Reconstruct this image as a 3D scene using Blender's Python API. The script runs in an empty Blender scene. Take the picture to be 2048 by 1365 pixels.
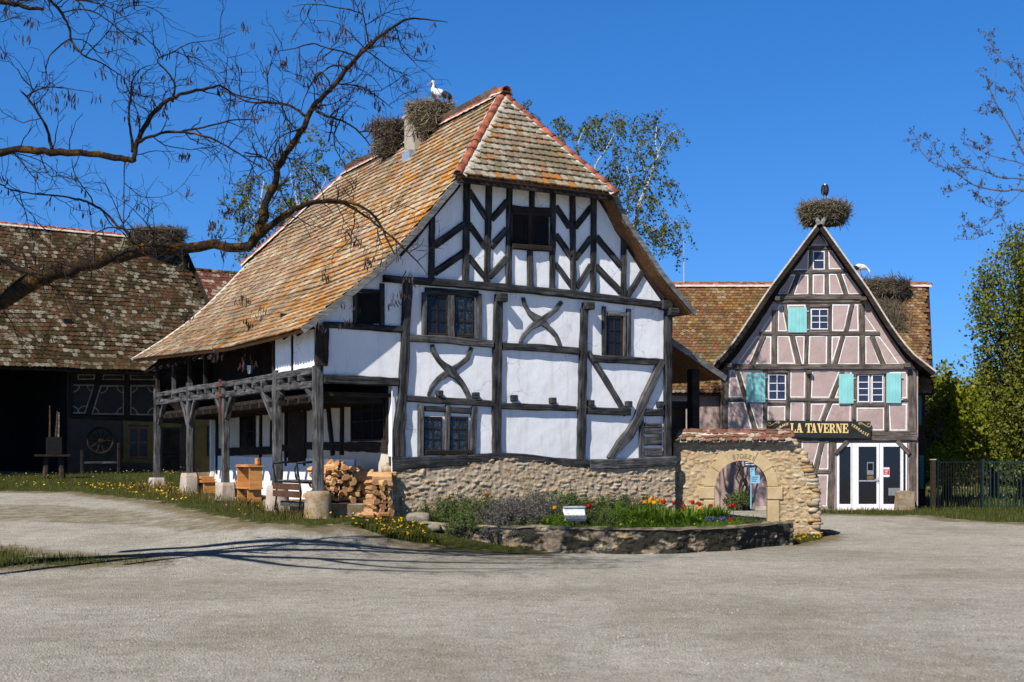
import bpy, bmesh, math, random
import numpy as np
from mathutils import Vector, Matrix, noise, Euler

random.seed(7)
RNG = np.random.default_rng(11)
SC = bpy.context.scene
COL = SC.collection
R = math.radians

# ------------------------------------------------------------------ camera
F = 2600.0            # focal length in photograph pixels (2048 wide)
HZ = 925.0            # horizon row
EYE = 1.65
cam_d = bpy.data.cameras.new("camera")
cam = bpy.data.objects.new("camera", cam_d)
COL.objects.link(cam)
cam.location = (0, 0, EYE)
cam.rotation_euler = (R(90), 0, 0)
cam_d.sensor_width = 36
cam_d.lens = F / 2048 * 36
cam_d.shift_y = (HZ - 682.5) / 2048
cam_d.clip_start = 0.1
cam_d.clip_end = 4000
cam_d.dof.use_dof = True
cam_d.dof.focus_distance = 31.0
cam_d.dof.aperture_fstop = 2.0
SC.camera = cam

# ------------------------------------------------------------------ light
SUN_AZ = R(-124.0)
SUN_EL = R(43.0)
to_sun = Vector((math.cos(SUN_AZ) * math.cos(SUN_EL), math.sin(SUN_AZ) * math.cos(SUN_EL), math.sin(SUN_EL)))
sd = bpy.data.lights.new("sun", 'SUN')
sd.energy = 5.0
sd.angle = R(0.5)
sd.color = (1.0, 0.955, 0.88)
so = bpy.data.objects.new("sun", sd)
COL.objects.link(so)
so.location = (-30, -40, 60)
so.rotation_euler = to_sun.to_track_quat('Z', 'Y').to_euler()

world = bpy.data.worlds.new("World")
SC.world = world
world.use_nodes = True
wnt = world.node_tree
wbg = wnt.nodes['Background']
sky = wnt.nodes.new('ShaderNodeTexSky')
sky.sky_type = 'NISHITA'
sky.sun_disc = False
sky.sun_elevation = SUN_EL
sky.sun_rotation = math.atan2(to_sun.x, to_sun.y)
sky.altitude = 300
sky.air_density = 1.0
sky.dust_density = 0.25
sky.ozone_density = 4.0
whs = wnt.nodes.new('ShaderNodeHueSaturation')
whs.inputs['Saturation'].default_value = 1.32
whs.inputs['Hue'].default_value = 0.508
whs.inputs['Value'].default_value = 0.93
# look up the sky a little above the true direction, so the low sky keeps the deep blue of this clear day
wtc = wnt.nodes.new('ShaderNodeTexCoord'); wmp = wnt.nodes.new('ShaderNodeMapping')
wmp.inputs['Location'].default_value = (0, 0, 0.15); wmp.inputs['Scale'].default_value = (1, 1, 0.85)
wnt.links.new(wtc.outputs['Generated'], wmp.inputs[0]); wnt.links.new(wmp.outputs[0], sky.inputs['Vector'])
wnt.links.new(sky.outputs[0], whs.inputs['Color'])
# deep, clear sky: bright low down, much darker towards the zenith
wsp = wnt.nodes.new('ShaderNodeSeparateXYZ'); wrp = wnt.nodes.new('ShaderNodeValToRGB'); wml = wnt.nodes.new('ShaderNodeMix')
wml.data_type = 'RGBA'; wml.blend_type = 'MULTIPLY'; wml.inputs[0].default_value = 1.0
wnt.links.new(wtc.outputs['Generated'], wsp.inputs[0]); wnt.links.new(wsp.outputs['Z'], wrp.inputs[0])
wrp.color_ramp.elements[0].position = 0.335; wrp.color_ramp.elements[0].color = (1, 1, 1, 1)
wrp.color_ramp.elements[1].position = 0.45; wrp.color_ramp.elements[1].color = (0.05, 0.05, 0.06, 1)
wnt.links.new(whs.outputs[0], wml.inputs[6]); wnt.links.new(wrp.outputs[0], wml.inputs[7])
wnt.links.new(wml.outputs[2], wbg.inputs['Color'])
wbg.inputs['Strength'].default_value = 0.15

SC.view_settings.view_transform = 'Standard'
SC.view_settings.look = 'None'
SC.view_settings.gamma = 1.0
SC.view_settings.exposure = 0.35
SC.cycles.max_bounces = 6
SC.cycles.diffuse_bounces = 1
SC.cycles.transparent_max_bounces = 8
SC.render.film_transparent = False

# ------------------------------------------------------------------ object helpers
def tag(o, label=None, cat=None, group=None, kind=None):
    if label: o["label"] = label
    if cat: o["category"] = cat
    if group: o["group"] = group
    if kind: o["kind"] = kind
    return o

def empty(name, loc=(0, 0, 0), rz=0.0, label=None, cat=None, group=None):
    o = bpy.data.objects.new(name, None)
    COL.objects.link(o)
    o.empty_display_size = 0.2
    o.location = loc
    o.rotation_euler = (0, 0, rz)
    return tag(o, label, cat, group)

def link(name, me, parent=None, M=None):
    o = bpy.data.objects.new(name, me)
    COL.objects.link(o)
    if parent is not None:
        o.parent = parent
    if M is not None:
        o.matrix_local = M
    return o

def kids(o):
    return [c for c in COL.objects if c.parent == o]

def copy_tree(o, chs, loc, rot, label=None, group=None):
    """copy a thing and its parts; chs = [(part, [sub-parts])]"""
    c = o.copy(); COL.objects.link(c)
    c.location = loc; c.rotation_euler = rot
    if label: c["label"] = label
    if group: c["group"] = group
    for ch, subs in chs:
        k = ch.copy(); COL.objects.link(k); k.parent = c
        for s in subs:
            q = s.copy(); COL.objects.link(q); q.parent = k
    return c

class MB:
    """collects vertices and faces of one mesh"""
    def __init__(s):
        s.v = []; s.f = []; s.c = []
    def add(s, vs, fs, M=None):
        n = len(s.v)
        if M is not None:
            vs = [M @ Vector(v) for v in vs]
        s.v.extend([tuple(v) for v in vs])
        s.f.extend([tuple(i + n for i in f) for f in fs])
        return n
    def box(s, x0, x1, y0, y1, z0, z1, M=None):
        vs = [(x0,y0,z0),(x1,y0,z0),(x1,y1,z0),(x0,y1,z0),(x0,y0,z1),(x1,y0,z1),(x1,y1,z1),(x0,y1,z1)]
        fs = [(0,3,2,1),(4,5,6,7),(0,1,5,4),(1,2,6,5),(2,3,7,6),(3,0,4,7)]
        s.add(vs, fs, M)
    def cbox(s, x0, x1, y0, y1, z0, z1, c=0.01, M=None):
        """box with chamfered long edges (all 12)"""
        b = bmesh.new()
        bmesh.ops.create_cube(b, size=1.0)
        for v in b.verts:
            v.co = Vector(((x0+x1)/2 + v.co.x*(x1-x0), (y0+y1)/2 + v.co.y*(y1-y0), (z0+z1)/2 + v.co.z*(z1-z0)))
        bmesh.ops.bevel(b, geom=b.edges[:], offset=c, segments=1, profile=0.5, affect='EDGES')
        b.verts.index_update()
        s.add([v.co.copy() for v in b.verts], [[v.index for v in f.verts] for f in b.faces], M)
        b.free()
    def prism(s, poly, h, M=None, z0=0.0):
        """extrude a polygon (x,y) from z0 to z0+h"""
        n = len(poly)
        vs = [(p[0], p[1], z0) for p in poly] + [(p[0], p[1], z0 + h) for p in poly]
        fs = [tuple(range(n-1, -1, -1)), tuple(range(n, 2*n))]
        fs += [(i, (i+1) % n, n + (i+1) % n, n + i) for i in range(n)]
        s.add(vs, fs, M)
    def tube(s, pts, rad, sides=6, cap=True):
        pts = [Vector(p) for p in pts]
        n = len(pts)
        if n < 2: return
        t = (pts[1] - pts[0]).normalized()
        a = t.orthogonal().normalized()
        rings = []
        for i, p in enumerate(pts):
            if i == 0: tt = pts[1] - pts[0]
            elif i == n-1: tt = pts[-1] - pts[-2]
            else: tt = pts[i+1] - pts[i-1]
            if tt.length < 1e-9: tt = t
            tt = tt.normalized()
            a = (a - tt * a.dot(tt))
            a = a.normalized() if a.length > 1e-6 else tt.orthogonal().normalized()
            b = tt.cross(a)
            r = rad[i] if hasattr(rad, '__len__') else rad
            rings.append([p + (a*math.cos(2*math.pi*k/sides) + b*math.sin(2*math.pi*k/sides))*r for k in range(sides)])
        base = len(s.v)
        for rg in rings:
            s.v.extend([tuple(q) for q in rg])
        for i in range(n-1):
            for k in range(sides):
                k2 = (k+1) % sides
                s.f.append((base+i*sides+k, base+i*sides+k2, base+(i+1)*sides+k2, base+(i+1)*sides+k))
        if cap:
            s.f.append(tuple(base+k for k in range(sides-1, -1, -1)))
            s.f.append(tuple(base+(n-1)*sides+k for k in range(sides)))
    def lathe(s, prof, sides=16, M=None):
        vs = []; fs = []
        n = len(prof)
        for r, z in prof:
            for k in range(sides):
                a = 2*math.pi*k/sides
                vs.append((r*math.cos(a), r*math.sin(a), z))
        for i in range(n-1):
            for k in range(sides):
                k2 = (k+1) % sides
                fs.append((i*sides+k, i*sides+k2, (i+1)*sides+k2, (i+1)*sides+k))
        fs.append(tuple(range(sides-1, -1, -1)))
        fs.append(tuple((n-1)*sides+k for k in range(sides)))
        s.add(vs, fs, M)
    def mesh(s, name, m, smooth=False, cols=None):
        me = bpy.data.meshes.new(name)
        me.from_pydata(s.v, [], s.f)
        if m: me.materials.append(m)
        if cols is not None:
            at = me.color_attributes.new("Col", 'FLOAT_COLOR', 'POINT')
            arr = np.ones((len(s.v), 4), dtype=np.float32)
            arr[:, :3] = np.array(cols, dtype=np.float32)[:, :3]
            at.data.foreach_set("color", arr.ravel())
        if smooth:
            me.polygons.foreach_set("use_smooth", [True]*len(me.polygons))
        me.update()
        return me
    def build(s, name, m, parent=None, smooth=False, cols=None, M=None):
        return link(name, s.mesh(name, m, smooth, cols), parent, M)

def np_mesh(name, V, Fc, m, parent=None, smooth=False):
    """V (n,3), Fc (m,k) uniform polygons"""
    me = bpy.data.meshes.new(name)
    V = np.asarray(V, dtype=np.float32); Fc = np.asarray(Fc, dtype=np.int32)
    k = Fc.shape[1]
    me.vertices.add(len(V)); me.vertices.foreach_set("co", V.ravel())
    me.loops.add(Fc.size); me.loops.foreach_set("vertex_index", Fc.ravel())
    me.polygons.add(len(Fc))
    me.polygons.foreach_set("loop_start", np.arange(0, Fc.size, k, dtype=np.int32))
    me.polygons.foreach_set("loop_total", np.full(len(Fc), k, dtype=np.int32))
    if m: me.materials.append(m)
    if smooth: me.polygons.foreach_set("use_smooth", np.ones(len(Fc), dtype=bool))
    me.update(calc_edges=True)
    me.validate()
    return link(name, me, parent)

def leaf_quads(P, size, seed=0, droop=None, aspect=0.55):
    """diamond leaves at points P; returns V,F"""
    g = np.random.default_rng(seed)
    n = len(P)
    sz = (size * (0.6 + 0.8*g.random(n)))[:, None]
    a = g.normal(size=(n, 3))
    if droop is not None: a[:, 2] = a[:, 2]*0.5 - droop
    a /= np.linalg.norm(a, axis=1)[:, None]
    b = g.normal(size=(n, 3))
    b -= a*np.sum(a*b, axis=1)[:, None]
    b /= np.linalg.norm(b, axis=1)[:, None]
    c = np.cross(a, b)
    V = np.stack([P, P + a*sz*0.5 + b*sz*aspect*0.5 + c*sz*0.08, P + a*sz, P + a*sz*0.5 - b*sz*aspect*0.5 + c*sz*0.08], axis=1).reshape(-1, 3)
    Fc = np.arange(4*n).reshape(-1, 4)
    return V, Fc

# ------------------------------------------------------------------ node helpers
def newmat(name):
    m = bpy.data.materials.new(name)
    m.use_nodes = True
    nt = m.node_tree
    return m, nt, nt.nodes['Principled BSDF']

def nd(nt, typ, inp=None, **props):
    n = nt.nodes.new(typ)
    for k, v in props.items():
        setattr(n, k, v)
    for k, v in (inp or {}).items():
        if isinstance(v, bpy.types.NodeSocket):
            nt.links.new(v, n.inputs[k])
        else:
            n.inputs[k].default_value = v
    return n

def c4(c):
    return (c[0], c[1], c[2], 1.0)

def ramp(nt, fac, stops, interp='LINEAR'):
    n = nt.nodes.new('ShaderNodeValToRGB')
    n.color_ramp.interpolation = interp
    el = n.color_ramp.elements
    while len(el) < len(stops): el.new(0.5)
    for e, (p, c) in zip(el, stops):
        e.position = p
        e.color = c4(c) if hasattr(c, '__len__') else (c, c, c, 1)
    nt.links.new(fac, n.inputs[0])
    return n.outputs[0]

def mix(nt, fac, a, b, mode='MIX'):
    n = nt.nodes.new('ShaderNodeMix')
    n.data_type = 'RGBA'; n.blend_type = mode
    for sock, v in ((n.inputs[0], fac), (n.inputs[6], a), (n.inputs[7], b)):
        if isinstance(v, bpy.types.NodeSocket): nt.links.new(v, sock)
        elif hasattr(v, '__len__'): sock.default_value = c4(v)
        else: sock.default_value = v
    return n.outputs[2]

def math_n(nt, op, a, b=0.0):
    n = nt.nodes.new('ShaderNodeMath'); n.operation = op
    for i, v in enumerate((a, b)):
        if isinstance(v, bpy.types.NodeSocket): nt.links.new(v, n.inputs[i])
        else: n.inputs[i].default_value = v
    return n.outputs[0]

def noise_n(nt, vec, scale, detail=4.0, rough=0.55, dist=0.0):
    n = nd(nt, 'ShaderNodeTexNoise', {'Scale': scale, 'Detail': detail, 'Roughness': rough, 'Distortion': dist})
    if vec is not None: nt.links.new(vec, n.inputs['Vector'])
    return n.outputs[0]

def coords(nt, kind='Object', scale=(1, 1, 1)):
    tc = nt.nodes.new('ShaderNodeTexCoord')
    mp = nd(nt, 'ShaderNodeMapping', {'Scale': scale})
    nt.links.new(tc.outputs[kind], mp.inputs[0])
    return mp.outputs[0]

def wpos(nt, scale=1.0):
    g = nt.nodes.new('ShaderNodeNewGeometry')
    mp = nd(nt, 'ShaderNodeMapping', {'Scale': (scale,)*3})
    nt.links.new(g.outputs['Position'], mp.inputs[0])
    return mp.outputs[0]

def island(nt):
    return nt.nodes.new('ShaderNodeNewGeometry').outputs['Random Per Island']

def bump(nt, bs, h, strength=0.4, dist=0.02):
    b = nd(nt, 'ShaderNodeBump', {'Strength': strength, 'Distance': dist})
    nt.links.new(h, b.inputs['Height'])
    nt.links.new(b.outputs[0], bs.inputs['Normal'])

def setc(nt, bs, col):
    if isinstance(col, bpy.types.NodeSocket): nt.links.new(col, bs.inputs['Base Color'])
    else: bs.inputs['Base Color'].default_value = c4(col)

def plain(name, col, rough=0.7, metal=0.0, var=0.12, scale=6.0, bmp=0.0, spec=0.3):
    m, nt, bs = newmat(name)
    v = noise_n(nt, wpos(nt), scale, 5)
    lo = [x*(1-var*1.6) for x in col]; hi = [min(1, x*(1+var)) for x in col]
    setc(nt, bs, ramp(nt, v, [(0.3, lo), (0.7, hi)]))
    bs.inputs['Roughness'].default_value = rough
    bs.inputs['Metallic'].default_value = metal
    bs.inputs['Specular IOR Level'].default_value = spec
    if bmp: bump(nt, bs, noise_n(nt, wpos(nt), scale*4, 5), bmp, 0.02)
    return m

# ------------------------------------------------------------------ materials
def m_plaster(name, lo, hi, stain, bs_s=0.35):
    m, nt, bs = newmat(name)
    p = wpos(nt)
    a = noise_n(nt, p, 0.9, 6, 0.6)
    col = ramp(nt, a, [(0.32, lo), (0.62, hi)])
    st = nd(nt, 'ShaderNodeMapping', {'Scale': (2.2, 2.2, 0.35)}); nt.links.new(p, st.inputs[0])
    s2 = noise_n(nt, st.outputs[0], 2.2, 6, 0.7)
    col = mix(nt, ramp(nt, s2, [(0.52, 0.0), (0.80, 0.75)]), col, stain)
    dn_ = nd(nt, 'ShaderNodeTexNoise', {'Scale': 3.0, 'Detail': 5.0}); nt.links.new(p, dn_.inputs['Vector'])
    dv = nd(nt, 'ShaderNodeVectorMath', {1: (0.5, 0.5, 0.5)}, operation='MULTIPLY_ADD'); nt.links.new(dn_.outputs['Color'], dv.inputs[0]); nt.links.new(p, dv.inputs[2])
    ck = nd(nt, 'ShaderNodeTexVoronoi', {'Scale': 0.85}, feature='DISTANCE_TO_EDGE'); nt.links.new(dv.outputs[0], ck.inputs['Vector'])
    cm = math_n(nt, 'MULTIPLY', ramp(nt, ck.outputs['Distance'], [(0.0, 0.55), (0.010, 0.0)]), ramp(nt, noise_n(nt, p, 0.7, 2), [(0.45, 0.0), (0.6, 1.0)]))
    col = mix(nt, cm, col, [x*0.45 for x in stain])
    col = mix(nt, ramp(nt, noise_n(nt, p, 5.5, 6, 0.75), [(0.62, 0.0), (0.74, 0.35)]), col, stain)
    setc(nt, bs, col)
    bs.inputs['Roughness'].default_value = 0.9
    bs.inputs['Specular IOR Level'].default_value = 0.15
    h1 = noise_n(nt, p, 2.3, 2); h2 = noise_n(nt, p, 45, 4, 0.6)
    h = math_n(nt, 'ADD', math_n(nt, 'MULTIPLY', h1, 1.0), math_n(nt, 'MULTIPLY', h2, 0.16))
    bump(nt, bs, h, bs_s, 0.05)
    return m
M_WHITE = m_plaster('white_limewash', (0.76, 0.76, 0.775), (0.85, 0.85, 0.86), (0.58, 0.55, 0.50))
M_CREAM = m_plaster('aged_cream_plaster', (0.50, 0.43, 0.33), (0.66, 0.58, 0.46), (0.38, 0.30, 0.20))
M_PINK = m_plaster('pink_roughcast', (0.36, 0.265, 0.25), (0.44, 0.335, 0.315), (0.31, 0.21, 0.19), 0.7)
M_DIM = m_plaster('dim_grey_plaster', (0.10, 0.095, 0.10), (0.16, 0.15, 0.15), (0.07, 0.06, 0.06))

def m_wood(name, dark, light, crack=0.4, sc=1.0, rough=0.85):
    m, nt, bs = newmat(name)
    oi = nt.nodes.new('ShaderNodeObjectInfo')
    tc = nt.nodes.new('ShaderNodeTexCoord')
    ad = nd(nt, 'ShaderNodeVectorMath', {}, operation='ADD')
    nt.links.new(tc.outputs['Object'], ad.inputs[0])
    ml = math_n(nt, 'MULTIPLY', oi.outputs['Random'], 37.0)
    nt.links.new(ml, ad.inputs[1])
    mp = nd(nt, 'ShaderNodeMapping', {'Scale': (0.9*sc, 11*sc, 11*sc)})
    nt.links.new(ad.outputs[0], mp.inputs[0])
    g = noise_n(nt, mp.outputs[0], 1.6, 8, 0.65, 0.6)
    b = noise_n(nt, ad.outputs[0], 2.5, 4, 0.6)
    f = math_n(nt, 'ADD', math_n(nt, 'MULTIPLY', g, 0.75), math_n(nt, 'MULTIPLY', b, 0.35))
    col = ramp(nt, f, [(0.42, dark), (0.55, [x*0.6+y*0.4 for x, y in zip(dark, light)]), (0.68, light)])
    setc(nt, bs, col)
    bs.inputs['Roughness'].default_value = rough
    bs.inputs['Specular IOR Level'].default_value = 0.2
    bump(nt, bs, g, crack, 0.03)
    return m
M_OAK = m_wood('weathered_oak_shade_tone', (0.003, 0.003, 0.004), (0.078, 0.076, 0.076), 1.0)  # weathered oak with the upper gable's shade darkened into its colour
M_OAKGREY = m_wood('weathered_oak_lit_tone', (0.009, 0.009, 0.010), (0.155, 0.150, 0.150), 1.0)  # same oak, paler, with the tone of the sunlit lower timbers
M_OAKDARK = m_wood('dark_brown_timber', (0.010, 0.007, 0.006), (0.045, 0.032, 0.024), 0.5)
M_OAKTAV = m_wood('brown_grey_timber', (0.036, 0.029, 0.025), (0.19, 0.155, 0.13), 0.6)
M_PINE = m_wood('fresh_orange_pine', (0.42, 0.17, 0.05), (0.66, 0.32, 0.11), 0.2, 0.8, 0.6)
M_SOFFIT = m_wood('brown_soffit_boards', (0.16, 0.075, 0.03), (0.32, 0.16, 0.07), 0.3)
M_SLAT = m_wood('brown_bench_slat', (0.05, 0.024, 0.014), (0.13, 0.065, 0.04), 0.3)
M_SILVER = m_wood('silvered_board', (0.07, 0.07, 0.07), (0.27, 0.265, 0.25), 0.6)

def m_log():
    m, nt, bs = newmat('split_firewood')
    oi = nt.nodes.new('ShaderNodeObjectInfo')
    tc = coords(nt, 'Object', (3, 30, 30))
    g = noise_n(nt, tc, 1.5, 6, 0.6)
    a = ramp(nt, g, [(0.3, (0.34, 0.17, 0.07)), (0.7, (0.70, 0.46, 0.24))])
    b = ramp(nt, oi.outputs['Random'], [(0.0, (0.62, 0.50, 0.42)), (0.5, (1, 0.95, 0.88)), (0.8, (1.0, 0.84, 0.66)), (1.0, (0.60, 0.46, 0.34))])
    setc(nt, bs, mix(nt, 1.0, a, b, 'MULTIPLY'))
    bs.inputs['Roughness'].default_value = 0.8
    bump(nt, bs, g, 0.5, 0.02)
    return m
M_LOG = m_log()

def m_tile(name, pal, lich, lich_amt, pale, pale_amt, sc=0.6, front=0.0, moss=None):
    m, nt, bs = newmat(name)
    p = wpos(nt)
    r = island(nt)
    col = ramp(nt, r, [(i/(len(pal)), c) for i, c in enumerate(pal)], 'CONSTANT')
    col = mix(nt, ramp(nt, noise_n(nt, p, sc*8, 5, 0.7), [(0.40, 0.0), (0.70, 0.65)]), col, [x*0.5 for x in pal[0]])
    rr = math_n(nt, 'ADD', noise_n(nt, p, sc*6, 6, 0.75), math_n(nt, 'MULTIPLY', math_n(nt, 'SUBTRACT', r, 0.5), 0.46))
    big = noise_n(nt, p, sc*0.55, 3, 0.5)
    f1 = math_n(nt, 'ADD', math_n(nt, 'MULTIPLY', rr, 0.7), math_n(nt, 'MULTIPLY', big, 0.5))
    if front:       # lichen is thickest on the front end of the slope and low down
        dt = nd(nt, 'ShaderNodeVectorMath', {1: (-0.4932, 0.8699, 0.35)}, operation='DOT_PRODUCT'); nt.links.new(p, dt.inputs[0])
        mr = nd(nt, 'ShaderNodeMapRange', {'From Min': 28.5, 'From Max': 42.0, 'To Min': front, 'To Max': -front*0.8}); nt.links.new(dt.outputs['Value'], mr.inputs[0])
        f1 = math_n(nt, 'ADD', f1, mr.outputs[0])
    col = mix(nt, ramp(nt, f1, [(0.66-lich_amt*0.3, 0.0), (0.74-lich_amt*0.3, 0.92)]), col, lich)
    q = nd(nt, 'ShaderNodeMapping', {'Location': (31, 7, 3)}); nt.links.new(p, q.inputs[0])
    r2 = math_n(nt, 'FRACT', math_n(nt, 'MULTIPLY', r, 17.31))
    rr2 = math_n(nt, 'ADD', noise_n(nt, q.outputs[0], sc*14, 6, 0.8), math_n(nt, 'MULTIPLY', math_n(nt, 'SUBTRACT', r2, 0.5), 0.48))
    col = mix(nt, ramp(nt, rr2, [(0.72-pale_amt*0.4, 0.0), (0.80-pale_amt*0.4, 0.9)]), col, pale)
    if moss:
        q2 = nd(nt, 'ShaderNodeMapping', {'Location': (5, 17, 9)}); nt.links.new(p, q2.inputs[0])
        fm = math_n(nt, 'ADD', noise_n(nt, q2.outputs[0], 0.9, 6, 0.7), math_n(nt, 'MULTIPLY', math_n(nt, 'SUBTRACT', r2, 0.5), 0.16))
        col = mix(nt, ramp(nt, fm, [(0.52, 0.0), (0.64, 0.85)]), col, moss)
    setc(nt, bs, col)
    bs.inputs['Roughness'].default_value = 0.9
    bs.inputs['Specular IOR Level'].default_value = 0.15
    bump(nt, bs, noise_n(nt, p, 60, 4, 0.6), 0.35, 0.015)
    return m
M_TILE_SIDE = m_tile('ochre_lichened_tile', [(0.34,0.22,0.15),(0.26,0.14,0.08),(0.40,0.28,0.20),(0.32,0.20,0.12),(0.38,0.19,0.12),(0.24,0.14,0.09)], (0.46,0.19,0.025), 0.18, (0.50,0.43,0.30), 0.58, 0.9, 0.13, (0.12,0.085,0.04))
M_TILE_HIP = m_tile("grey_green_lichened_tile", [(0.24,0.18,0.12),(0.20,0.165,0.11),(0.27,0.19,0.13),(0.22,0.19,0.14),(0.28,0.16,0.09),(0.17,0.14,0.10)], (0.40,0.16,0.03), 0.08, (0.37,0.34,0.265), 0.60, 1.3, 0.0, (0.15,0.115,0.06))
M_TILE_BARN = m_tile('mossy_barn_tile', [(0.085,0.043,0.02),(0.04,0.027,0.012),(0.09,0.045,0.025),(0.05,0.038,0.018),(0.11,0.065,0.04),(0.032,0.022,0.012)], (0.03,0.021,0.007), 0.16, (0.25,0.23,0.175), 0.38, 0.6, 0.0, (0.06,0.04,0.015))
M_TILE_RED = m_tile('red_barn_tile', [(0.16,0.05,0.035),(0.125,0.042,0.03),(0.18,0.062,0.045),(0.14,0.055,0.038),(0.155,0.055,0.04),(0.20,0.075,0.055)], (0.12,0.045,0.025), 0.0, (0.40,0.33,0.27), 0.34)
M_TILE_TAV = m_tile('brown_lichened_tile', [(0.15,0.075,0.04),(0.18,0.075,0.042),(0.105,0.062,0.034),(0.21,0.105,0.06),(0.15,0.095,0.045),(0.19,0.085,0.055)], (0.22,0.12,0.03), 0.06, (0.30,0.25,0.16), 0.28, 0.6, 0.0, (0.10,0.08,0.03))
M_TILE_WALL = m_tile('wall_coping_tile', [(0.20,0.085,0.055),(0.25,0.11,0.075),(0.16,0.08,0.05),(0.22,0.10,0.08),(0.28,0.15,0.10),(0.14,0.08,0.055)], (0.14,0.10,0.04), 0.12, (0.42,0.36,0.28), 0.25)
M_RIDGE = plain('red_ridge_clay', (0.34, 0.10, 0.055), 0.8, var=0.4, scale=5, bmp=0.3)
M_MORTAR = plain('pale_lime_mortar', (0.55, 0.49, 0.42), 0.95, var=0.2, scale=8, bmp=0.8)

def m_stone(name, k=1.0):
    m, nt, bs = newmat(name)
    at = nd(nt, 'ShaderNodeAttribute', attribute_name='Col')
    p = wpos(nt)
    n1 = noise_n(nt, p, 14, 6, 0.7)
    col = mix(nt, 1.0, at.outputs['Color'], ramp(nt, n1, [(0.3, 0.55*k), (0.65, 1.0*k)]), 'MULTIPLY')
    setc(nt, bs, col)
    bs.inputs['Roughness'].default_value = 0.93
    bs.inputs['Specular IOR Level'].default_value = 0.15
    bump(nt, bs, noise_n(nt, p, 38, 6, 0.7), 0.7, 0.03)
    return m
M_RUBBLE = m_stone('rubble_masonry')

def m_sandstone(name, lo, hi, lich, amt):
    m, nt, bs = newmat(name)
    p = wpos(nt)
    col = ramp(nt, noise_n(nt, p, 3, 6, 0.65), [(0.3, lo), (0.7, hi)])
    col = mix(nt, ramp(nt, noise_n(nt, p, 6, 7, 0.75), [(0.62-amt, 0.0), (0.72-amt, 0.85)]), col, lich)
    setc(nt, bs, col)
    bs.inputs['Roughness'].default_value = 0.95
    bs.inputs['Specular IOR Level'].default_value = 0.15
    bump(nt, bs, noise_n(nt, p, 28, 6, 0.7), 0.6, 0.03)
    return m
M_SAND = m_sandstone('yellow_sandstone', (0.39, 0.28, 0.15), (0.53, 0.41, 0.24), (0.30, 0.20, 0.09), 0.02)
M_PLINTH = m_sandstone('pale_plinth_stone', (0.38, 0.31, 0.25), (0.54, 0.45, 0.37), (0.30, 0.21, 0.08), 0.0)
M_PLINTHMOSS = m_sandstone('lichened_plinth_stone', (0.24, 0.19, 0.15), (0.40, 0.33, 0.26), (0.24, 0.16, 0.045), 0.16)
M_DARKSTONE = m_sandstone('dark_yellow_stone', (0.12, 0.09, 0.035), (0.20, 0.15, 0.06), (0.07, 0.055, 0.03), 0.02)
M_CHIM = m_sandstone('chimney_render', (0.30, 0.26, 0.20), (0.42, 0.37, 0.30), (0.20, 0.17, 0.13), 0.02)
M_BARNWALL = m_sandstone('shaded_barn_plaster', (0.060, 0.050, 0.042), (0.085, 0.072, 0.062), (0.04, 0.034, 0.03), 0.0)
M_BARNDARK = m_sandstone('shade_dark_barn_panel', (0.035, 0.03, 0.027), (0.055, 0.047, 0.042), (0.02, 0.018, 0.016), 0.0)  # panel colour, like the plaster above, darkened for shade under the eave
M_BLACK = plain('deep_dark_interior', (0.006, 0.006, 0.007), 0.95, var=0.3)  # near-black colour standing for interior shade; also plain black parts
M_BLACKMETAL = plain('black_iron', (0.016, 0.018, 0.018), 0.5, 0.6, 0.2, 10)
M_GREENMETAL = plain('dark_green_iron', (0.014, 0.040, 0.036), 0.5, 0.2, 0.2, 10)
M_WHITEPAINT = plain('white_gloss_paint', (0.78, 0.78, 0.80), 0.4, 0, 0.05, 4)
M_OUTLINE = plain('white_painted_line', (0.80, 0.79, 0.77), 0.8, 0, 0.12, 9)
M_DULLLINE = plain('dull_painted_line', (0.30, 0.27, 0.20), 0.9, 0, 0.3, 5)
M_TURQ = plain('turquoise_paint', (0.24, 0.56, 0.56), 0.55, 0, 0.10, 3)
M_GREENSH = plain('dark_green_paint', (0.02, 0.16, 0.13), 0.5, 0, 0.1, 5)
M_SIGN = plain('sign_board_black_green', (0.022, 0.024, 0.020), 0.45, 0, 0.25, 5)
M_GOLD = plain('cream_gold_letters', (0.80, 0.56, 0.24), 0.5, 0, 0.06, 5)
M_ORANGEFRAME = plain('orange_brown_frame', (0.26, 0.085, 0.035), 0.6, 0, 0.2, 8)
M_NOTICEBLUE = plain('notice_light_blue', (0.22, 0.48, 0.68), 0.5, 0, 0.06, 8)
M_NOTICENAVY = plain('notice_navy', (0.02, 0.03, 0.09), 0.5, 0, 0.06, 8)
M_RED = plain('notice_red', (0.55, 0.03, 0.06), 0.5, 0, 0.06, 8)
M_GREYPAPER = plain('notice_grey', (0.20, 0.21, 0.23), 0.6, 0, 0.1, 8)
M_ALU = plain('grey_aluminium', (0.52, 0.54, 0.57), 0.4, 0.3, 0.08, 8)

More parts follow.
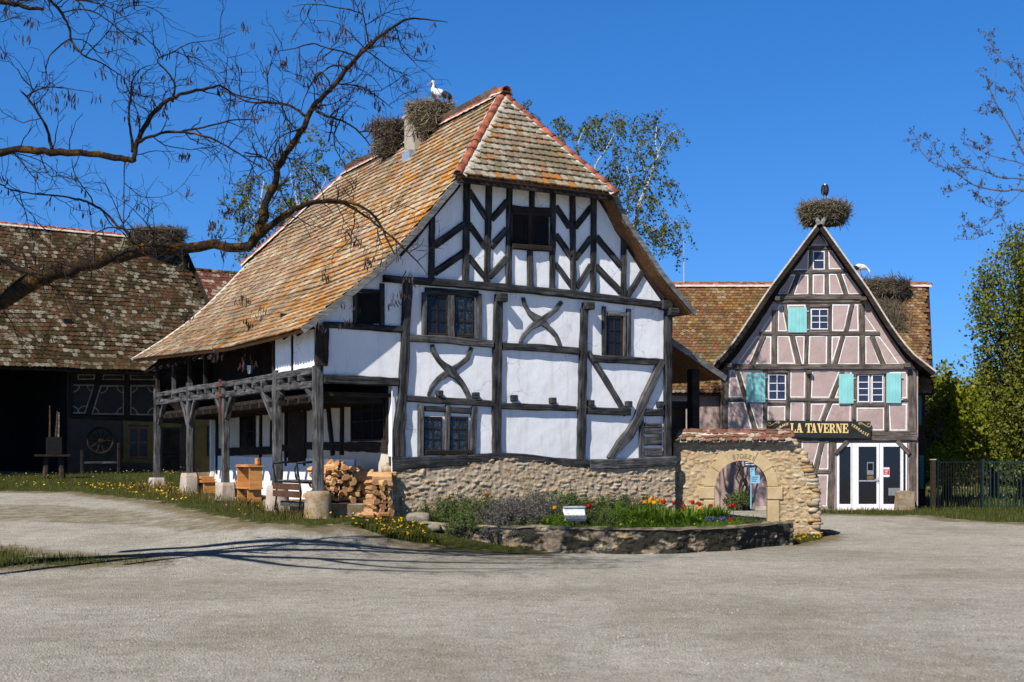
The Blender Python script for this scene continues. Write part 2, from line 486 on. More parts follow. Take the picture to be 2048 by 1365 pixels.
def m_glass(name, col, lace=None):
    m, nt, bs = newmat(name)
    if lace:
        p = wpos(nt)
        w = nd(nt, 'ShaderNodeTexVoronoi', {'Scale': 24.0}, feature='DISTANCE_TO_EDGE'); nt.links.new(p, w.inputs['Vector'])
        f = math_n(nt, 'MULTIPLY', ramp(nt, w.outputs['Distance'], [(0.02, 1.0), (0.14, 0.0)]), ramp(nt, noise_n(nt, p, 9, 3), [(0.4, 0.1), (0.6, 0.9)]))
        setc(nt, bs, mix(nt, f, col, lace))
    else:
        setc(nt, bs, col)
    bs.inputs['Roughness'].default_value = 0.06
    bs.inputs['Specular IOR Level'].default_value = 0.28
    bump(nt, bs, noise_n(nt, wpos(nt), 3.0, 2), 0.10, 0.02)
    return m
M_GLASS = m_glass('old_window_glass', (0.012, 0.013, 0.017))
M_LACE = m_glass('glass_over_lace_curtain', (0.010, 0.013, 0.018), (0.10, 0.13, 0.16))
M_GLASSTAV = m_glass('tavern_window_glass', (0.03, 0.037, 0.07))
M_CURTAIN = m_glass('glass_over_blue_curtain', (0.03, 0.045, 0.065), (0.06, 0.085, 0.115))

def m_leaf(name, a, b, c, trans=0.35, rough=0.55):
    m, nt, bs = newmat(name)
    col = ramp(nt, island(nt), [(0.0, a), (0.5, b), (1.0, c)])
    n = ramp(nt, noise_n(nt, wpos(nt), 0.8, 3), [(0.35, 0.70), (0.65, 1.1)])
    col = mix(nt, 1.0, col, n, 'MULTIPLY')
    setc(nt, bs, col)
    bs.inputs['Roughness'].default_value = rough
    bs.inputs['Specular IOR Level'].default_value = 0.25
    tr = nd(nt, 'ShaderNodeBsdfTranslucent'); nt.links.new(col, tr.inputs['Color'])
    mx = nd(nt, 'ShaderNodeMixShader', {'Fac': trans})
    nt.links.new(bs.outputs[0], mx.inputs[1]); nt.links.new(tr.outputs[0], mx.inputs[2])
    nt.links.new(mx.outputs[0], nt.nodes['Material Output'].inputs['Surface'])
    return m
M_BIRCHLEAF = m_leaf('birch_leaf', (0.115, 0.135, 0.020), (0.17, 0.165, 0.026), (0.080, 0.100, 0.020))
M_POPLAR = m_leaf('poplar_leaf', (0.14, 0.17, 0.018), (0.21, 0.21, 0.026), (0.085, 0.11, 0.014))
M_MAPLE = m_leaf('maple_leaf', (0.19, 0.23, 0.016), (0.26, 0.26, 0.02), (0.12, 0.16, 0.014))
M_FARLEAF = m_leaf('far_wood_leaf', (0.075, 0.080, 0.022), (0.10, 0.09, 0.028), (0.06, 0.06, 0.022))
M_GRASS = m_leaf('grass_blade', (0.055, 0.085, 0.012), (0.085, 0.105, 0.016), (0.15, 0.125, 0.03), 0.3)
M_DRYGRASS = m_leaf('dry_grass_blade', (0.16, 0.12, 0.03), (0.20, 0.145, 0.045), (0.11, 0.10, 0.02), 0.3)
M_SHRUB = m_leaf('dark_herb_leaf', (0.075, 0.125, 0.035), (0.12, 0.16, 0.045), (0.15, 0.18, 0.06), 0.35)
M_LAV = m_leaf('grey_lavender_leaf', (0.14, 0.125, 0.135), (0.21, 0.19, 0.18), (0.12, 0.13, 0.08), 0.35)
M_STRAP = m_leaf('bright_strap_leaf', (0.10, 0.20, 0.014), (0.16, 0.26, 0.018), (0.07, 0.14, 0.014), 0.4)
M_YFLOWER = m_leaf('yellow_petal', (0.75, 0.42, 0.005), (0.85, 0.52, 0.01), (0.70, 0.36, 0.005), 0.2)
M_WFLOWER = m_leaf('white_petal', (0.6, 0.6, 0.55), (0.7, 0.7, 0.66), (0.5, 0.5, 0.46), 0.2)
M_BFLOWER = m_leaf('blue_petal', (0.05, 0.05, 0.28), (0.08, 0.07, 0.36), (0.04, 0.04, 0.20), 0.2)
M_TRED = m_leaf('red_tulip_petal', (0.55, 0.008, 0.012), (0.65, 0.015, 0.02), (0.42, 0.006, 0.01), 0.3)
M_TORANGE = m_leaf('orange_tulip_petal', (0.78, 0.30, 0.01), (0.80, 0.40, 0.015), (0.72, 0.20, 0.01), 0.3)
M_POD = m_leaf('dry_seed_pod', (0.035, 0.020, 0.020), (0.060, 0.032, 0.029), (0.024, 0.015, 0.016), 0.1)
M_STICK = m_leaf('nest_stick', (0.17, 0.13, 0.075), (0.30, 0.25, 0.16), (0.09, 0.07, 0.045), 0.0)
M_STICKDARK = m_leaf('dark_nest_stick', (0.11, 0.085, 0.055), (0.20, 0.165, 0.11), (0.06, 0.047, 0.034), 0.0)
M_BUD = m_leaf('opening_bud', (0.08, 0.075, 0.04), (0.11, 0.095, 0.05), (0.08, 0.05, 0.05), 0.2)

def m_bark(name, dark, mid, lich, amt):
    m, nt, bs = newmat(name)
    p = wpos(nt)
    n1 = noise_n(nt, p, 16, 6, 0.7, 0.5)
    col = ramp(nt, n1, [(0.35, dark), (0.7, mid)])
    col = mix(nt, ramp(nt, noise_n(nt, p, 4.5, 5, 0.7), [(0.60-amt, 0.0), (0.72-amt, 0.85)]), col, lich)
    setc(nt, bs, col)
    bs.inputs['Roughness'].default_value = 0.95
    bs.inputs['Specular IOR Level'].default_value = 0.1
    bump(nt, bs, n1, 0.8, 0.05)
    return m
M_BARK = m_bark('locust_bark', (0.014, 0.010, 0.007), (0.050, 0.034, 0.020), (0.17, 0.085, 0.010), 0.06)
M_TWIG = m_bark('locust_twig', (0.022, 0.015, 0.015), (0.055, 0.038, 0.034), (0.17, 0.10, 0.015), -0.02)
M_BIRCH = m_bark('birch_bark', (0.30, 0.29, 0.28), (0.66, 0.63, 0.60), (0.05, 0.045, 0.04), -0.06)
M_TRUNK = m_bark('brown_trunk', (0.03, 0.022, 0.016), (0.075, 0.058, 0.042), (0.06, 0.06, 0.03), 0.0)
M_GREYTWIG = m_bark('grey_twig', (0.09, 0.075, 0.078), (0.17, 0.15, 0.15), (0.08, 0.06, 0.05), 0.0)

# ------------------------------------------------------------------ house frame and terrain
TH = math.atan2(1474, 2600)
DX = Vector((math.cos(TH), math.sin(TH), 0)); BX = Vector((-math.sin(TH), math.cos(TH), 0))
P0 = Vector((-2.76, 30.0, 0))
def hw(t, s, z=0.0):
    v = P0 + DX*t + BX*s
    return Vector((v.x, v.y, z))
def th_of(x, y):
    v = Vector((x, y, 0)) - P0
    return v.dot(DX), v.dot(BX)
def sstep(a, b, x):
    u = min(1.0, max(0.0, (x-a)/(b-a)))
    return u*u*(3-2*u)
def ground_z(x, y):
    wl = sstep(2.0, -6.0, x)
    zl = -0.3 + min(max((y-22.0)*0.063, 0.0), 1.55)
    if y > 40: zl = min(zl, 0.83 + (y-40)*0.03)
    zr = -0.3 + 0.3*sstep(34, 44, y)
    z = zl*wl + zr*(1-wl)
    t, s = th_of(x, y)
    zh = 0.40 + 0.033*min(max(s, 0), 14)
    dx = max(-2.3-t, 0, t-3.2); dy = max(-0.1-s, 0, s-14)
    d = math.hypot(dx, dy)
    k = sstep(3.4, 0.1, d)
    if zh > z: z = z*(1-k) + zh*k
    return z
def ray(px, py):
    return Vector(((px-1024)/F, 1.0, -(py-HZ)/F))
def ground_at(px, py):
    """world point where the sight line of a photograph pixel meets the ground"""
    d = ray(px, py); y = 6.0
    while y < 130:
        z = EYE + d.z*y
        if z <= ground_z(d.x*y, y): break
        y += 0.05
    return Vector((d.x*y, y, ground_z(d.x*y, y)))
def at_depth(px, py, y):
    d = ray(px, py)
    return Vector((d.x*y, y, EYE + d.z*y))

class Plane:
    """vertical plane of a thing: a runs along e1, z up, h outward"""
    def __init__(s, obj, o, e1, n):
        s.obj = obj; s.o = Vector(o); s.e1 = Vector(e1).normalized(); s.n = Vector(n).normalized()
        Mw = Matrix.Translation(obj.location) @ Euler(obj.rotation_euler).to_matrix().to_4x4()
        s.Mw = Mw
        s.wo = Mw @ s.o; s.wn = (Mw.to_3x3() @ s.n); s.we = (Mw.to_3x3() @ s.e1)
    def pix(s, px, py):
        d = ray(px, py); c = Vector((0, 0, EYE))
        k = (s.wo - c).dot(s.wn) / d.dot(s.wn)
        p = c + d*k
        return (p - s.wo).dot(s.we), p.z - s.wo.z, k
    def loc(s, a, z, h=0.0):
        return s.o + s.e1*a + Vector((0, 0, z)) + s.n*h
    def frame(s):
        """matrix with x=e1, y=up, z=normal"""
        return Matrix((( s.e1.x, 0, s.n.x, s.o.x), (s.e1.y, 0, s.n.y, s.o.y), (s.e1.z, 1, s.n.z, s.o.z), (0, 0, 0, 1)))

_bc = [0]
def beam(pl, pts, name='timber_beam', m=None, depth=0.05, back=0.03, wob=0.05, zoom=None, step=0.22, parent=None):
    """timber along traced points (px,py,width px) on a plane; its own mesh with its own axis"""
    m = m or M_OAK
    q = []
    for p in pts:
        x, y = p[0], p[1]; w = p[2]
        if zoom: x, y, w = zoom[0]+x/zoom[2], zoom[1]+y/zoom[2], w/zoom[2]
        a, z, k = pl.pix(x, y)
        q.append((a, z, w*k/F))
    return beam_az(pl, q, name, m, depth, back, wob, step, parent)

def beam_az(pl, q, name, m, depth=0.05, back=0.03, wob=0.05, step=0.22, parent=None):
    _bc[0] += 1
    depth = depth + (_bc[0] % 9)*0.0035
    rs = random.Random(_bc[0]*13)
    st = []
    for (a0, z0, w0), (a1, z1, w1) in zip(q[:-1], q[1:]):
        L = math.hypot(a1-a0, z1-z0); n = max(1, int(L/step))
        for i in range(n):
            u = i/n
            st.append((a0+(a1-a0)*u, z0+(z1-z0)*u, w0+(w1-w0)*u))
    st.append(q[-1])
    A = Vector((q[0][0], q[0][1])); B = Vector((q[-1][0], q[-1][1]))
    ax = (B-A).normalized(); pr = Vector((-ax.y, ax.x))
    X = pl.e1*ax.x + Vector((0, 0, ax.y)); Y = pl.e1*pr.x + Vector((0, 0, pr.y)); Z = X.cross(Y)
    if Z.dot(pl.n) < 0: Y = -Y; pr = -pr; Z = -Z
    O = pl.loc(A.x, A.y)
    Mx = Matrix(((X.x, Y.x, Z.x, O.x), (X.y, Y.y, Z.y, O.y), (X.z, Y.z, Z.z, O.z), (0, 0, 0, 1)))
    mb = MB(); rings = []
    n = len(st)
    for i, (a, z, w) in enumerate(st):
        if i == 0: tx = Vector((st[1][0]-a, st[1][1]-z))
        elif i == n-1: tx = Vector((a-st[-2][0], z-st[-2][1]))
        else: tx = Vector((st[i+1][0]-st[i-1][0], st[i+1][1]-st[i-1][1]))
        tx.normalize(); nx = Vector((-tx.y, tx.x))
        if nx.dot(pr) < 0: nx = -nx
        p = Vector((a, z)) - A
        lx, ly = p.dot(ax), p.dot(pr)
        h1 = w/2*(1+rs.uniform(-wob, wob)*2); h2 = w/2*(1+rs.uniform(-wob, wob)*2)
        dz = depth*(1+rs.uniform(-0.10, 0.10)); c = min(0.02, w*0.16)
        nl = (nx.dot(ax), nx.dot(pr))
        prof = [(-h1, -back), (-h1, dz-c), (-h1+c, dz), (h2-c, dz), (h2, dz-c), (h2, -back)]
        rings.append([(lx+nl[0]*u, ly+nl[1]*u, v) for u, v in prof])
    for rg in rings: mb.v.extend(rg)
    for i in range(n-1):
        for k in range(6):
            k2 = (k+1) % 6
            mb.f.append((i*6+k, (i+1)*6+k, (i+1)*6+k2, i*6+k2))
    mb.f.append(tuple(range(6))); mb.f.append(tuple((n-1)*6+k for k in range(5, -1, -1)))
    me = mb.mesh(name, m)
    bm = bmesh.new(); bm.from_mesh(me); bmesh.ops.recalc_face_normals(bm, faces=bm.faces[:]); bm.to_mesh(me); bm.free()
    return link(name, me, parent or pl.obj, Mx)

def panel(pl, poly, h, name, m, parent=None, zoom=None, thick=0.0, az=False):
    """polygon standing h proud of the plane; pixels unless az"""
    pts = []
    for p in poly:
        if az: a, z = p
        else:
            x, y = p
            if zoom: x, y = zoom[0]+x/zoom[2], zoom[1]+y/zoom[2]
            a, z, _ = pl.pix(x, y)
        pts.append((a, z))
    ar = sum(pts[i][0]*pts[(i+1) % len(pts)][1]-pts[(i+1) % len(pts)][0]*pts[i][1] for i in range(len(pts)))
    fr = pl.frame()
    # frame is right-handed when e1 x up = n ; polygon must be counter-clockwise seen from n
    hand = pl.e1.cross(Vector((0, 0, 1))).dot(pl.n)
    if ar*hand < 0: pts = pts[::-1]
    mb = MB()
    if thick: mb.prism(pts, thick, None, h-thick)
    else: mb.add([(a, z, h) for a, z in pts], [tuple(range(len(pts)))])
    mb.v = [tuple(fr @ Vector(v)) for v in mb.v]
    me = mb.mesh(name, m)
    bm = bmesh.new(); bm.from_mesh(me)
    if thick: bmesh.ops.recalc_face_normals(bm, faces=bm.faces[:])
    bm.to_mesh(me); bm.free()
    return link(name, me, parent or pl.obj)

def az_box(mb, pl, a0, a1, z0, z1, h0, h1):
    fr = pl.frame()
    mb.box(a0, a1, z0, z1, h0, h1, fr)

def window(pl, rect, cols, rows, zoom=None, frame=M_OAKDARK, glass=M_GLASS, fw=0.045, bw=0.025, h=0.012, name='window', parent=None, az=False, depth=0.03):
    """a casement: frame (the part), pane (sub-part)"""
    if az: a0, z0, a1, z1 = rect
    else:
        x0, y0, x1, y1 = rect
        if zoom:
            x0, y0, x1, y1 = zoom[0]+x0/zoom[2], zoom[1]+y0/zoom[2], zoom[0]+x1/zoom[2], zoom[1]+y1/zoom[2]
        a0, z0, _ = pl.pix(x0, y1); a1, z1, _ = pl.pix(x1, y0)
    if a0 > a1: a0, a1 = a1, a0
    mb = MB()
    az_box(mb, pl, a0-fw, a0, z0-fw, z1+fw, 0.002, h+depth)
    az_box(mb, pl, a1, a1+fw, z0-fw, z1+fw, 0.002, h+depth)
    az_box(mb, pl, a0, a1, z0-fw, z0, 0.002, h+depth)
    az_box(mb, pl, a0, a1, z1, z1+fw, 0.002, h+depth)
    for i in range(1, cols):
        a = a0+(a1-a0)*i/cols
        az_box(mb, pl, a-bw/2, a+bw/2, z0, z1, 0.002, h+depth-0.010)
    for j in range(1, rows):
        z = z0+(z1-z0)*j/rows
        for i in range(cols):
            b0 = a0+(a1-a0)*i/cols+(bw/2 if i else 0); b1 = a0+(a1-a0)*(i+1)/cols-(bw/2 if i < cols-1 else 0)
            az_box(mb, pl, b0, b1, z-bw/2, z+bw/2, 0.002, h+depth-0.012)
    me = mb.mesh(name, frame)
    bm = bmesh.new(); bm.from_mesh(me); bmesh.ops.recalc_face_normals(bm, faces=bm.faces[:]); bm.to_mesh(me); bm.free()
    fo = link(name, me, parent or pl.obj)
    pn = panel(pl, [(a0, z0), (a1, z0), (a1, z1), (a0, z1)], h, 'pane', glass, fo, az=True)
    return fo

def tile_shape(w, L, th):
    px = [-.5, -.43, -.24, 0, .24, .43, .5]
    py = [.30, .12, .03, 0, .03, .12, .30]
    bot = [(x*w, y*w*1.25) for x, y in zip(px, py)]
    return bot

def tile_field(name, m, parent, rows_fn, nrows, w, expo, th=0.018, jit=0.006, seed=1, extra=0.55):
    """rows_fn(i) -> (list of u positions, fn(u, v)->point, U, Vv, N) for row i"""
    rs = random.Random(seed)
    bot = tile_shape(w*0.965, expo, th)
    L = expo*(1+extra)
    mb = MB()
    for i in range(nrows):
        r = rows_fn(i)
        if r is None: continue
        us, org, U, Vv, N = r
        for u in us:
            o = org(u) + Vv*rs.uniform(-jit, jit)*1.6
            rot = rs.uniform(-0.03, 0.03); tl = rs.uniform(0, 0.009)
            U2 = U*math.cos(rot)+Vv*math.sin(rot); V2 = Vv*math.cos(rot)-U*math.sin(rot)
            lift = th*2.1+tl
            top = []; low = []
            sk = rs.uniform(-0.006, 0.006)
            for x, y in bot:
                p = o + U2*x + V2*y + N*(lift*(1-y/L)+sk*x/w)
                top.append(p); low.append(p - N*th)
            up = [o + U2*(w*.48) + V2*L + N*0.004, o + U2*(-w*.48) + V2*L + N*0.004]
            n = len(mb.v)
            mb.v.extend([tuple(v) for v in top+up+low])
            mb.f.append(tuple(n+k for k in (0,1,2,3,4,5,6,7,8)))
            for k in range(6):
                mb.f.append((n+9+k, n+9+k+1, n+k+1, n+k))
    return mb.build(name, m, parent)
# ------------------------------------------------------------------ rubble masonry
PAL_RUB = [(0.60,0.43,0.25),(0.55,0.41,0.26),(0.64,0.50,0.32),(0.50,0.37,0.23),(0.55,0.34,0.14),(0.66,0.55,0.39),(0.46,0.33,0.19)]
PAL_DARK = [(0.10,0.085,0.06),(0.075,0.065,0.05),(0.14,0.12,0.085),(0.19,0.15,0.10),(0.055,0.05,0.04)]
def rubble_pt(a, z, q, cell, off, pal, mort, bulge, rs_seed=0.0):
    c = Vector((a/cell[0]+off, z/cell[1]+off*1.7, q/cell[0]+off*0.3))
    w = noise.noise_vector(c*0.9)*0.42
    d, pts = noise.voronoi(c+w)
    e = d[1]-d[0]
    pid = pts[0]
    hsh = abs(math.sin(pid.x*12.9898+pid.y*78.233+pid.z*37.7)*43758.5453) % 1.0
    h2 = abs(math.sin(pid.x*39.34+pid.y*11.135+pid.z*83.1)*24634.63) % 1.0
    k = sstep(0.02, 0.55, e)
    fine = noise.fractal(Vector((a*9, z*9, q*9+off)), 0.8, 2.0, 4)
    dis = k*bulge*0.62*(0.30+0.70*h2) + fine*0.026*(0.6+0.4*k)
    col = pal[int(hsh*len(pal)) % len(pal)]
    v = 0.85+0.3*h2+fine*0.25
    kk = sstep(0.04, 0.34, e)*0.75
    c3 = [ (mort[i]*(0.92+0.2*fine))*(1-kk)+col[i]*v*kk for i in range(3)]
    return dis, c3

def rubble(pl, a0, a1, zb, zt, name, parent=None, cell=(0.36, 0.17), res=0.028, bulge=0.055, off=0.0, pal=PAL_RUB, mort=(0.44,0.35,0.25), mask=None, h0=0.0, path=None, moss=None):
    """displaced masonry sheet over (a,z); path(a)->(point,normal) replaces the flat plane"""
    na = max(2, int((a1-a0)/res)); nz = max(2, int((max(zt(a0+(a1-a0)*i/20)-zb(a0+(a1-a0)*i/20) for i in range(21)))/res))
    mb = MB(); cols = []; keep = []
    for i in range(na+1):
        a = a0+(a1-a0)*i/na; z0 = zb(a); z1 = zt(a)
        for j in range(nz+1):
            z = z0+(z1-z0)*j/nz
            d, c = rubble_pt(a, z, 0, cell, off, pal, mort, bulge)
            if moss:
                c = moss(a, z, c)
            if path:
                p, n = path(a); v = Vector((p.x, p.y, z)) + n*(h0+d)
            else:
                v = pl.loc(a, z, h0+d)
            mb.v.append(tuple(v)); cols.append(c); keep.append(mask is None or mask(a, z))
    for i in range(na):
        for j in range(nz):
            q = (i*(nz+1)+j, (i+1)*(nz+1)+j, (i+1)*(nz+1)+j+1, i*(nz+1)+j+1)
            if all(keep[k] for k in q): mb.f.append(q)
    return mb.build(name, M_RUBBLE, parent, True, cols)

def boulder(mb, cols, c, r, seed, col, sub=2):
    bm = bmesh.new(); bmesh.ops.create_icosphere(bm, subdivisions=sub, radius=1.0)
    n0 = len(mb.v)
    for v in bm.verts:
        p = v.co.copy()
        # squarish
        m = max(abs(p.x), abs(p.y), abs(p.z)); p = p.lerp(p/m, 0.55)
        p *= 1+0.16*noise.noise(v.co*1.4+Vector((seed*3.1, seed*1.7, 0)))+0.06*noise.noise(v.co*4+Vector((seed, 0, 0)))
        mb.v.append((c[0]+p.x*r[0], c[1]+p.y*r[1], c[2]+p.z*r[2]))
        f = 0.85+0.3*noise.noise(v.co*2+Vector((seed, seed, 0)))
        cols.append([x*f for x in col])
    bm.verts.index_update()
    for f in bm.faces: mb.f.append(tuple(n0+v.index for v in f.verts))
    bm.free()

# ------------------------------------------------------------------ the large half-timbered house
house = empty('timber_framed_house', P0, TH,
              'large white half-timbered house with black beams, orange lichened roof and open arcade', 'house')
FAC = Plane(house, (0, 0, 0), (1, 0, 0), (0, -1, 0))
VER = Plane(house, (0, -0.5, 0), (1, 0, 0), (0, -1, 0))
HIPP = Plane(house, (0, -0.7, 0), (1, 0, 0), (0, -1, 0))
SID = Plane(house, (-1.80, 0, 0), (0, -1, 0), (-1, 0, 0))
INN = Plane(house, (-0.02, 0, 0), (0, -1, 0), (-1, 0, 0))
Z2 = (780, 350, 3.303); Z3 = (760, 560, 3.303); Z4 = (270, 640, 3.251); Z5 = (400, 350, 3.9)
RIDGE_T, RIDGE_Z = 4.0, 11.18
S_A, S_B = 1.96, 12.66
pL = [VER.pix(x, y)[:2] for x, y in ((602,659),(648,624),(695,588),(759,535),(810,483),(861,424),(918,355))] + [(RIDGE_T, RIDGE_Z)]
pR = [VER.pix(x, y)[:2] for x, y in ((1392,627),(1356,585),(1325,547),(1289,492),(1252,438),(1231,392))] + [(RIDGE_T, RIDGE_Z)]
ZHIP = pL[-2][1]
S_F, S_R = -0.5, 15.0
def arclen(p):
    L = [0.0]
    for a, b in zip(p[:-1], p[1:]): L.append(L[-1]+math.hypot(b[0]-a[0], b[1]-a[1]))
    return L
def on_prof(p, L, v):
    v = min(max(v, 0), L[-1]-1e-6)
    for i in range(len(L)-1):
        if v <= L[i+1]:
            u = (v-L[i])/(L[i+1]-L[i])
            t = p[i][0]+(p[i+1][0]-p[i][0])*u; z = p[i][1]+(p[i+1][1]-p[i][1])*u
            dt = (p[i+1][0]-p[i][0]); dz = (p[i+1][1]-p[i][1]); l = math.hypot(dt, dz)
            return t, z, dt/l, dz/l
def s_range(z):
    if z <= ZHIP: return S_F, S_R
    f = (z-ZHIP)/(RIDGE_Z-ZHIP)
    return S_F+f*(S_A-S_F), S_R-f*(S_R-S_B)
def sag(t, s):      # old roof: gentle dips, the eave rises towards the rear
    k = min(max((1.6-t)/4.0, 0), 1) if t < RIDGE_T else 0.0
    return 0.05*noise.noise(Vector((t*0.5, s*0.35, 3.0))) - 0.05*math.sin(math.pi*min(max(s/14.5, 0), 1)) + k*0.34*sstep(2.0, 15.0, s)
roof_boards = MB()
def slope(prof, left, m, name, seed, expo=0.245, w=0.178, parent=None):
    L = arclen(prof); n = int(L[-1]/expo)
    def rows(i):
        v = i*expo
        t, z, vt, vz = on_prof(prof, L, v+0.12)
        t0, z0, _, _ = on_prof(prof, L, v)
        s0, s1 = s_range(z)
        k = int((s1-s0)/w); off = (w/2 if i % 2 else 0)
        us = [s0+w*0.5+off+w*j for j in range(k) if s0+w*0.5+off+w*j < s1-w*0.3]
        V = Vector((vt, 0, vz)); N = Vector((-vz, 0, vt)) if left else Vector((vz, 0, -vt))
        U = Vector((0, -1, 0)) if left else Vector((0, 1, 0))
        return us, (lambda u: Vector((t0, u, z0+sag(t0, u)))+N*0.0), U, V, N
    return tile_field(name, m, parent, rows, n+1, w, expo, seed=seed, th=0.030)
def boards(prof, left, off=0.05, off2=0.12):
    """closed timber deck under the tiles"""
    L = arclen(prof); mb = roof_boards
    n0 = len(mb.v); st = [0.10+(L[-1]-0.10)*i/26 for i in range(27)]
    for v in st:
        t, z, vt, vz = on_prof(prof, L, v)
        N = Vector((-vz, 0, vt)) if left else Vector((vz, 0, -vt))
        s0, s1 = s_range(z)
        for q in range(9):
            s = s0+0.02+(s1-s0-0.04)*q/8
            for o in (off, off2):
                mb.v.append(tuple(Vector((t, s, z+sag(t, s))) - N*o))
    for i in range(26):
        for q in range(8):
            a = n0+i*18+q*2; b = a+18
            mb.f += [(a, a+2, b+2, b), (a+1, b+1, b+3, a+3)]
            if q == 0: mb.f.append((a, b, b+1, a+1))
            if q == 7: mb.f.append((a+2, a+3, b+3, b+2))
    for q in range(8):
        a = n0+q*2; b = n0+26*18+q*2
        mb.f += [(a, a+1, a+3, a+2), (b, b+2, b+3, b+1)]
boards(pL, True); boards(pR, False)
hL = HIPP.pix(916, 352)[0]; hR = HIPP.pix(1233, 391)[0]; hZ = 8.30
apex = Vector((RIDGE_T, S_A, RIDGE_Z))
def hip_pts(front=True):
    if front: return Vector((hL, -0.7, hZ)), Vector((hR, -0.7, hZ)), apex
    return Vector((hR, 15.3, hZ)), Vector((hL, 15.3, hZ)), Vector((RIDGE_T, S_B, RIDGE_Z))
for fr in (True, False):
    a, b, c = hip_pts(fr)
    N = (b-a).cross(c-a).normalized()
    for o in (0.04, 0.10): roof_boards.v.extend([tuple(p-N*o) for p in (a, b, c)])
    k = len(roof_boards.v)-6
    roof_boards.f += [(k, k+1, k+2), (k+5, k+4, k+3), (k, k+3, k+4, k+1), (k+1, k+4, k+5, k+2), (k+2, k+5, k+3, k)]
roof = roof_boards.build('roof', M_SOFFIT, house)
slope(pL, True, M_TILE_SIDE, 'roof_tiles', 3, parent=roof)
slope(pR, False, M_TILE_HIP, 'roof_tiles', 4, parent=roof)
def hip_field(front, seed):
    a, b, c = hip_pts(front)
    mid = (a+b)/2; V = (Vector((c.x, c.y, c.z))-Vector((c.x, mid.y, mid.z))); Ls = V.length; V.normalize()
    U = (b-a).normalized(); N = U.cross(V)
    expo = 0.245; w = 0.185; n = int(Ls/expo)
    def rows(i):
        v = i*expo; f = v/Ls; f2 = min(1, (v+0.12)/Ls)
        x0 = a.x+(c.x-a.x)*f2; x1 = b.x+(c.x-b.x)*f2
        wd = abs(x1-x0); k = int(wd/w); off = w/2 if i % 2 else 0
        us = [w*0.5+off+w*j for j in range(k+1) if w*0.5+off+w*j < wd]
        base = Vector((x0, a.y+(c.y-a.y)*f, a.z+(c.z-a.z)*f))
        return us, (lambda u: base+U*u), U, V, N
    return tile_field('roof_tiles', M_TILE_HIP if front else M_TILE_SIDE, roof, rows, n+1, w, expo, seed=seed, jit=0.012, th=0.034)
hip_field(True, 8); hip_field(False, 9)
# red hip and ridge tiles on pale mortar
def ridge_run(mb, mm, p, q, n, r0=0.115, r1=0.095, up=Vector((0, 0, 1)), drop=0.03):
    rs = random.Random(int(p.x*100)+n)
    ax = (q-p); L = ax.length; ax.normalize()
    sidev = ax.cross(up).normalized(); upv = sidev.cross(ax).normalized()
    step = L/n
    for i in range(n):
        a = p+ax*(step*i-0.02)+upv*rs.uniform(-0.008, 0.012); b = p+ax*(step*(i+1)+0.05)
        k0 = len(mb.v)
        for c, r in ((a, r0*rs.uniform(0.95, 1.06)), (b, r1)):
            for j in range(9):
                g = math.pi*(-0.08+1.16*j/8)
                for rr in (r, r-0.018):
                    mb.v.append(tuple(c-upv*drop+sidev*(math.cos(g)*rr)+upv*(math.sin(g)*rr)))
        for j in range(8):
            o = k0+j*2
            mb.f += [(o, o+2, o+18+2, o+18), (o+1, o+19, o+21, o+3), (o, o+1, o+3, o+2), (o+18, o+20, o+21, o+19)]
    # mortar bed
    m0 = len(mm.v); ns = max(2, int(L/0.12))
    for i in range(ns+1):
        c = p+ax*(L*i/ns)
        for j, (x, y) in enumerate(((-0.20, -0.05), (-0.12, 0.035), (0.12, 0.035), (0.20, -0.05))):
            w = 1+0.16*noise.noise(Vector((i*0.7, j*3.1, p.x+p.y)))
            mm.v.append(tuple(c-upv*(drop+0.02)+sidev*x*w+upv*(y+0.015*noise.noise(Vector((i*0.9, j, 5))))))
    for i in range(ns):
        for j in range(3):
            o = m0+i*4+j
            mm.f.append((o, o+1, o+5, o+4))
rt = MB(); mt = MB()
aL, aR, _ = hip_pts(True); bR, bL, bA = hip_pts(False)
ridge_run(rt, mt, aL+Vector((0, 0, 0.03)), apex+Vector((0, 0, 0.03)), 11)
ridge_run(rt, mt, aR+Vector((0, 0, 0.03)), apex+Vector((0, 0, 0.03)), 11)
ridge_run(rt, mt, bL+Vector((0, 0, 0.03)), bA+Vector((0, 0, 0.03)), 11)
ridge_run(rt, mt, apex+Vector((0, 0, 0.03)), bA+Vector((0, 0, 0.03)), 27, 0.12, 0.11)
ridge_run(rt, mt, apex+Vector((0.0, -0.22, 0.05)), apex+Vector((0, 0.35, 0.10)), 1, 0.15, 0.15)
rt.build('ridge_tiles', M_RIDGE, roof, True); mt.build('ridge_mortar', M_MORTAR, roof, True)
# pale rear verge mortar
vm = MB()
Lp = arclen(pL)
for i in range(40):
    t, z, vt, vz = on_prof(pL, Lp, Lp[-2]*i/39)
    N = Vector((-vz, 0, vt))
    for s_, o in ((14.82, 0.02), (14.9, 0.075), (15.03, 0.07), (15.05, -0.06)):
        vm.v.append(tuple(Vector((t, s_, z+sag(t, s_)))+N*o))
for i in range(39):
    for j in range(3):
        vm.f.append((i*4+j, i*4+j+1, i*4+j+5, i*4+j+4))
vm.build('verge_mortar', M_MORTAR, roof, True)
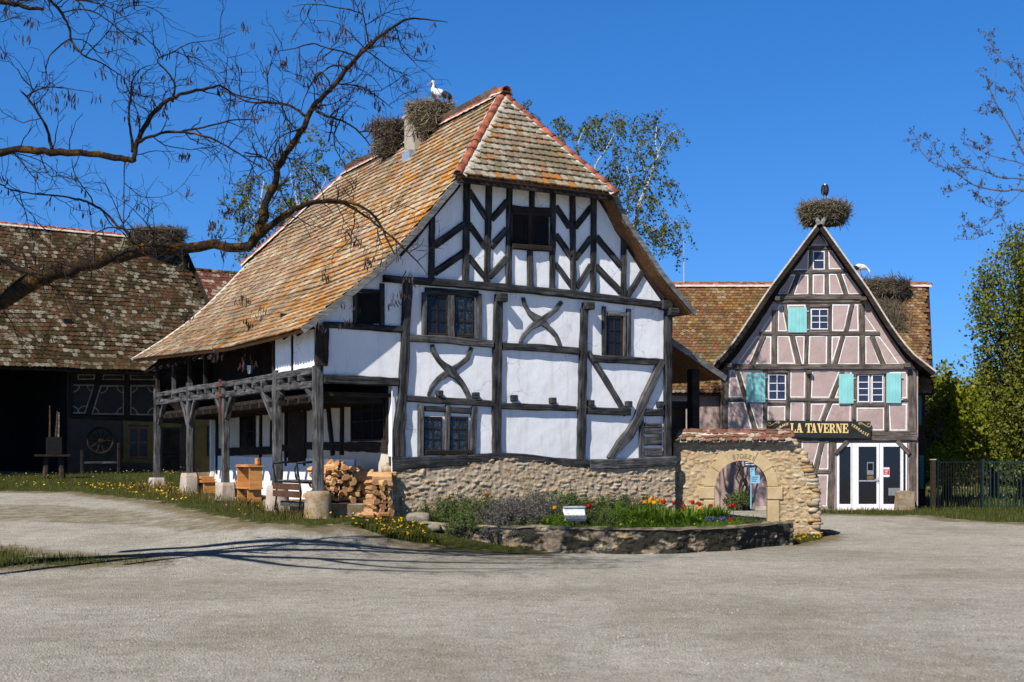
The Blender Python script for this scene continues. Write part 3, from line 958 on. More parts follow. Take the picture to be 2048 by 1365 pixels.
# bargeboards on the front verges
for prof, left in ((pL[:-1], True), (pR[:-1], False)):
    mb = MB(); L = arclen(prof)
    for i in range(31):
        t, z, vt, vz = on_prof(prof, L, L[-1]*i/30)
        N = Vector((-vz, 0, vt)) if left else Vector((vz, 0, -vt))
        wv = 0.012*noise.noise(Vector((i*0.6, 2, 1)))
        for s_, o in ((-0.545, 0.03+wv), (-0.545, -0.105+wv), (-0.505, -0.105+wv), (-0.505, 0.03+wv)):
            mb.v.append(tuple(Vector((t, s_, z))+N*o))
    for i in range(30):
        for j in range(4):
            j2 = (j+1) % 4
            mb.f.append((i*4+j, i*4+j2, i*4+4+j2, i*4+4+j))
    mb.f += [(0, 3, 2, 1), (120, 121, 122, 123)]
    mb.build('bargeboard', M_SILVER, roof)
# hip eave board
mb = MB(); mb.cbox(hL+0.1, hR-0.1, -0.66, -0.60, hZ-0.16, hZ-0.03, 0.008); mb.build('eave_board', M_OAKDARK, roof)
# rafter feet under the left eave
mb = MB()
for i in range(16):
    s_ = 0.3+i*0.92
    t0, z0, vt, vz = on_prof(pL, Lp, 0.25)
    A = Vector((t0, s_, z0-0.20)); Bq = A+Vector((vt, 0, vz))*1.1
    mb.tube([A, Bq], 0.055, 4)
mb.build('rafter_feet', M_OAKDARK, roof)

# walls --------------------------------------------------------------
tD = FAC.pix(1338, 800)[0]
def under(prof, off):
    out = []
    L = arclen(prof)
    for i in range(len(prof)-1):
        t, z, vt, vz = on_prof(prof, L, L[i]+0.001)
        out.append((t, z-off))
    return out
uL = [p for p in under(pL, 0.22) if p[0] > -1.9]; uR = [p for p in under(pR, 0.22) if p[0] < tD]
uL.append((hL+0.28, 8.42)); uR.append((hR-0.28, 8.42))
zl0 = FAC.pix(720, 768)[1]
poly = [(0.0, 1.3), (tD, 1.3), (tD, uR[0][1]-0.2)] + uR + [(hL+0.2, 8.2)][:0] + uL[::-1] + [(-1.78, uL[0][1]-0.10), (-1.78, zl0), (0.0, zl0)]
panel(FAC, poly, 0.0, 'gable_wall', M_WHITE, az=True, thick=0.22)
w = MB(); w.box(tD-0.02, tD-0.22, 0.3, 14.3, 0.2, 5.55); w.build('right_wall', M_WHITE, house)
w = MB(); w.box(0.0, tD, 14.32, 14.5, 0.2, 5.6); w.build('rear_wall', M_WHITE, house)
# wall under the arcade : ground floor seen from the left
zc = 3.15
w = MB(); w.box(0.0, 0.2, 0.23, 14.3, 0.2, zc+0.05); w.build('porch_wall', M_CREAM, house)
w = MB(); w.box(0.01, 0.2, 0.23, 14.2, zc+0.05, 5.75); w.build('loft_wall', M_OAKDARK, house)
panel(INN, [(-13.9, 0.5), (-2.2, 0.5), (-2.2, 1.72), (-13.9, 1.86)], 0.010, 'porch_dado', M_WHITE, az=True, thick=0.009)
w = MB(); w.cbox(-1.62, -0.01, 0.3, 4.4, 0.2, 0.70, 0.03); w.build('porch_floor', M_PLINTHMOSS, house)
w = MB(); w.box(-1.72, -0.002, 0.05, 14.2, zc, zc+0.09)
for i in range(20): w.box(-1.86, -0.002, 0.4+i*0.70, 0.52+i*0.70, zc-0.13, zc-0.004)
w.build('gallery_floor', M_OAKDARK, house)
w = MB(); w.box(-1.75, -0.001, 14.2, 14.35, zc, 5.0); w.build('porch_end_wall', M_OAKDARK, house)

# stone base -------------------------------------------------------------
sill_bot = [(75,1270),(250,1252),(480,1222),(700,1196),(850,1190),(1000,1205),(1200,1230),(1360,1252),(1700,1250),(1935,1225)]
sb = [FAC.pix(Z3[0]+x/Z3[2], Z3[1]+y/Z3[2])[:2] for x, y in sill_bot]
def interp(pts, a):
    if a <= pts[0][0]: return pts[0][1]
    for p, q in zip(pts[:-1], pts[1:]):
        if a <= q[0]: return p[1]+(q[1]-p[1])*(a-p[0])/(q[0]-p[0])
    return pts[-1][1]
base = rubble(FAC, -0.12, tD+0.10, lambda a: 0.15, lambda a: interp(sb, a)+0.05, 'stone_base', house, cell=(0.29, 0.095), h0=0.12, bulge=0.055, mort=(0.64, 0.50, 0.35), res=0.022)
rubble(INN, -4.5, 0.10, lambda a: 0.2, lambda a: 1.36+0.28*sstep(-0.25, -0.05, a), 'stone_base', house, h0=0.10, off=5.0, bulge=0.06, res=0.04)
mb = MB(); cols = []
for i, (z, r) in enumerate(((0.38, 0.22), (0.70, 0.17), (0.98, 0.17), (1.22, 0.15), (1.48, 0.12))):
    boulder(mb, cols, (-0.02+0.02*(i % 2), 0.05, z), (0.21, 0.2, r), i+3, PAL_RUB[(i*2) % 7])
mb.build('corner_stones', M_RUBBLE, house, True, cols)

# timbers of the facade ----------------------------------------------------
def B3(pts, name, **k): return beam(FAC, pts, name, zoom=Z3, **k)
def B2(pts, name, **k): return beam(FAC, pts, name, zoom=Z2, **k)
def vert(f, x0, y0, x1, y1, w, name='timber_post', **k): return f([(x0, y0, w), (x1, y1, w)], name, **k)
B3([(62,1220,100),(250,1210,84),(420,1200,66),(560,1188,66)], 'sill_beam', depth=0.15, wob=0.08)
B3([(470,1190,52),(700,1172,52),(850,1168,50),(1000,1183,50),(1200,1205,54),(1400,1222,58)], 'sill_beam', depth=0.13, wob=0.06)
B3([(1370,1218,66),(1600,1215,66),(1935,1196,62)], 'sill_beam', depth=0.17, m=M_OAKGREY, wob=0.03)
B3([(178,20,62),(165,300,60),(160,450,60),(142,760,58),(120,1000,84),(120,1168,92)], 'timber_post', depth=0.10)
B3([(775,150,60),(768,440,66),(765,800,62),(765,1145,60)], 'timber_post', depth=0.085)
B3([(1345,195,50),(1335,480,56),(1328,850,58),(1320,1185,60)], 'timber_post', depth=0.085)
B3([(1893,225,54),(1893,700,52),(1890,1170,50)], 'timber_post', depth=0.10)
B2([(-50,688,42),(250,710,46),(700,745,50),(1000,772,50),(1300,805,48),(1790,864,46)], 'tie_beam', depth=0.14)
B3([(295,72,46),(645,96,46)], 'window_lintel', depth=0.06)
B3([(186,386,46),(420,398,50),(735,426,46)], 'timber_rail', depth=0.12, m=M_OAKGREY)
B3([(805,440,46),(1050,452,48),(1302,474,46)], 'timber_rail', depth=0.10)
B3([(1395,520,48),(1860,546,46)], 'timber_rail', depth=0.09)
B3([(168,786,42),(430,800,46),(735,820,42)], 'timber_rail', depth=0.09)
B3([(792,834,42),(1040,842,44),(1286,852,34)], 'timber_rail', depth=0.08)
B3([(1362,865,46),(1645,876,46)], 'timber_rail', depth=0.08)
B3([(1728,878,48),(1862,876,44)], 'timber_rail', depth=0.08)
for p in ([(340,428,26),(350,480,30),(385,535,34),(430,575,44),(460,605,66),(505,645,40),(550,705,34),(582,780,24)],
          [(602,448,26),(575,520,32),(520,565,36),(455,612,52),(385,655,36),(340,712,32),(318,768,22)]):
    B3(p, 'curved_brace', m=M_OAKGREY, depth=0.05, step=0.1)
for p in ([(942,118,26),(955,170,28),(985,220,34),(1020,250,48),(1062,272,60),(1110,315,34),(1160,370,30),(1188,440,24)],
          [(1196,146,26),(1160,198,30),(1100,240,36),(1045,285,52),(990,318,34),(948,368,30),(922,420,22)]):
    B3(p, 'curved_brace', m=M_OAKGREY, depth=0.05, step=0.1)
B3([(1372,480,40),(1500,685,40),(1622,892,40)], 'timber_brace', m=M_OAKGREY, depth=0.06)
B3([(1856,535,48),(1800,660,56),(1722,830,60),(1700,920,66),(1640,1020,72),(1580,1085,62),(1540,1140,50),(1508,1186,44)], 'timber_brace', m=M_OAKGREY, depth=0.10)
def stub(x, y, w, h, out, z=Z3, m=M_OAK):
    a, zz, k = FAC.pix(z[0]+x/z[2], z[1]+y/z[2]); hw_ = w/z[2]*k/F/2; hh = h/z[2]*k/F/2
    fr = FAC.frame()
    mb = MB(); mb.cbox(a-hw_, a+hw_, zz-hh, zz+hh, -0.05, out, 0.018, fr); mb.build('joist_end', m, house)
for x, y in ((385,752),(625,765),(877,783),(1132,800),(1383,817),(1633,823),(1840,825)): stub(x, y, 42, 42, 0.14)
stub(780,125,62,56,0.30); stub(1355,178,58,50,0.30); stub(1905,218,76,50,0.30); stub(1870,172,80,60,0.22)
# windows of the facade
for x0, y0, x1, y1, w_ in ((288,86,288,366,32),(463,106,463,382,46),(650,94,650,396,34)): vert(B3, x0, y0, x1, y1, w_, 'window_post', depth=0.075, m=M_OAKGREY)
wA = window(FAC, (314,118,432,350), 2, 3, Z3, M_OAKDARK, M_GLASS)
wB = window(FAC, (494,122,608,356), 2, 3, Z3, M_OAKDARK, M_LACE)
for x0, y0, x1, y1, w_ in ((265,826,262,1162,38),(445,830,436,1162,36),(620,840,605,1156,42)): vert(B3, x0, y0, x1, y1, w_, 'window_post', depth=0.075, m=M_OAKGREY)
B3([(288,852,36),(426,858,36)], 'window_lintel', depth=0.05); B3([(464,860,36),(602,870,36)], 'window_lintel', depth=0.05)
window(FAC, (292,918,396,1120), 2, 3, Z3, M_OAKDARK, M_LACE); window(FAC, (462,918,566,1122), 2, 3, Z3, M_OAKDARK, M_LACE)
vert(B3, 1475, 178, 1475, 496, 28, 'window_post', depth=0.06); vert(B3, 1637, 195, 1635, 508, 34, 'window_post', depth=0.06, m=M_OAKGREY)
B3([(1500,226,28),(1618,232,28)], 'window_lintel', depth=0.05, m=M_OAKGREY); vert(B3, 1607, 246, 1605, 504, 18, 'window_post', depth=0.06, m=M_OAKGREY)
window(FAC, (1500,258,1586,486), 2, 3, Z3, M_OAKDARK, M_GLASS)
B3([(284,1142,34),(604,1140,34)], 'window_sill', m=M_OAKDARK, depth=0.06); B3([(308,366,24),(616,372,28)], 'window_sill', m=M_OAKDARK, depth=0.06)
# louvre bottom right
vert(B3, 1722, 908, 1722, 1176, 34, 'timber_post', depth=0.06, m=M_OAKGREY)
for i, (y, h) in enumerate(((962, 34), (1002, 38), (1060, 66), (1118, 12), (1148, 40))):
    B3([(1745,y,h),(1856,y,h)], 'louvre_board', depth=0.035+0.012*(i % 2), m=M_OAKGREY)
# gable timbers
for x0, y0, x1, y1, w_ in ((276,228,268,694,40),(505,38,495,716,45),(652,50,637,728,45),(787,70,780,744,42),(935,86,935,216,38),(922,498,922,760,44),
                           (1073,105,1068,775,40),(1200,118,1208,786,40),(1342,146,1338,800,40),(1540,400,1538,826,38)):
    vert(B2, x0, y0, x1, y1, w_, 'timber_post', depth=0.06)
for x0, y0, x1, y1, w_ in ((290,470,485,330,46),(290,650,485,515,46),(518,105,634,285,42),(518,325,628,482,40),(516,540,618,672,38),
                           (668,295,772,178,44),(664,480,768,362,44),(655,678,768,550,42),
                           (1092,212,1182,348,40),(1092,398,1186,538,40),(1090,588,1196,734,38),(1220,348,1326,216,40),(1222,556,1326,418,42),(1230,748,1324,598,38),
                           (1360,412,1522,604,42),(1358,606,1522,774,42),(1562,812,1674,628,40)):
    vert(B2, x0, y0, x1, y1, w_, 'timber_brace', depth=0.05, wob=0.04)
B2([(1398,168,46),(1480,300,46),(1560,440,46),(1680,640,44),(1800,815,44)], 'rafter_and_shade_band', depth=0.06, m=M_OAKDARK)
B2([(452,66,30),(300,240,36),(150,430,36),(60,530,36)], 'rafter_and_shade_band', depth=0.05, m=M_OAKDARK)  # dark band standing for the shadow under the left verge
# attic window; flat dark sheets stand for shade in its two openings
B2([(800,234,60),(1052,252,60)], 'window_lintel', depth=0.07, m=M_OAKDARK)
vert(B2, 920, 260, 922, 490, 38, 'window_post', depth=0.07, m=M_OAKDARK)
B2([(798,476,36),(1052,494,36)], 'window_sill', depth=0.12, m=M_OAKDARK)
for x0, x1, yt in ((812, 896, 250), (948, 1044, 262)):
    pts = [(x0, 470), (x1, 478)] + [((x0+x1)/2+(x1-x0)/2*math.cos(math.pi*i/8), yt+42-40*math.sin(math.pi*i/8)) for i in range(9)]
    panel(FAC, pts, 0.006, 'attic_dark_sheet', M_BLACK, zoom=Z2)
panel(FAC, [(800,240),(1050,255),(1050,480),(800,470)], 0.003, 'attic_shutter', M_OAKDARK, zoom=Z2)
# porch upper wall on the facade
def B5(pts, name, **k): return beam(FAC, pts, name, zoom=Z5, **k)
B5([(960,1170,46),(1250,1186,50),(1570,1210,50)], 'timber_rail', depth=0.09)
vert(B5, 1208, 930, 1208, 1170, 36, 'window_post', depth=0.05); vert(B5, 1417, 850, 1417, 1180, 38, 'window_post', depth=0.05)
B5([(1225,905,26),(1405,912,26)], 'window_lintel', depth=0.05)
panel(FAC, [(1222,920),(1402,924),(1402,1165),(1222,1160)], 0.004, 'opening_dark_sheet', M_BLACK, zoom=Z5)  # flat dark sheet standing for shade in the opening
def B4(pts, name, pl=FAC, **k): return beam(pl, pts, name, zoom=Z4, **k)
B4([(1225,384,52),(1450,392,58),(1705,408,54)], 'timber_beam', depth=0.10)
B4([(1215,40,78),(1208,300,76)], 'timber_post', depth=0.10, m=M_OAKDARK)
# conduit down the corner
mb = MB(); c0 = FAC.pix(784, 780); mb.tube([FAC.loc(c0[0]-0.02, c0[1], 0.05), FAC.loc(-0.08, 2.0, 0.14), FAC.loc(-0.08, 0.75, 0.16)], 0.014, 6)
mb.build('white_conduit', M_WHITEPAINT, house)

# arcade ---------------------------------------------------------------
def spos(px, py, z4=True):
    x, y = (Z4[0]+px/Z4[2], Z4[1]+py/Z4[2]) if z4 else (px, py)
    a, z, k = SID.pix(x, y); return -a, z, k
posts = [(1190,300,1112,68,(1180,1250)), (925,330,1078,62,(895,1200)), (590,400,1058,50,(585,1185)), (355,410,996,44,(358,1145)), (145,450,1026,46,(139,1090))]
ARC_S = []
for i, (x, y0, y1, w_, (bx, by)) in enumerate(posts):
    s_, z1, k = spos(x, y1); _, z0, _ = spos(x, y0)
    wd = w_/Z4[2]*k/F*0.86
    ARC_S.append((s_, z1, wd))
    nm_ = 'arcade_post'
    mb = MB(); rs = random.Random(40+i)
    zs = [z1 + (z0-z1)*j/10 for j in range(11)]
    Xv = []
    for j, z in enumerate(zs):
        hw_ = wd/2*(1+rs.uniform(-0.05, 0.05))
        if i < 2 and j == 1: hw_ *= 1.16
        if i < 3 and j == 0: hw_ *= 1.10
        ox = rs.uniform(-0.012, 0.012)
        c = hw_*0.22
        for u, v in ((-hw_, -hw_+c), (-hw_+c, -hw_), (hw_-c, -hw_), (hw_, -hw_+c), (hw_, hw_-c), (hw_-c, hw_), (-hw_+c, hw_), (-hw_, hw_-c)):
            Xv.append((z-z1, u+ox, v))
    for v in Xv: mb.v.append(v)
    for j in range(10):
        for k8 in range(8):
            k9 = (k8+1) % 8
            mb.f.append((j*8+k8, j*8+k9, j*8+8+k9, j*8+8+k8))
    mb.f += [tuple(range(7, -1, -1)), tuple(80+k8 for k8 in range(8))]
    # local x up
    Mx = Matrix(((0, 1, 0, -1.80), (0, 0, 1, s_), (1, 0, 0, z1), (0, 0, 0, 1)))
    mb.build(nm_, M_OAKGREY, house, M=Mx)
    # plinth
    t_ = -1.80; zb = 0.36+0.033*s_ - 0.10
    ws = [(0.27, 0.34), (0.25, 0.33), (0.235, 0.25), (0.225, 0.25), (0.23, 0.25)][i]
    pb = MB(); nn = 9
    for j in range(nn):
        u = j/(nn-1); z = zb+(z1-zb)*u
        r = ws[1]+(ws[0]-ws[1])*u**(0.7 if i < 2 else 1.6)
        if j == nn-1: r *= 0.90
        for q in range(16):
            g = 2*math.pi*(q+0.5)/16
            cx, cy = math.cos(g), math.sin(g); sq = 1/max(abs(cx), abs(cy))
            e = (1*(0.75)+sq*0.25) if i < 2 else min(sq, 1.26)
            rr = r*e*(1+0.045*noise.noise(Vector((cx*2+i*5, cy*2, z*4))))
            pb.v.append((t_+cx*rr, s_+cy*rr, z))
    for j in range(nn-1):
        for q in range(16):
            q2 = (q+1) % 16
            pb.f.append((j*16+q, j*16+q2, j*16+16+q2, j*16+16+q))
    pb.f.append(tuple((nn-1)*16+q for q in range(16)))
    pb.build('post_plinth', M_PLINTHMOSS if i == 0 else M_PLINTH, house, i < 2)
def BS(pts, name, **k): return beam(SID, pts, name, zoom=Z4, m=k.pop('m', M_OAKGREY), **k)
BS([(148,492,30),(355,450,34),(598,418,36)], 'gallery_rail', depth=0.06, back=0.08)
BS([(598,420,36),(740,400,40),(890,374,44),(1165,330,48)], 'gallery_rail', depth=0.06, back=0.08)
BS([(148,540,34),(355,512,36),(600,488,40),(890,446,46),(1165,420,48)], 'arcade_beam', depth=0.06, back=0.08)
for x, y in ((175,512),(262,497),(315,492),(372,486),(430,470),(480,466),(532,464),(675,445),(732,440),(790,428),(848,416),(960,395),(1030,390),(1090,380)):
    s_, z, k = spos(x, y)
    mb = MB(); q = 0.085 if x < 600 else 0.10
    mb.cbox(-1.92, -1.6, s_-q*0.6, s_+q*0.6, z-q*0.75, z+q*0.75, 0.015); mb.build('joist_end', M_OAKGREY, house)
for x0, y0, x1, y1, w_ in ((530,512,582,662,34),(632,500,594,640,30),(836,478,902,648,44),(950,470,920,580,40),(312,536,346,682,26),(398,524,362,672,26),(190,545,154,680,26),(1122,446,1175,560,40)):
    BS([(x0,y0,w_),((x0+x1)/2+(x1-x0)*0.06,(y0+y1)/2,w_*1.0),(x1,y1,w_*0.7)], 'arcade_brace', depth=0.045, back=0.09)
# iron strap on the third post
mb = MB()
for y in (425, 492):
    s_, z, k = spos(580, y); mb.box(-1.95, -1.88, s_-0.30, s_+0.30, z-0.035, z+0.035)
s_, z, k = spos(580, 400); mb.box(-1.945, -1.885, s_-0.03, s_+0.03, z-1.15, z+0.05)
mb.build('iron_strap', plain('rusty_iron', (0.10, 0.045, 0.035), 0.8), house)
# gallery end panel and its stiles
panel(SID, [(912,120),(1165,60),(1165,345),(912,362)], 0.0, 'gallery_panel', M_WHITE, zoom=Z4, thick=0.06)
BS([(1026,96,22),(1026,345,22)], 'gallery_stile', m=M_OAKDARK, depth=0.03); BS([(903,125,26),(903,370,26)], 'gallery_stile', m=M_OAKDARK, depth=0.03)
for x, yt in ((250,420),(455,395),(355,410),(145,440)):
    BS([(x,yt-150,20),(x,yt+45,26)], 'gallery_stile', m=M_OAKGREY if x in (250,) else M_OAKDARK, depth=0.03, back=0.06)
s_, z, k = spos(900, 330)
w = MB(); w.box(-1.62, -0.02, s_-0.03, s_+0.03, zc+0.1, 5.3); w.build('gallery_partition', M_OAKDARK, house)
# porch wall details on the inner plane
def BI(pts, name, **k): return beam(INN, pts, name, zoom=Z4, m=k.pop('m', M_OAKDARK), **k)
BI([(548,860,50),(900,850,50)], 'timber_rail', depth=0.03); BI([(905,835,44),(1000,832,44)], 'timber_rail', depth=0.03)
BI([(1110,820,50),(1640,830,70)], 'timber_rail', depth=0.03)
BI([(640,590,36),(840,580,36)], 'timber_rail', depth=0.03); BI([(560,520,40),(1640,480,60)], 'timber_rail', depth=0.03)
for x0, y0, x1, y1, w_ in ((535,520,535,1000,30),(822,520,818,940,26),(892,560,890,850,24),(1250,470,1290,880,34),(1352,450,1348,880,32),(1640,480,1640,800,22)):
    BI([(x0,y0,w_),(x1,y1,w_)], 'timber_post', depth=0.035)
window(INN, (690,625,780,825), 2, 2, Z4, M_OAKDARK, M_GLASS); window(INN, (1415,530,1625,780), 3, 2, Z4, M_OAKDARK, M_GLASS)
dr = panel(INN, [(1000,600),(1100,595),(1100,930),(1000,930)], 0.03, 'door', M_OAKDARK, zoom=Z4, thick=0.04)
BI([(985,560,24),(985,950,24)], 'door_frame', depth=0.05); BI([(1108,550,24),(1108,950,24)], 'door_frame', depth=0.05)
# glazed lantern on the gallery
lan = empty('hanging_lantern', (0, 0, 0), 0, 'glazed lantern under the dark eave of the white house, above the arcade rail', 'lantern')
s_, z, k = spos(735, 320)
p = house.matrix_basis @ Vector((0, 0, 0))
lw = hw(-1.75, s_, z)
lan.location = lw; lan.scale = (0.75,)*3
mb = MB(); mb.lathe([(0.07, -0.16), (0.12, 0.12)], 6); mb.build('lantern_glass', M_ALU, lan)
mb = MB(); mb.lathe([(0.14, 0.12), (0.10, 0.20), (0.03, 0.27)], 6); mb.tube([(0, 0, 0.27), (0, 0, 0.75)], 0.012, 4);
mb.build('lantern_cap', M_BLACKMETAL, lan); mb = MB(); mb.lathe([(0.08, -0.19), (0.08, -0.161)], 6); mb.build('lantern_base', M_BLACKMETAL, lan)
# chimney on the ridge
mb = MB(); s_c = 6.25
mb.cbox(3.34, 3.96, s_c-0.33, s_c+0.33, 10.1, 11.52, 0.015); mb.cbox(3.29, 4.01, s_c-0.38, s_c+0.38, 11.521, 11.60, 0.01)
ch = mb.build('chimney', M_CHIM, house)
mb = MB(); mb.box(3.16, 3.30, s_c-0.42, s_c+0.10, 10.12, 10.46); mb.build('lead_flashing', plain('blue_grey_zinc', (0.30, 0.36, 0.44), 0.5, 0.3), ch)

# lean-to on the right of the house -----------------------------------
LEAN = Plane(house, (0, 0.9, 0), (1, 0, 0), (0, -1, 0))
l0 = LEAN.pix(1343, 680); l1 = LEAN.pix(1452, 754)
A = Vector((8.0, 0.9, l0[1]+(l0[0]-8.0)*(l0[1]-l1[1])/(l1[0]-l0[0]))); Bq = Vector((l1[0], 0.9, l1[1]))
V = (A-Bq); Lx = V.length; V.normalize(); N = V.cross(Vector((0, -1, 0))).normalized()
if N.z < 0: N = -N
mb = MB()
vs = []
for s_ in (0.92, 6.5):
    for q in (A, Bq):
        for o in (-0.02, -0.08):
            vs.append(Vector((q.x, s_, q.z))+N*o)
mb.add(vs, [(0,1,3,2),(4,6,7,5),(0,2,6,4),(1,5,7,3),(0,4,5,1),(2,3,7,6)])
lr = mb.build('lean_to_roof', M_SOFFIT, house)
def lrows(i):
    o = Bq+V*(0.2*i)
    return [0.95+0.18*j+(0.09 if i % 2 else 0) for j in range(30)], (lambda u: Vector((o.x, u, o.z))), Vector((0, 1, 0)), V, N
tile_field('roof_tiles', M_TILE_TAV, lr, lrows, int(Lx/0.2), 0.18, 0.2, seed=77)
mb = MB(); q0 = A+N*0.03; q1 = Bq+N*0.03
mb.add([q0+Vector((0,-0.04,0)), q1+Vector((0,-0.04,0)), q1-N*0.16+Vector((0,-0.04,0)), q0-N*0.16+Vector((0,-0.04,0)), q0, q1, q1-N*0.16, q0-N*0.16],
       [(0,3,2,1),(4,5,6,7),(0,1,5,4),(1,2,6,5),(2,3,7,6),(3,0,4,7)])
mb.build('bargeboard', M_SILVER, lr)
mb = MB(); pz = LEAN.pix(1397, 800)
mb.cbox(pz[0]-0.13, pz[0]+0.13, 1.0, 1.26, 0.0, 4.2, 0.02); mb.build('lean_to_post', M_OAKDARK, house)
pz1 = LEAN.pix(1360, 815)
mb = MB(); mb.box(8.0, pz[0]-0.14, 1.2, 1.3, pz1[1]-0.02, pz1[1]+0.18); mb.build('lean_to_rail', M_OAKDARK, house)
mb = MB(); mb.box(8.0, pz[0]-0.1, 1.34, 1.42, 0.0, pz1[1]); mb.build('lean_to_boarding', plain('dark_ochre_board', (0.05, 0.032, 0.012), 0.8), house)
mb = MB(); mb.box(8.0, pz[0]+0.1, 5.9, 6.0, 0.0, 4.4); mb.build('lean_to_rear_wall', M_OAKDARK, house)
# ------------------------------------------------------------------ outline ribbons, shared small builders
def ribbon(mb, pl, pts, w, h, t=0.006):
    """closed painted line just inside a polygon given in (a,z)"""
    n = len(pts)
    ar = sum(pts[i][0]*pts[(i+1) % n][1]-pts[(i+1) % n][0]*pts[i][1] for i in range(n))
    if ar < 0: pts = pts[::-1]
    P = [Vector(p) for p in pts]; inn = []
    for i in range(n):
        d0 = (P[i]-P[i-1]).normalized(); d1 = (P[(i+1) % n]-P[i]).normalized()
        n0 = Vector((-d0.y, d0.x)); n1 = Vector((-d1.y, d1.x)); m_ = (n0+n1)
        m_ = m_/max(0.35, m_.length_squared)*2*w*random.uniform(0.85, 1.15) if m_.length > 1e-6 else n0*w
        if m_.length > 2.2*w: m_ = m_.normalized()*2.2*w
        inn.append(P[i]+m_)
    fr = pl.frame(); k = len(mb.v)
    for p in P: mb.v.append(tuple(fr @ Vector((p.x, p.y, h))))
    for p in inn: mb.v.append(tuple(fr @ Vector((p.x, p.y, h))))
    for i in range(n):
        j = (i+1) % n
        mb.f.append((k+i, k+j, k+n+j, k+n+i))
def zpix(pl, pts, z):
    return [pl.pix(z[0]+x/z[2], z[1]+y/z[2])[:2] for x, y in pts]

# ------------------------------------------------------------------ tavern (pink half-timbered gable)
tav = empty('pink_tavern_house', (7.37, 45.0, 0), 0, 'pink half-timbered tavern with turquoise shutters, steep gable and white painted panel outlines', 'house')
TAV = Plane(tav, (0, 0, 0), (1, 0, 0), (0, -1, 0))
TVG = Plane(tav, (0, -0.45, 0), (1, 0, 0), (0, -1, 0))
Z7 = (1330, 370, 3.5); Z8 = (1420, 720, 4.096)
tp = zpix(TVG, [(345,1262),(480,1110),(600,930),(740,720),(1083,262)], Z7)
tq = zpix(TVG, [(1895,1312),(1720,1175),(1590,1005),(1420,735),(1083,262)], Z7)
tq[-1] = tp[-1]
def roof2(parent, prof, left, s0, s1, m, seed, expo=0.18, w=0.17, deck=M_OAKDARK):
    L = arclen(prof)
    def rows(i):
        v = i*expo
        t, z, vt, vz = on_prof(prof, L, v+0.1); t0, z0, _, _ = on_prof(prof, L, v)
        k = int((s1-s0)/w); off = w/2 if i % 2 else 0
        V = Vector((vt, 0, vz)); N = Vector((-vz, 0, vt)) if left else Vector((vz, 0, -vt))
        return [s0+w*0.5+off+w*j for j in range(k)], (lambda u: Vector((t0, u, z0))), (Vector((0, -1, 0)) if left else Vector((0, 1, 0))), V, N
    mb = MB(); n = 14
    for i in range(n+1):
        t, z, vt, vz = on_prof(prof, L, L[-1]*i/n)
        N = Vector((-vz, 0, vt)) if left else Vector((vz, 0, -vt))
        for s in (s0, s1):
            for o in (0.03, 0.11): mb.v.append(tuple(Vector((t, s, z))-N*o))
    for i in range(n):
        a = i*4; b = a+4
        mb.f += [(a, a+2, b+2, b), (a+1, b+1, b+3, a+3), (a, b, b+1, a+1), (a+2, a+3, b+3, b+2)]
    mb.f += [(0, 1, 3, 2), (n*4, n*4+2, n*4+3, n*4+1)]
    rf = mb.build('roof', deck, parent)
    tile_field('roof_tiles', m, rf, rows, int(L[-1]/expo)+1, w, expo, seed=seed)
    # pale verge line and dark bargeboard
    for nm_, mm, o0, o1, y0, y1 in (('verge_strip', M_MORTAR, 0.055, 0.0, s0-0.02, s0+0.05), ('bargeboard', M_OAKDARK, -0.005, -0.15, s0-0.035, s0-0.001)):
        mb = MB()
        for i in range(n+1):
            t, z, vt, vz = on_prof(prof, L, L[-1]*i/n)
            N = Vector((-vz, 0, vt)) if left else Vector((vz, 0, -vt))
            c = Vector((t, 0, z))
            for y, o in ((y0, o0), (y0, o1), (y1, o1), (y1, o0)):
                q = c+N*o; mb.v.append((q.x, y, q.z))
        for i in range(n):
            for j in range(4):
                j2 = (j+1) % 4; mb.f.append((i*4+j, i*4+j2, i*4+4+j2, i*4+4+j))
        mb.f += [(0, 3, 2, 1), tuple(n*4+k for k in range(4))]
        mb.build(nm_, mm, rf)
    return rf
for rf_ in (roof2(tav, tp, True, -0.45, 4.6, M_TILE_TAV, 21), roof2(tav, tq, False, -0.45, 4.6, M_TILE_TAV, 22)):
    for o_ in [rf_]+kids(rf_):          # the wing runs back at a slight angle
        for v_ in o_.data.vertices: v_.co.x += 0.185*(v_.co.y+0.45)
ap = tp[-1]
WR = TAV.pix(1836, 800)[0]
wp = [(0.0, -0.1), (WR, -0.1), (WR, tq[0][1]+0.05)] + [(x, z-0.14) for x, z in tq[1:-1]] + [(ap[0], ap[1]-0.22)] + [(x, z-0.14) for x, z in tp[1:-1]][::-1] + [(0.0, tp[0][1]+0.1)]
panel(TAV, wp, 0.0, 'gable_wall', M_PINK, az=True, thick=0.25)
w = MB(); w.box(WR-0.26, WR-0.01, 0.26, 6, -0.1, 4.9); w.box(0.01, 0.24, 0.26, 6, -0.1, 4.9); w.build('side_wall', M_PINK, tav)
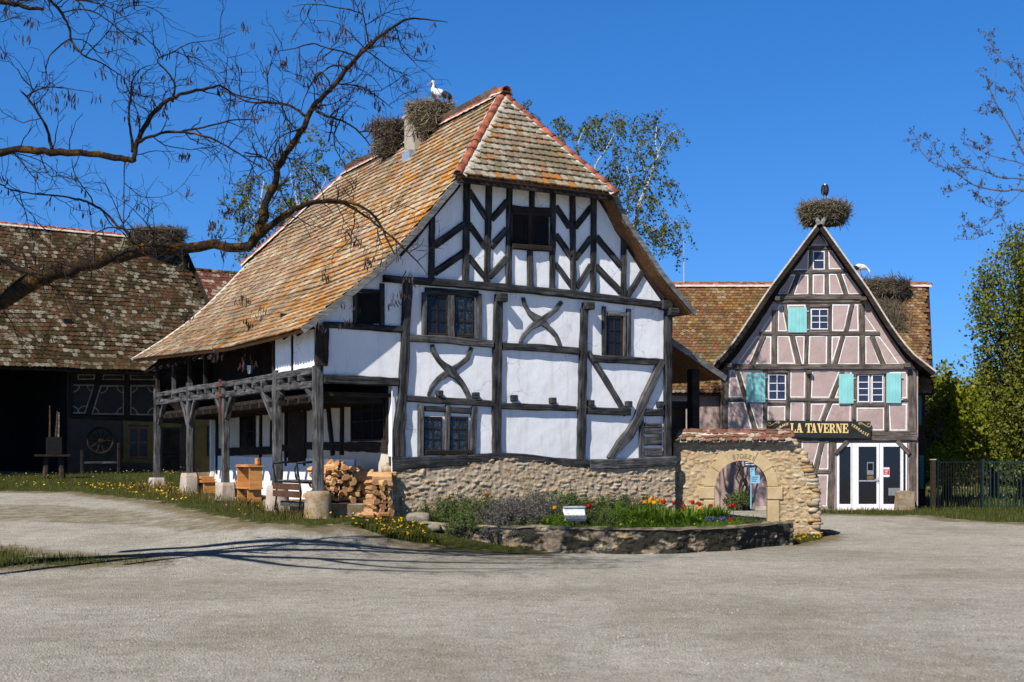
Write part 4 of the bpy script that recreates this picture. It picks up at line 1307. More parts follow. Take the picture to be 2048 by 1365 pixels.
# cross wing
er, ez, ry, rz_ = 0.70, 4.07, 5.0, 8.46
V = Vector((0, ry-er, rz_-ez)); LV = V.length; V.normalize(); U = Vector((1, 0, 0)); N = U.cross(V)
def crows(i):
    v = 0.165*i; o = Vector((0, er, ez))+V*v; k = v/LV
    x0, x1 = -5.6, 7.5+k*1.2
    return [x0+0.17*j+(0.085 if i % 2 else 0) for j in range(int((x1-x0)/0.17))], (lambda u: o+U*u), U, V, N
mb = MB()
vs = [Vector((-5.7, er, ez))-N*0.03, Vector((7.48, er, ez))-N*0.03, Vector((8.68, ry, rz_))-N*0.03, Vector((-5.7, ry, rz_))-N*0.03]
mb.add(vs+[v-N*0.07 for v in vs], [(0,1,2,3),(7,6,5,4),(0,4,5,1),(1,5,6,2),(2,6,7,3),(3,7,4,0)])
cw = mb.build('roof', M_OAKDARK, tav)
tile_field('roof_tiles', M_TILE_TAV, cw, crows, int(LV/0.165)+1, 0.17, 0.165, seed=31)
mb = MB(); mm = MB()
ridge_run(mb, mm, Vector((-5.6, ry, rz_+0.02)), Vector((8.72, ry, rz_+0.02)), 36, 0.11, 0.10)
mb.build('ridge_tiles', M_RIDGE, cw, True); mm.build('ridge_mortar', M_MORTAR, cw, True)
w = MB(); w.box(-5.5, -0.01, 1.1, 1.3, -0.1, 4.25); w.build('wing_wall', M_PINK, tav)
w = MB(); w.box(WR+0.01, 7.5, 1.75, 1.95, -0.1, 4.75); w.build('wing_wall', M_OAKDARK, tav)  # dark colour stands for the shade falling on this recessed wall
w = MB(); w.box(7.3, 7.5, 1.96, 9, -0.1, 4.2); w.build('wing_wall', M_PINK, tav)
w = MB(); w.add([(7.48, 1.3, 4.2), (8.6, 5, 8.3), (8.2, 9, 4.2), (7.3, 1.3, 4.2), (8.4, 5, 8.3), (8.0, 9, 4.2)], [(0, 2, 1), (3, 4, 5), (0, 1, 4, 3), (1, 2, 5, 4)]); w.build('wing_gable', M_PINK, tav)
w = MB(); V2 = Vector((0, -(ry-er), rz_-ez))
w.add([(-5.7, ry, rz_-0.06), (8.68, ry, rz_-0.06), (8.3, 9.4, 4.0), (-5.7, 9.4, 4.0)], [(0, 1, 2, 3)]); w.build('rear_roof', M_TILE_TAV, tav)
# timbers
def T7(pts, name, **k): return beam(TAV, pts, name, zoom=Z7, m=k.pop('m', M_OAKTAV), depth=k.pop('depth', 0.028), **k)
def T8(pts, name, **k): return beam(TAV, pts, name, zoom=Z8, m=k.pop('m', M_OAKTAV), depth=k.pop('depth', 0.028), **k)
for x0, y0, x1, y1, w_ in ((1000,442,1158,442,28),(880,612,1270,606,26),(660,1041,1500,1041,28)): T7([(x0,y0,w_),(x1,y1,w_)], 'timber_rail')
T7([(770,788,40),(1392,786,40)], 'tie_beam', depth=0.07); T7([(780,820,24),(1380,816,24)], 'timber_rail')
T7([(455,1276,38),(1690,1274,38)], 'tie_beam', depth=0.07)
for f, lst, nm_ in ((T7, ((1020,460,1018,600,26),(1128,460,1131,600,26),(1018,622,1018,772,25),(1131,622,1131,772,26),(768,880,766,1030,40),(1000,838,1000,1030,30),(1152,838,1150,1030,30),(1376,840,1378,1030,40),(765,1050,763,1262,36),(992,1052,988,1262,28),(1150,1052,1148,1262,28),(1380,1052,1380,1262,40)), 'timber_post'),
                    (T7, ((935,625,878,772,34),(1214,620,1268,772,34),(835,838,872,1030,30),(1311,836,1264,1028,30),(690,1058,608,1258,34),(888,1056,936,1258,36),(1246,1058,1190,1258,34),(1448,1058,1528,1258,38)), 'timber_brace'),
                    (T8, ((122,78,122,585,56),(452,78,452,490,34),(637,86,636,490,34),(805,110,798,490,40),(1182,98,1178,490,36),(1445,350,1443,582,34),(1655,78,1655,590,66),(1660,665,1660,1235,62),(1000,650,990,1210,54),(722,655,722,1200,44),(1445,98,1445,350,26)), 'timber_post'),
                    (T8, ((222,84,372,572,34),(1085,90,924,495,34),(920,660,838,1010,42)), 'timber_brace'),
                    (T8, ((148,329,452,329,28),(640,329,1180,334,28),(1445,336,1625,334,28),(470,362,640,360,26),(1185,372,1440,372,28),(100,588,470,580,36),(1300,602,1692,604,40),(865,919,985,919,34)), 'timber_rail')):
    for x0, y0, x1, y1, w_ in lst:
        f([(x0,y0,w_),(x1,y1,w_)], nm_)
T8([(700,648,38),(1692,640,46)], 'tie_beam', depth=0.06)
T8([(1122,664,34),(1026,772,34)], 'timber_brace', depth=0.08); T8([(1528,664,36),(1628,768,36)], 'timber_brace', depth=0.08)
T7([(1080,300,44),(790,720,46),(640,960,46),(480,1190,46),(410,1262,46)], 'rafter_and_shade_band', m=M_OAKDARK); T7([(1088,300,44),(1395,735,46),(1560,1000,46),(1700,1200,46),(1800,1290,46)], 'rafter_and_shade_band', m=M_OAKDARK)
def tstub(x, y, wpx, z, out, m=M_OAKTAV):
    a, zz, k = TAV.pix(z[0]+x/z[2], z[1]+y/z[2]); r = wpx/z[2]*k/F/2
    mb = MB(); mb.cbox(a-r, a+r, zz-r*0.8, zz+r*0.8, -0.02, out, 0.02, TAV.frame()); mb.build('purlin_end', m, tav)
tstub(775,805,36,Z7,0.35); tstub(1378,805,36,Z7,0.35); tstub(1003,1316,36,Z7,0.2); tstub(440,1268,40,Z7,0.3); tstub(1683,1268,40,Z7,0.3)
# painted outlines of the panels
P7 = [[(1083,318),(1010,425),(1145,425)], [(975,463),(1008,460),(1003,597),(890,597)], [(1143,458),(1168,458),(1253,590),(1147,590)],
 [(868,632),(918,630),(858,768),(780,768)], [(950,630),(1003,630),(1003,768),(900,768)], [(1035,628),(1115,628),(1115,768),(1033,768)], [(1147,625),(1200,625),(1250,767),(1150,767)], [(1235,623),(1275,623),(1375,767),(1283,767)],
 [(745,915),(743,1027),(668,1027)], [(793,850),(810,838),(822,848),(855,1025),(790,1025)], [(852,840),(983,840),(983,1025),(884,1025)], [(1170,838),(1292,838),(1255,1022),(1168,1022)], [(1325,838),(1350,838),(1355,1022),(1277,1022)], [(1395,905),(1480,1025),(1397,1025)],
 [(640,1062),(672,1062),(595,1253),(505,1253)], [(710,1062),(743,1062),(742,1253),(625,1253)], [(785,1058),(868,1058),(912,1253),(787,1253)], [(908,1060),(977,1058),(972,1253),(955,1253)], [(1010,1058),(1135,1056),(1132,1257),(1003,1257)], [(1168,1062),(1228,1062),(1170,1250),(1163,1250)], [(1262,1060),(1358,1060),(1356,1257),(1210,1257)], [(1402,1060),(1435,1060),(1508,1257),(1404,1257)], [(1462,1060),(1500,1060),(1560,1140),(1643,1257),(1545,1257)]]
P8 = [[(165,87),(205,87),(265,308),(152,308)], [(243,90),(433,90),(433,308),(308,308)], [(660,90),(778,90),(775,308),(655,308)], [(835,92),(1063,92),(975,310),(828,310)], [(1098,95),(1158,93),(1158,310),(1022,310)], [(1468,100),(1615,100),(1613,315),(1470,315)],
 [(150,348),(283,346),(343,568),(145,565)], [(325,362),(433,362),(430,565),(388,565)], [(472,382),(615,380),(613,520),(470,520)], [(660,348),(770,348),(767,520),(653,520)], [(828,362),(948,360),(888,520),(820,520)], [(1000,362),(1152,360),(1150,520),(938,520)], [(1200,393),(1425,393),(1425,578),(1200,578)], [(1463,362),(1612,362),(1610,580),(1475,580)],
 [(752,664),(900,664),(840,897),(752,897)], [(937,668),(972,668),(968,897),(888,897)], [(880,940),(968,940),(957,1200),(760,1200),(820,1000)]]
for q, z_ in [(q, Z7) for q in P7]+[(q, Z8) for q in P8]:
    ol = MB(); ribbon(ol, TAV, zpix(TAV, q, z_), 0.036, 0.006); ol.build('painted_outline', M_OUTLINE, tav)
# windows and shutters
window(TAV, (1040,472,1110,588), 1, 2, Z7, M_WHITEPAINT, M_GLASSTAV, 0.03, 0.025); window(TAV, (1026,876,1136,1006), 2, 3, Z7, M_WHITEPAINT, M_GLASSTAV, 0.035, 0.025)
window(TAV, (484,128,612,322), 2, 3, Z8, M_WHITEPAINT, M_GLASSTAV, 0.035, 0.025)
window(TAV, (1216,132,1294,340), 1, 4, Z8, M_WHITEPAINT, M_GLASSTAV, 0.035, 0.025); window(TAV, (1330,132,1410,340), 1, 4, Z8, M_WHITEPAINT, M_GLASSTAV, 0.035, 0.025)
T7([(1012,850,20),(1150,850,20)], 'window_lintel', depth=0.08); T8([(474,104,22),(626,104,22)], 'window_lintel', depth=0.08); T8([(1195,110,24),(1440,110,24)], 'window_lintel', depth=0.08)
def shutter(x0, y0, x1, y1, z):
    a0, z0, _ = TAV.pix(z[0]+x0/z[2], z[1]+y1/z[2]); a1, z1, _ = TAV.pix(z[0]+x1/z[2], z[1]+y0/z[2])
    mb = MB(); n = 5; fr = TAV.frame()
    for i in range(n):
        b0 = a0+(a1-a0)*i/n; b1 = a0+(a1-a0)*(i+1)/n
        mb.cbox(b0+0.001, b1-0.001, z0, z1, 0.05, 0.085+0.002*(i % 2), 0.004, fr)
    so_ = mb.build('shutter', M_TURQ, tav)
    hg = MB(); side = a1 if True else a0
    for zz in (z0+0.12*(z1-z0), z0+0.86*(z1-z0)):
        hg.box(side+0.002, side+0.07, zz-0.02, zz+0.02, 0.05, 0.075, fr)
    hg.build('hinge', M_ALU, so_)
for r in ((858,862,990,1036),): shutter(*r, Z7)
for r in ((296,112,450,350),(1052,118,1172,360),(1440,110,1560,356)): shutter(*r, Z8)
sh = MB(); sh.box(7.20, 7.33, 1.67, 1.74, 3.0, 4.2); sh.build('shutter', M_GREENSH, tav)
sh = MB(); sh.box(7.26, 7.42, 1.67, 1.74, 0.7, 1.9); sh.build('shutter', M_GREENSH, tav)
# glazed entrance
def rect8(x0, y0, x1, y1, h, name, m, parent=None, thick=0.03):
    return panel(TAV, [(x0,y0),(x1,y0),(x1,y1),(x0,y1)], h, name, m, parent, Z8, thick)
ent = rect8(1030,672,1620,1240,0.012,'entrance_surround',M_BLACK,thick=0.01)
for x0, x1, g0, g1, nm_ in ((1036,1158,1056,1150,'door_sidelight'),(1162,1384,1214,1362,'door'),(1388,1560,1416,1556,'door'),(1562,1612,1580,1600,'door_sidelight')):
    a0, zt_, _ = TAV.pix(Z8[0]+x0/Z8[2], Z8[1]+682/Z8[2]); a1, zb_, _ = TAV.pix(Z8[0]+x1/Z8[2], Z8[1]+1238/Z8[2])
    b0, gt, _ = TAV.pix(Z8[0]+g0/Z8[2], Z8[1]+712/Z8[2]); b1, gb, _ = TAV.pix(Z8[0]+g1/Z8[2], Z8[1]+1182/Z8[2])
    mb = MB(); fr = TAV.frame()
    for q in ((a0,b0,zb_,zt_),(b1,a1,zb_,zt_),(b0,b1,zb_,gb),(b0,b1,gt,zt_)): mb.box(q[0],q[1],q[2],q[3],0.014,0.05,fr)
    do = mb.build(nm_, M_WHITEPAINT, tav)
    panel(TAV, [(b0,gb),(b1,gb),(b1,gt),(b0,gt)], 0.026, 'glass', M_GLASS, do, az=True)
    if nm_ == 'door' and x0 < 1200:
        hb = MB(); c = TAV.pix(Z8[0]+1372/Z8[2], Z8[1]+985/Z8[2]); hb.box(c[0]-0.02, c[0]+0.02, c[1]-0.11, c[1]+0.11, 0.05, 0.065, fr); hb.tube([fr @ Vector((c[0], c[1]+0.02, 0.06)), fr @ Vector((c[0], c[1]+0.02, 0.11)), fr @ Vector((c[0]-0.13, c[1]+0.02, 0.11))], 0.013, 6)
        hb.build('handle', M_ALU, do)
        rect8(1216,988,1360,996,0.045,'glass_bar',M_ALU,do,0.015)
        rect8(1284,838,1338,942,0.030,'door_notice',M_GREYPAPER,do,0.003); rect8(1290,848,1332,905,0.0335,'door_notice',M_BLACK,do,0.003); rect8(1284,950,1338,985,0.030,'door_notice',plain('notice_ochre',(0.16,0.10,0.04)),do,0.003)
    elif nm_ == 'door':
        rect8(1418,882,1468,960,0.030,'door_notice',M_WHITEPAINT,do,0.003); rect8(1420,895,1466,942,0.0335,'door_notice',M_RED,do,0.003)
        for k in range(3): rect8(1428,902+13*k,1458-4*k,906+13*k,0.0365,'notice_line',M_WHITEPAINT,do,0.002)
        rect8(1460,1050,1556,1112,0.030,'door_notice',M_GREYPAPER,do,0.003)
mb = MB(); a = TAV.pix(Z8[0]+1030/Z8[2], 1020)[0]; b = TAV.pix(Z8[0]+1640/Z8[2], 1020)[0]
mb.cbox(a, b, -0.45, 0.0, -0.12, 0.02, 0.015); mb.build('door_step', M_PLINTH, tav)
mb = MB(); a = TAV.pix(1620, 1020)[0]; mb.cbox(0.0, a+0.25, -0.06, -0.002, -0.2, 0.12, 0.015); mb.build('wall_footing', M_PLINTH, tav)
# stone block by the door
blk = empty('stone_bollard', (0, 0, 0), 0, 'weathered yellowish stone block standing by the white tavern doors', 'stone block')
blk.location = at_depth(Z8[0]+1594/Z8[2], 1027, 44.6); blk.location.z = -0.05
mb = MB(); bm = bmesh.new(); bmesh.ops.create_cube(bm, size=1)
bmesh.ops.subdivide_edges(bm, edges=bm.edges[:], cuts=5, use_grid_fill=True)
for v in bm.verts:
    p = v.co; v.co = Vector((p.x*0.54, p.y*0.5, (p.z+0.5)*0.72)) + Vector((0, 0, -0.10*max(0, abs(p.x)*2-0.55)*(p.z > 0.3))) + noise.noise_vector(p*3)*0.025
bm.verts.index_update(); mb.add([v.co.copy() for v in bm.verts], [[v.index for v in f.verts] for f in bm.faces]); bm.free()
mb.build('block', M_PLINTHMOSS, blk)

# ------------------------------------------------------------------ tavern sign
sign = empty('tavern_sign', (7.37, 44.88, 0), 0, 'long dark sign board with cream LA TAVERNE lettering over the white tavern doors', 'sign')
SGN = Plane(sign, (0, 0, 0), (1, 0, 0), (0, -1, 0))
ZS = (1500, 830, 7.877)
sc_ = zpix(SGN, [(262,90),(1896,104),(1896,375),(262,345)], ZS)
def sline(f): pass
panel(SGN, sc_, 0.05, 'board', M_SIGN, az=True, thick=0.06)
GL = {
'L': (0.80, [[(.12,.05),(.36,.05),(.36,.95),(.12,.95)], [(0,.9),(.48,.9),(.48,1),(0,1)], [(0,0),(.78,0),(.78,.1),(0,.1)], [(.62,.05),(.78,.05),(.78,.36),(.70,.36)]]),
'A': (0.98, [[(.12,.05),(.22,.05),(.52,1),(.36,1)], [(.58,.05),(.86,.05),(.58,1),(.36,1)], [(.24,.27),(.68,.27),(.66,.38),(.27,.38)], [(0,0),(.34,0),(.34,.09),(0,.09)], [(.50,0),(1,0),(1,.09),(.50,.09)]]),
'T': (0.94, [[(.34,.05),(.60,.05),(.60,.95),(.34,.95)], [(0,.88),(.94,.88),(.94,1),(0,1)], [(0,.64),(.07,.64),(.15,.95),(0,.95)], [(.87,.64),(.94,.64),(.94,.95),(.79,.95)], [(.22,0),(.72,0),(.72,.09),(.22,.09)]]),
'V': (0.98, [[(.12,.95),(.40,.95),(.62,0),(.42,0)], [(.76,.95),(.86,.95),(.60,0),(.44,0)], [(0,.91),(.50,.91),(.50,1),(0,1)], [(.64,.91),(1,.91),(1,1),(.64,1)]]),
'E': (0.84, [[(.10,.05),(.34,.05),(.34,.95),(.10,.95)], [(0,.89),(.78,.89),(.78,1),(0,1)], [(0,0),(.82,0),(.82,.11),(0,.11)], [(.30,.45),(.58,.45),(.58,.56),(.30,.56)], [(.70,.66),(.78,.66),(.78,.95),(.62,.95)], [(.66,.05),(.82,.05),(.82,.35),(.74,.35)], [(.52,.34),(.60,.34),(.60,.66),(.52,.66)]]),
'R': (0.96, [[(.10,.05),(.34,.05),(.34,.95),(.10,.95)], [(0,.90),(.5,.90),(.5,1),(0,1)], [(0,0),(.46,0),(.46,.09),(0,.09)], [(.40,.46),(.62,.44),(.94,.06),(.68,.06)], [(.64,0),(1,0),(1,.09),(.64,.09)],
      [(.46+.34*math.sin(math.pi*i/10), .725+.275*math.cos(math.pi*i/10)) for i in range(11)]+[(.46+.12*math.sin(math.pi*i/10), .725+.17*math.cos(math.pi*i/10)) for i in range(10,-1,-1)], [(.3,.45),(.47,.45),(.47,.555),(.3,.555)]]),
'N': (0.98, [[(.12,.05),(.22,.05),(.22,.95),(.12,.95)], [(.10,1),(.38,1),(.86,0),(.62,0)], [(.76,.05),(.86,.05),(.86,.95),(.76,.95)], [(0,.91),(.34,.91),(.34,1),(0,1)], [(0,0),(.34,0),(.34,.09),(0,.09)], [(.64,.91),(1,.91),(1,1),(.64,1)]]),
}
lt = MB(); fr = SGN.frame()
def put_poly(mb, pts, h, t):
    ar = sum(pts[i][0]*pts[(i+1) % len(pts)][1]-pts[(i+1) % len(pts)][0]*pts[i][1] for i in range(len(pts)))
    if ar < 0: pts = pts[::-1]
    mb.prism(pts, t, fr, h)
spans = [('L',630,718),('A',722,828),('T',868,970),('A',958,1050),('V',1048,1152),('E',1152,1240),('R',1242,1345),('N',1345,1445),('E',1450,1544)]
for ch_, x0, x1 in spans:
    (a0, zb_), (a1, zt_) = zpix(SGN, [(x0, 281+(x0-630)*0.008), (x1, 134+(x1-630)*0.008)], ZS)
    wd_, polys = GL[ch_]
    for i, pg in enumerate(polys):
        put_poly(lt, [(a0+(a1-a0)*x/wd_, zb_+(zt_-zb_)*y) for x, y in pg], 0.0505, 0.010+i*0.0007)
lt.build('lettering', M_GOLD, sign)
def text_geo(ch_, bold=0.03):
    cu = bpy.data.curves.new('glyph', 'FONT'); cu.body = ch_; cu.size = 1.0; cu.offset = bold; cu.align_x = 'CENTER'
    ob = bpy.data.objects.new('glyph', cu); COL.objects.link(ob)
    dg = bpy.context.evaluated_depsgraph_get(); dg.update()
    me = ob.evaluated_get(dg).to_mesh()
    V_ = [(v.co.x, v.co.y) for v in me.vertices]; F_ = [tuple(p.vertices) for p in me.polygons]
    ob.evaluated_get(dg).to_mesh_clear()
    bpy.data.objects.remove(ob); bpy.data.curves.remove(cu)
    return V_, F_
_gc = {}
def put_text(mb, pl, word, path, size, h, bold=0.03):
    f_ = pl.frame(); n = len(word)
    P = [Vector(p) for p in path]
    L = [0]
    for a, b in zip(P[:-1], P[1:]): L.append(L[-1]+(b-a).length)
    for i, c in enumerate(word):
        if c == ' ': continue
        d = L[-1]*(i+0.5)/n
        for k in range(len(P)-1):
            if d <= L[k+1]+1e-9:
                u = (d-L[k])/(L[k+1]-L[k]); p = P[k].lerp(P[k+1], u); t_ = (P[min(k+2, len(P)-1)]-P[max(k-1, 0)]).normalized(); break
        if c not in _gc: _gc[c] = text_geo(c, bold)
        V_, F_ = _gc[c]
        nx = Vector((-t_.y, t_.x))
        k0 = len(mb.v)
        for x, y in V_:
            q = p+t_*(x*size)+nx*((y-0.35)*size); mb.v.append(tuple(f_ @ Vector((q.x, q.y, h))))
        mb.f += [tuple(v+k0 for v in f) for f in F_]
lt = MB(); size = 0.125
put_text(lt, SGN, 'RESTAURANT', zpix(SGN, [(285,322),(350,288),(400,252),(450,210),(500,175),(550,155),(605,146)], ZS), size, 0.054, 0.012)
put_text(lt, SGN, 'TERRASSE', zpix(SGN, [(1585,160),(1640,180),(1690,215),(1740,255),(1790,290),(1868,324)], ZS), size, 0.054, 0.012)
lt.build('small_lettering', M_GOLD, sign)
def flourish(cx, cy, mir):
    pts = []
    for i in range(15):
        u = i/14; g = -2.6+5.0*u; r = 8+26*(1-u) if False else 0
        pts.append(u)
    mb = MB()
    A = [(-92,30),(-70,40),(-40,22),(0,0),(40,-28),(72,-36),(90,-24),(82,-8),(64,-6)]
    B = [(-92,30),(-100,4),(-80,-22),(-56,-20),(-50,-4),(-66,6)]
    Cc = [(-60,28),(-20,18),(20,-8),(60,-14),(88,-18)]
    for q, r in ((A, 0.020), (B, 0.014), (Cc, 0.014)):
        pl_ = zpix(SGN, [(cx+mir*x, cy+y) for x, y in q], ZS)
        mb.tube([fr @ Vector((a, z, 0.053)) for a, z in pl_], r*0.8, 5)
    mb.build('flourish', plain('dull_gold_scroll', (0.42, 0.32, 0.13), 0.6), sign)
flourish(372, 142, 1); flourish(1795, 158, -1)
# thin aerial on the wing roof
ae = empty('aerial_mast', (0, 0, 0), 0, 'thin grey aerial mast rising from the ridge right of the drooping birch', 'antenna')
ae.location = at_depth(1368, 572, 50.0)
mb = MB(); mb.tube([(0, 0, -0.1), (0, 0, 0.95)], 0.022, 6); mb.build('mast', M_ALU, ae)
mb = MB(); mb.tube([(0, 0, 0.95), (0, 0, 1.9)], 0.009, 5); mb.build('whip', M_ALU, ae)

# ------------------------------------------------------------------ long barn on the left
BTH = R(34)
barn = empty('long_tiled_barn', (-14.28, 52.0, 1.15), BTH, 'long dark barn on the left with a mossy multicoloured tile roof and an open bay', 'barn')
BRZ = 11.72-1.15; BEZ = 5.22-1.15; BR = 6.5
BAR = Plane(barn, (0, 1.25, 0), (1, 0, 0), (0, -1, 0))
XE = 3.46; XW = -15.0
V = Vector((0, BR+0.4, BRZ-BEZ)); LV = V.length; V.normalize(); U = Vector((1, 0, 0)); N = U.cross(V)
def brows(i):
    o = Vector((0, -0.4, BEZ))+V*(0.25*i)
    return [XW+0.215*j+(0.107 if i % 2 else 0) for j in range(int((XE-XW)/0.215))], (lambda u: o+U*u+Vector((0, 0, 0.10*noise.noise(Vector((u*0.4, i*0.15, 2)))))), U, V, N
mb = MB()
vs = [Vector((XW, -0.4, BEZ))-N*0.06, Vector((XE, -0.4, BEZ))-N*0.06, Vector((XE, BR, BRZ))-N*0.06, Vector((XW, BR, BRZ))-N*0.06]
mb.add(vs+[v-N*0.08 for v in vs], [(0,1,2,3),(7,6,5,4),(0,4,5,1),(1,5,6,2),(2,6,7,3),(3,7,4,0)])
mb.add([(XW, BR, BRZ-0.06), (XE, BR, BRZ-0.06), (XE, 2*BR+0.4, BEZ), (XW, 2*BR+0.4, BEZ)], [(0, 1, 2, 3)])
br = mb.build('roof', M_OAKDARK, barn)
tile_field('roof_tiles', M_TILE_BARN, br, brows, int(LV/0.25)+1, 0.215, 0.25, th=0.022, seed=51, jit=0.012)
mb = MB(); mm = MB(); ridge_run(mb, mm, Vector((XW, BR, BRZ+0.02)), Vector((XE, BR, BRZ+0.02)), 46, 0.13, 0.11)
mb.build('ridge_tiles', M_RIDGE, br, True); mm.build('ridge_mortar', M_MORTAR, br, True)
mb = MB(); mb.add([(XE+0.02, -0.5, BEZ-0.25), (XE+0.02, -0.45, BEZ+0.06), (XE+0.02, BR, BRZ+0.08), (XE+0.02, BR, BRZ-0.35), (XE-0.03, -0.5, BEZ-0.25), (XE-0.03, -0.45, BEZ+0.06), (XE-0.03, BR, BRZ+0.08), (XE-0.03, BR, BRZ-0.35)],
       [(0,3,2,1),(4,5,6,7),(0,1,5,4),(1,2,6,5),(2,3,7,6),(3,0,4,7)]); mb.build('bargeboard', M_OAKDARK, br)
ZB = (0, 640, 3.9)
xb = BAR.pix(138, 850)[0]; xend = 3.40
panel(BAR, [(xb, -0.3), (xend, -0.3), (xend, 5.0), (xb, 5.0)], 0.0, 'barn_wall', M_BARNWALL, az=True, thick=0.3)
w = MB(); w.box(xend-0.3, xend-0.01, 1.56, 12, -0.3, 4.2); w.add([(xend, 1.3, 4.9), (xend, BR, BRZ-0.3), (xend, 12, 4.5), (xend-0.2, 1.3, 4.9), (xend-0.2, BR, BRZ-0.3), (xend-0.2, 12, 4.5)], [(0, 2, 1), (3, 4, 5)]); w.build('end_wall', M_DARKSTONE, barn)
w = MB(); w.box(XW, xb+0.3, 6.4, 6.7, -0.4, 9); w.box(xb-0.1, xb+0.2, 1.56, 6.6, -0.3, 6.2); w.box(XW, XW+0.2, -0.2, 6.6, -0.3, 6); w.box(XW, xb, 1.3, 6.5, 4.2, 4.3); w.build('open_bay_walls', M_BLACK, barn)  # bay walls coloured near-black to carry the shade inside
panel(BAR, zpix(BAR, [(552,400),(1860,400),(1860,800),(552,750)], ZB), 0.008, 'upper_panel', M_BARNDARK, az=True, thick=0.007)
ycol = panel(BAR, zpix(BAR, [(1520,660),(1885,660),(1885,1230),(1520,1230)], ZB), 0.010, 'yellow_wall', M_DARKSTONE, az=True, thick=0.009)
def BB(pts, name, **k): return beam(BAR, pts, name, zoom=ZB, m=k.pop('m', M_OAKDARK), depth=k.pop('depth', 0.05), **k)
BB([(590,486,26),(1400,492,28)], 'timber_rail'); BB([(545,752,34),(1430,790,36)], 'timber_rail', depth=0.07); BB([(540,405,30),(1420,425,30)], 'timber_rail')
for q in ((990,405,990,755,38),(772,420,690,745,34),(556,405,548,755,34),(1240,425,1240,770,34),(1450,430,1450,800,40)): BB([(q[0],q[1],q[4]),(q[2],q[3],q[4])], 'timber_post')
for pg in ([(560,505),(738,505),(664,732),(556,732)], [(782,512),(966,512),(966,740),(712,738)], [(1014,510),(1205,510),(1205,745),(1014,742)], [(1275,510),(1415,520),(1410,772),(1310,772)],
           [(605,425),(745,425),(735,468),(605,468)], [(805,425),(968,425),(968,470),(795,470)], [(1012,425),(1205,425),(1205,472),(1012,472)]):
    ol = MB(); pz_ = zpix(BAR, pg, ZB); ribbon(ol, BAR, pz_, 0.05, 0.022)
    cx = sum(p[0] for p in pz_)/len(pz_); cz = sum(p[1] for p in pz_)/len(pz_)
    hgt = max(p[1] for p in pz_)-min(p[1] for p in pz_)
    for p in pz_ if hgt > 0.6 else []:
        sx = 1 if cx > p[0] else -1; sz = 1 if cz > p[1] else -1; r = 0.30
        pts_ = [(p[0]+sx*r*math.cos(g*math.pi/16), p[1]+sz*r*math.sin(g*math.pi/16)) for g in range(9)]
        f_ = BAR.frame()
        for a, b in zip(pts_[:-1], pts_[1:]):
            d = Vector((b[0]-a[0], b[1]-a[1])).normalized()*0.022; nn = Vector((-d.y, d.x))
            k = len(ol.v)
            for q in ((a[0]-nn.x, a[1]-nn.y), (b[0]-nn.x, b[1]-nn.y), (b[0]+nn.x, b[1]+nn.y), (a[0]+nn.x, a[1]+nn.y)): ol.v.append(tuple(f_ @ Vector((q[0], q[1], 0.024))))
            ol.f.append((k, k+1, k+2, k+3))
    ol.build('painted_outline', M_DULLLINE, barn)
for r in ((960,790,1000,1100),(1160,790,1200,1115)): panel(BAR, [(r[0],r[1]),(r[2],r[1]),(r[2],r[3]),(r[0],r[3])], 0.05, 'window_jamb', M_DARKSTONE, zoom=ZB, thick=0.045)
panel(BAR, [(955,780),(1205,788),(1205,822),(955,815)], 0.06, 'window_lintel', M_DARKSTONE, zoom=ZB, thick=0.05); panel(BAR, [(950,1082),(1210,1090),(1210,1120),(950,1110)], 0.07, 'window_sill', M_DARKSTONE, zoom=ZB, thick=0.06)
window(BAR, (1010,850,1148,1066), 2, 2, ZB, M_ORANGEFRAME, M_CURTAIN, 0.07, 0.06)
window(BAR, (1625,840,1690,1050), 2, 3, ZB, M_OAKDARK, M_CURTAIN, 0.06, 0.04)
panel(BAR, [(1272,850),(1392,855),(1392,1230),(1272,1230)], 0.04, 'door', M_OAKDARK, zoom=ZB, thick=0.035)
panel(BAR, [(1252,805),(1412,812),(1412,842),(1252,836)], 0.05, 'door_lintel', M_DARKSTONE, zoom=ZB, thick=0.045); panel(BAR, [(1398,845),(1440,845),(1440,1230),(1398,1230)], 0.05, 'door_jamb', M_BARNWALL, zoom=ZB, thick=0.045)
# second, redder roof behind
ob = empty('red_tiled_outbuilding', (-13.4, 60.5, 1.3), BTH, 'low building with a red tiled roof just behind the right end of the barn', 'outbuilding')
oz = at_depth(440, 535, 64).z-1.3; V = Vector((0, 5.0, 5.2)); LV = V.length; V.normalize(); N = U.cross(V)
def orows(i):
    o = Vector((0, 0.0, oz-5.2))+V*(0.25*i)
    return [-2+0.215*j+(0.107 if i % 2 else 0) for j in range(58)], (lambda u: o+U*u), U, V, N
mb = MB(); vs = [Vector((-2, 0, oz-5.2))-N*0.05, Vector((10.4, 0, oz-5.2))-N*0.05, Vector((10.4, 5, oz))-N*0.05, Vector((-2, 5, oz))-N*0.05]
mb.add(vs+[v-N*0.08 for v in vs], [(0,1,2,3),(7,6,5,4),(0,4,5,1),(1,5,6,2),(2,6,7,3),(3,7,4,0)])
orf = mb.build('roof', M_OAKDARK, ob); tile_field('roof_tiles', M_TILE_RED, orf, orows, int(LV/0.25)+1, 0.215, 0.25, seed=61)
mb = MB(); mm = MB(); ridge_run(mb, mm, Vector((-2, 5, oz+0.02)), Vector((10.4, 5, oz+0.02)), 30, 0.13, 0.11); mb.build('ridge_tiles', M_TILE_BARN, orf, True)
w = MB(); w.box(-1.8, 10.2, 0.3, 9.6, -0.5, oz-5.1); w.build('wall', M_BARNWALL, ob)

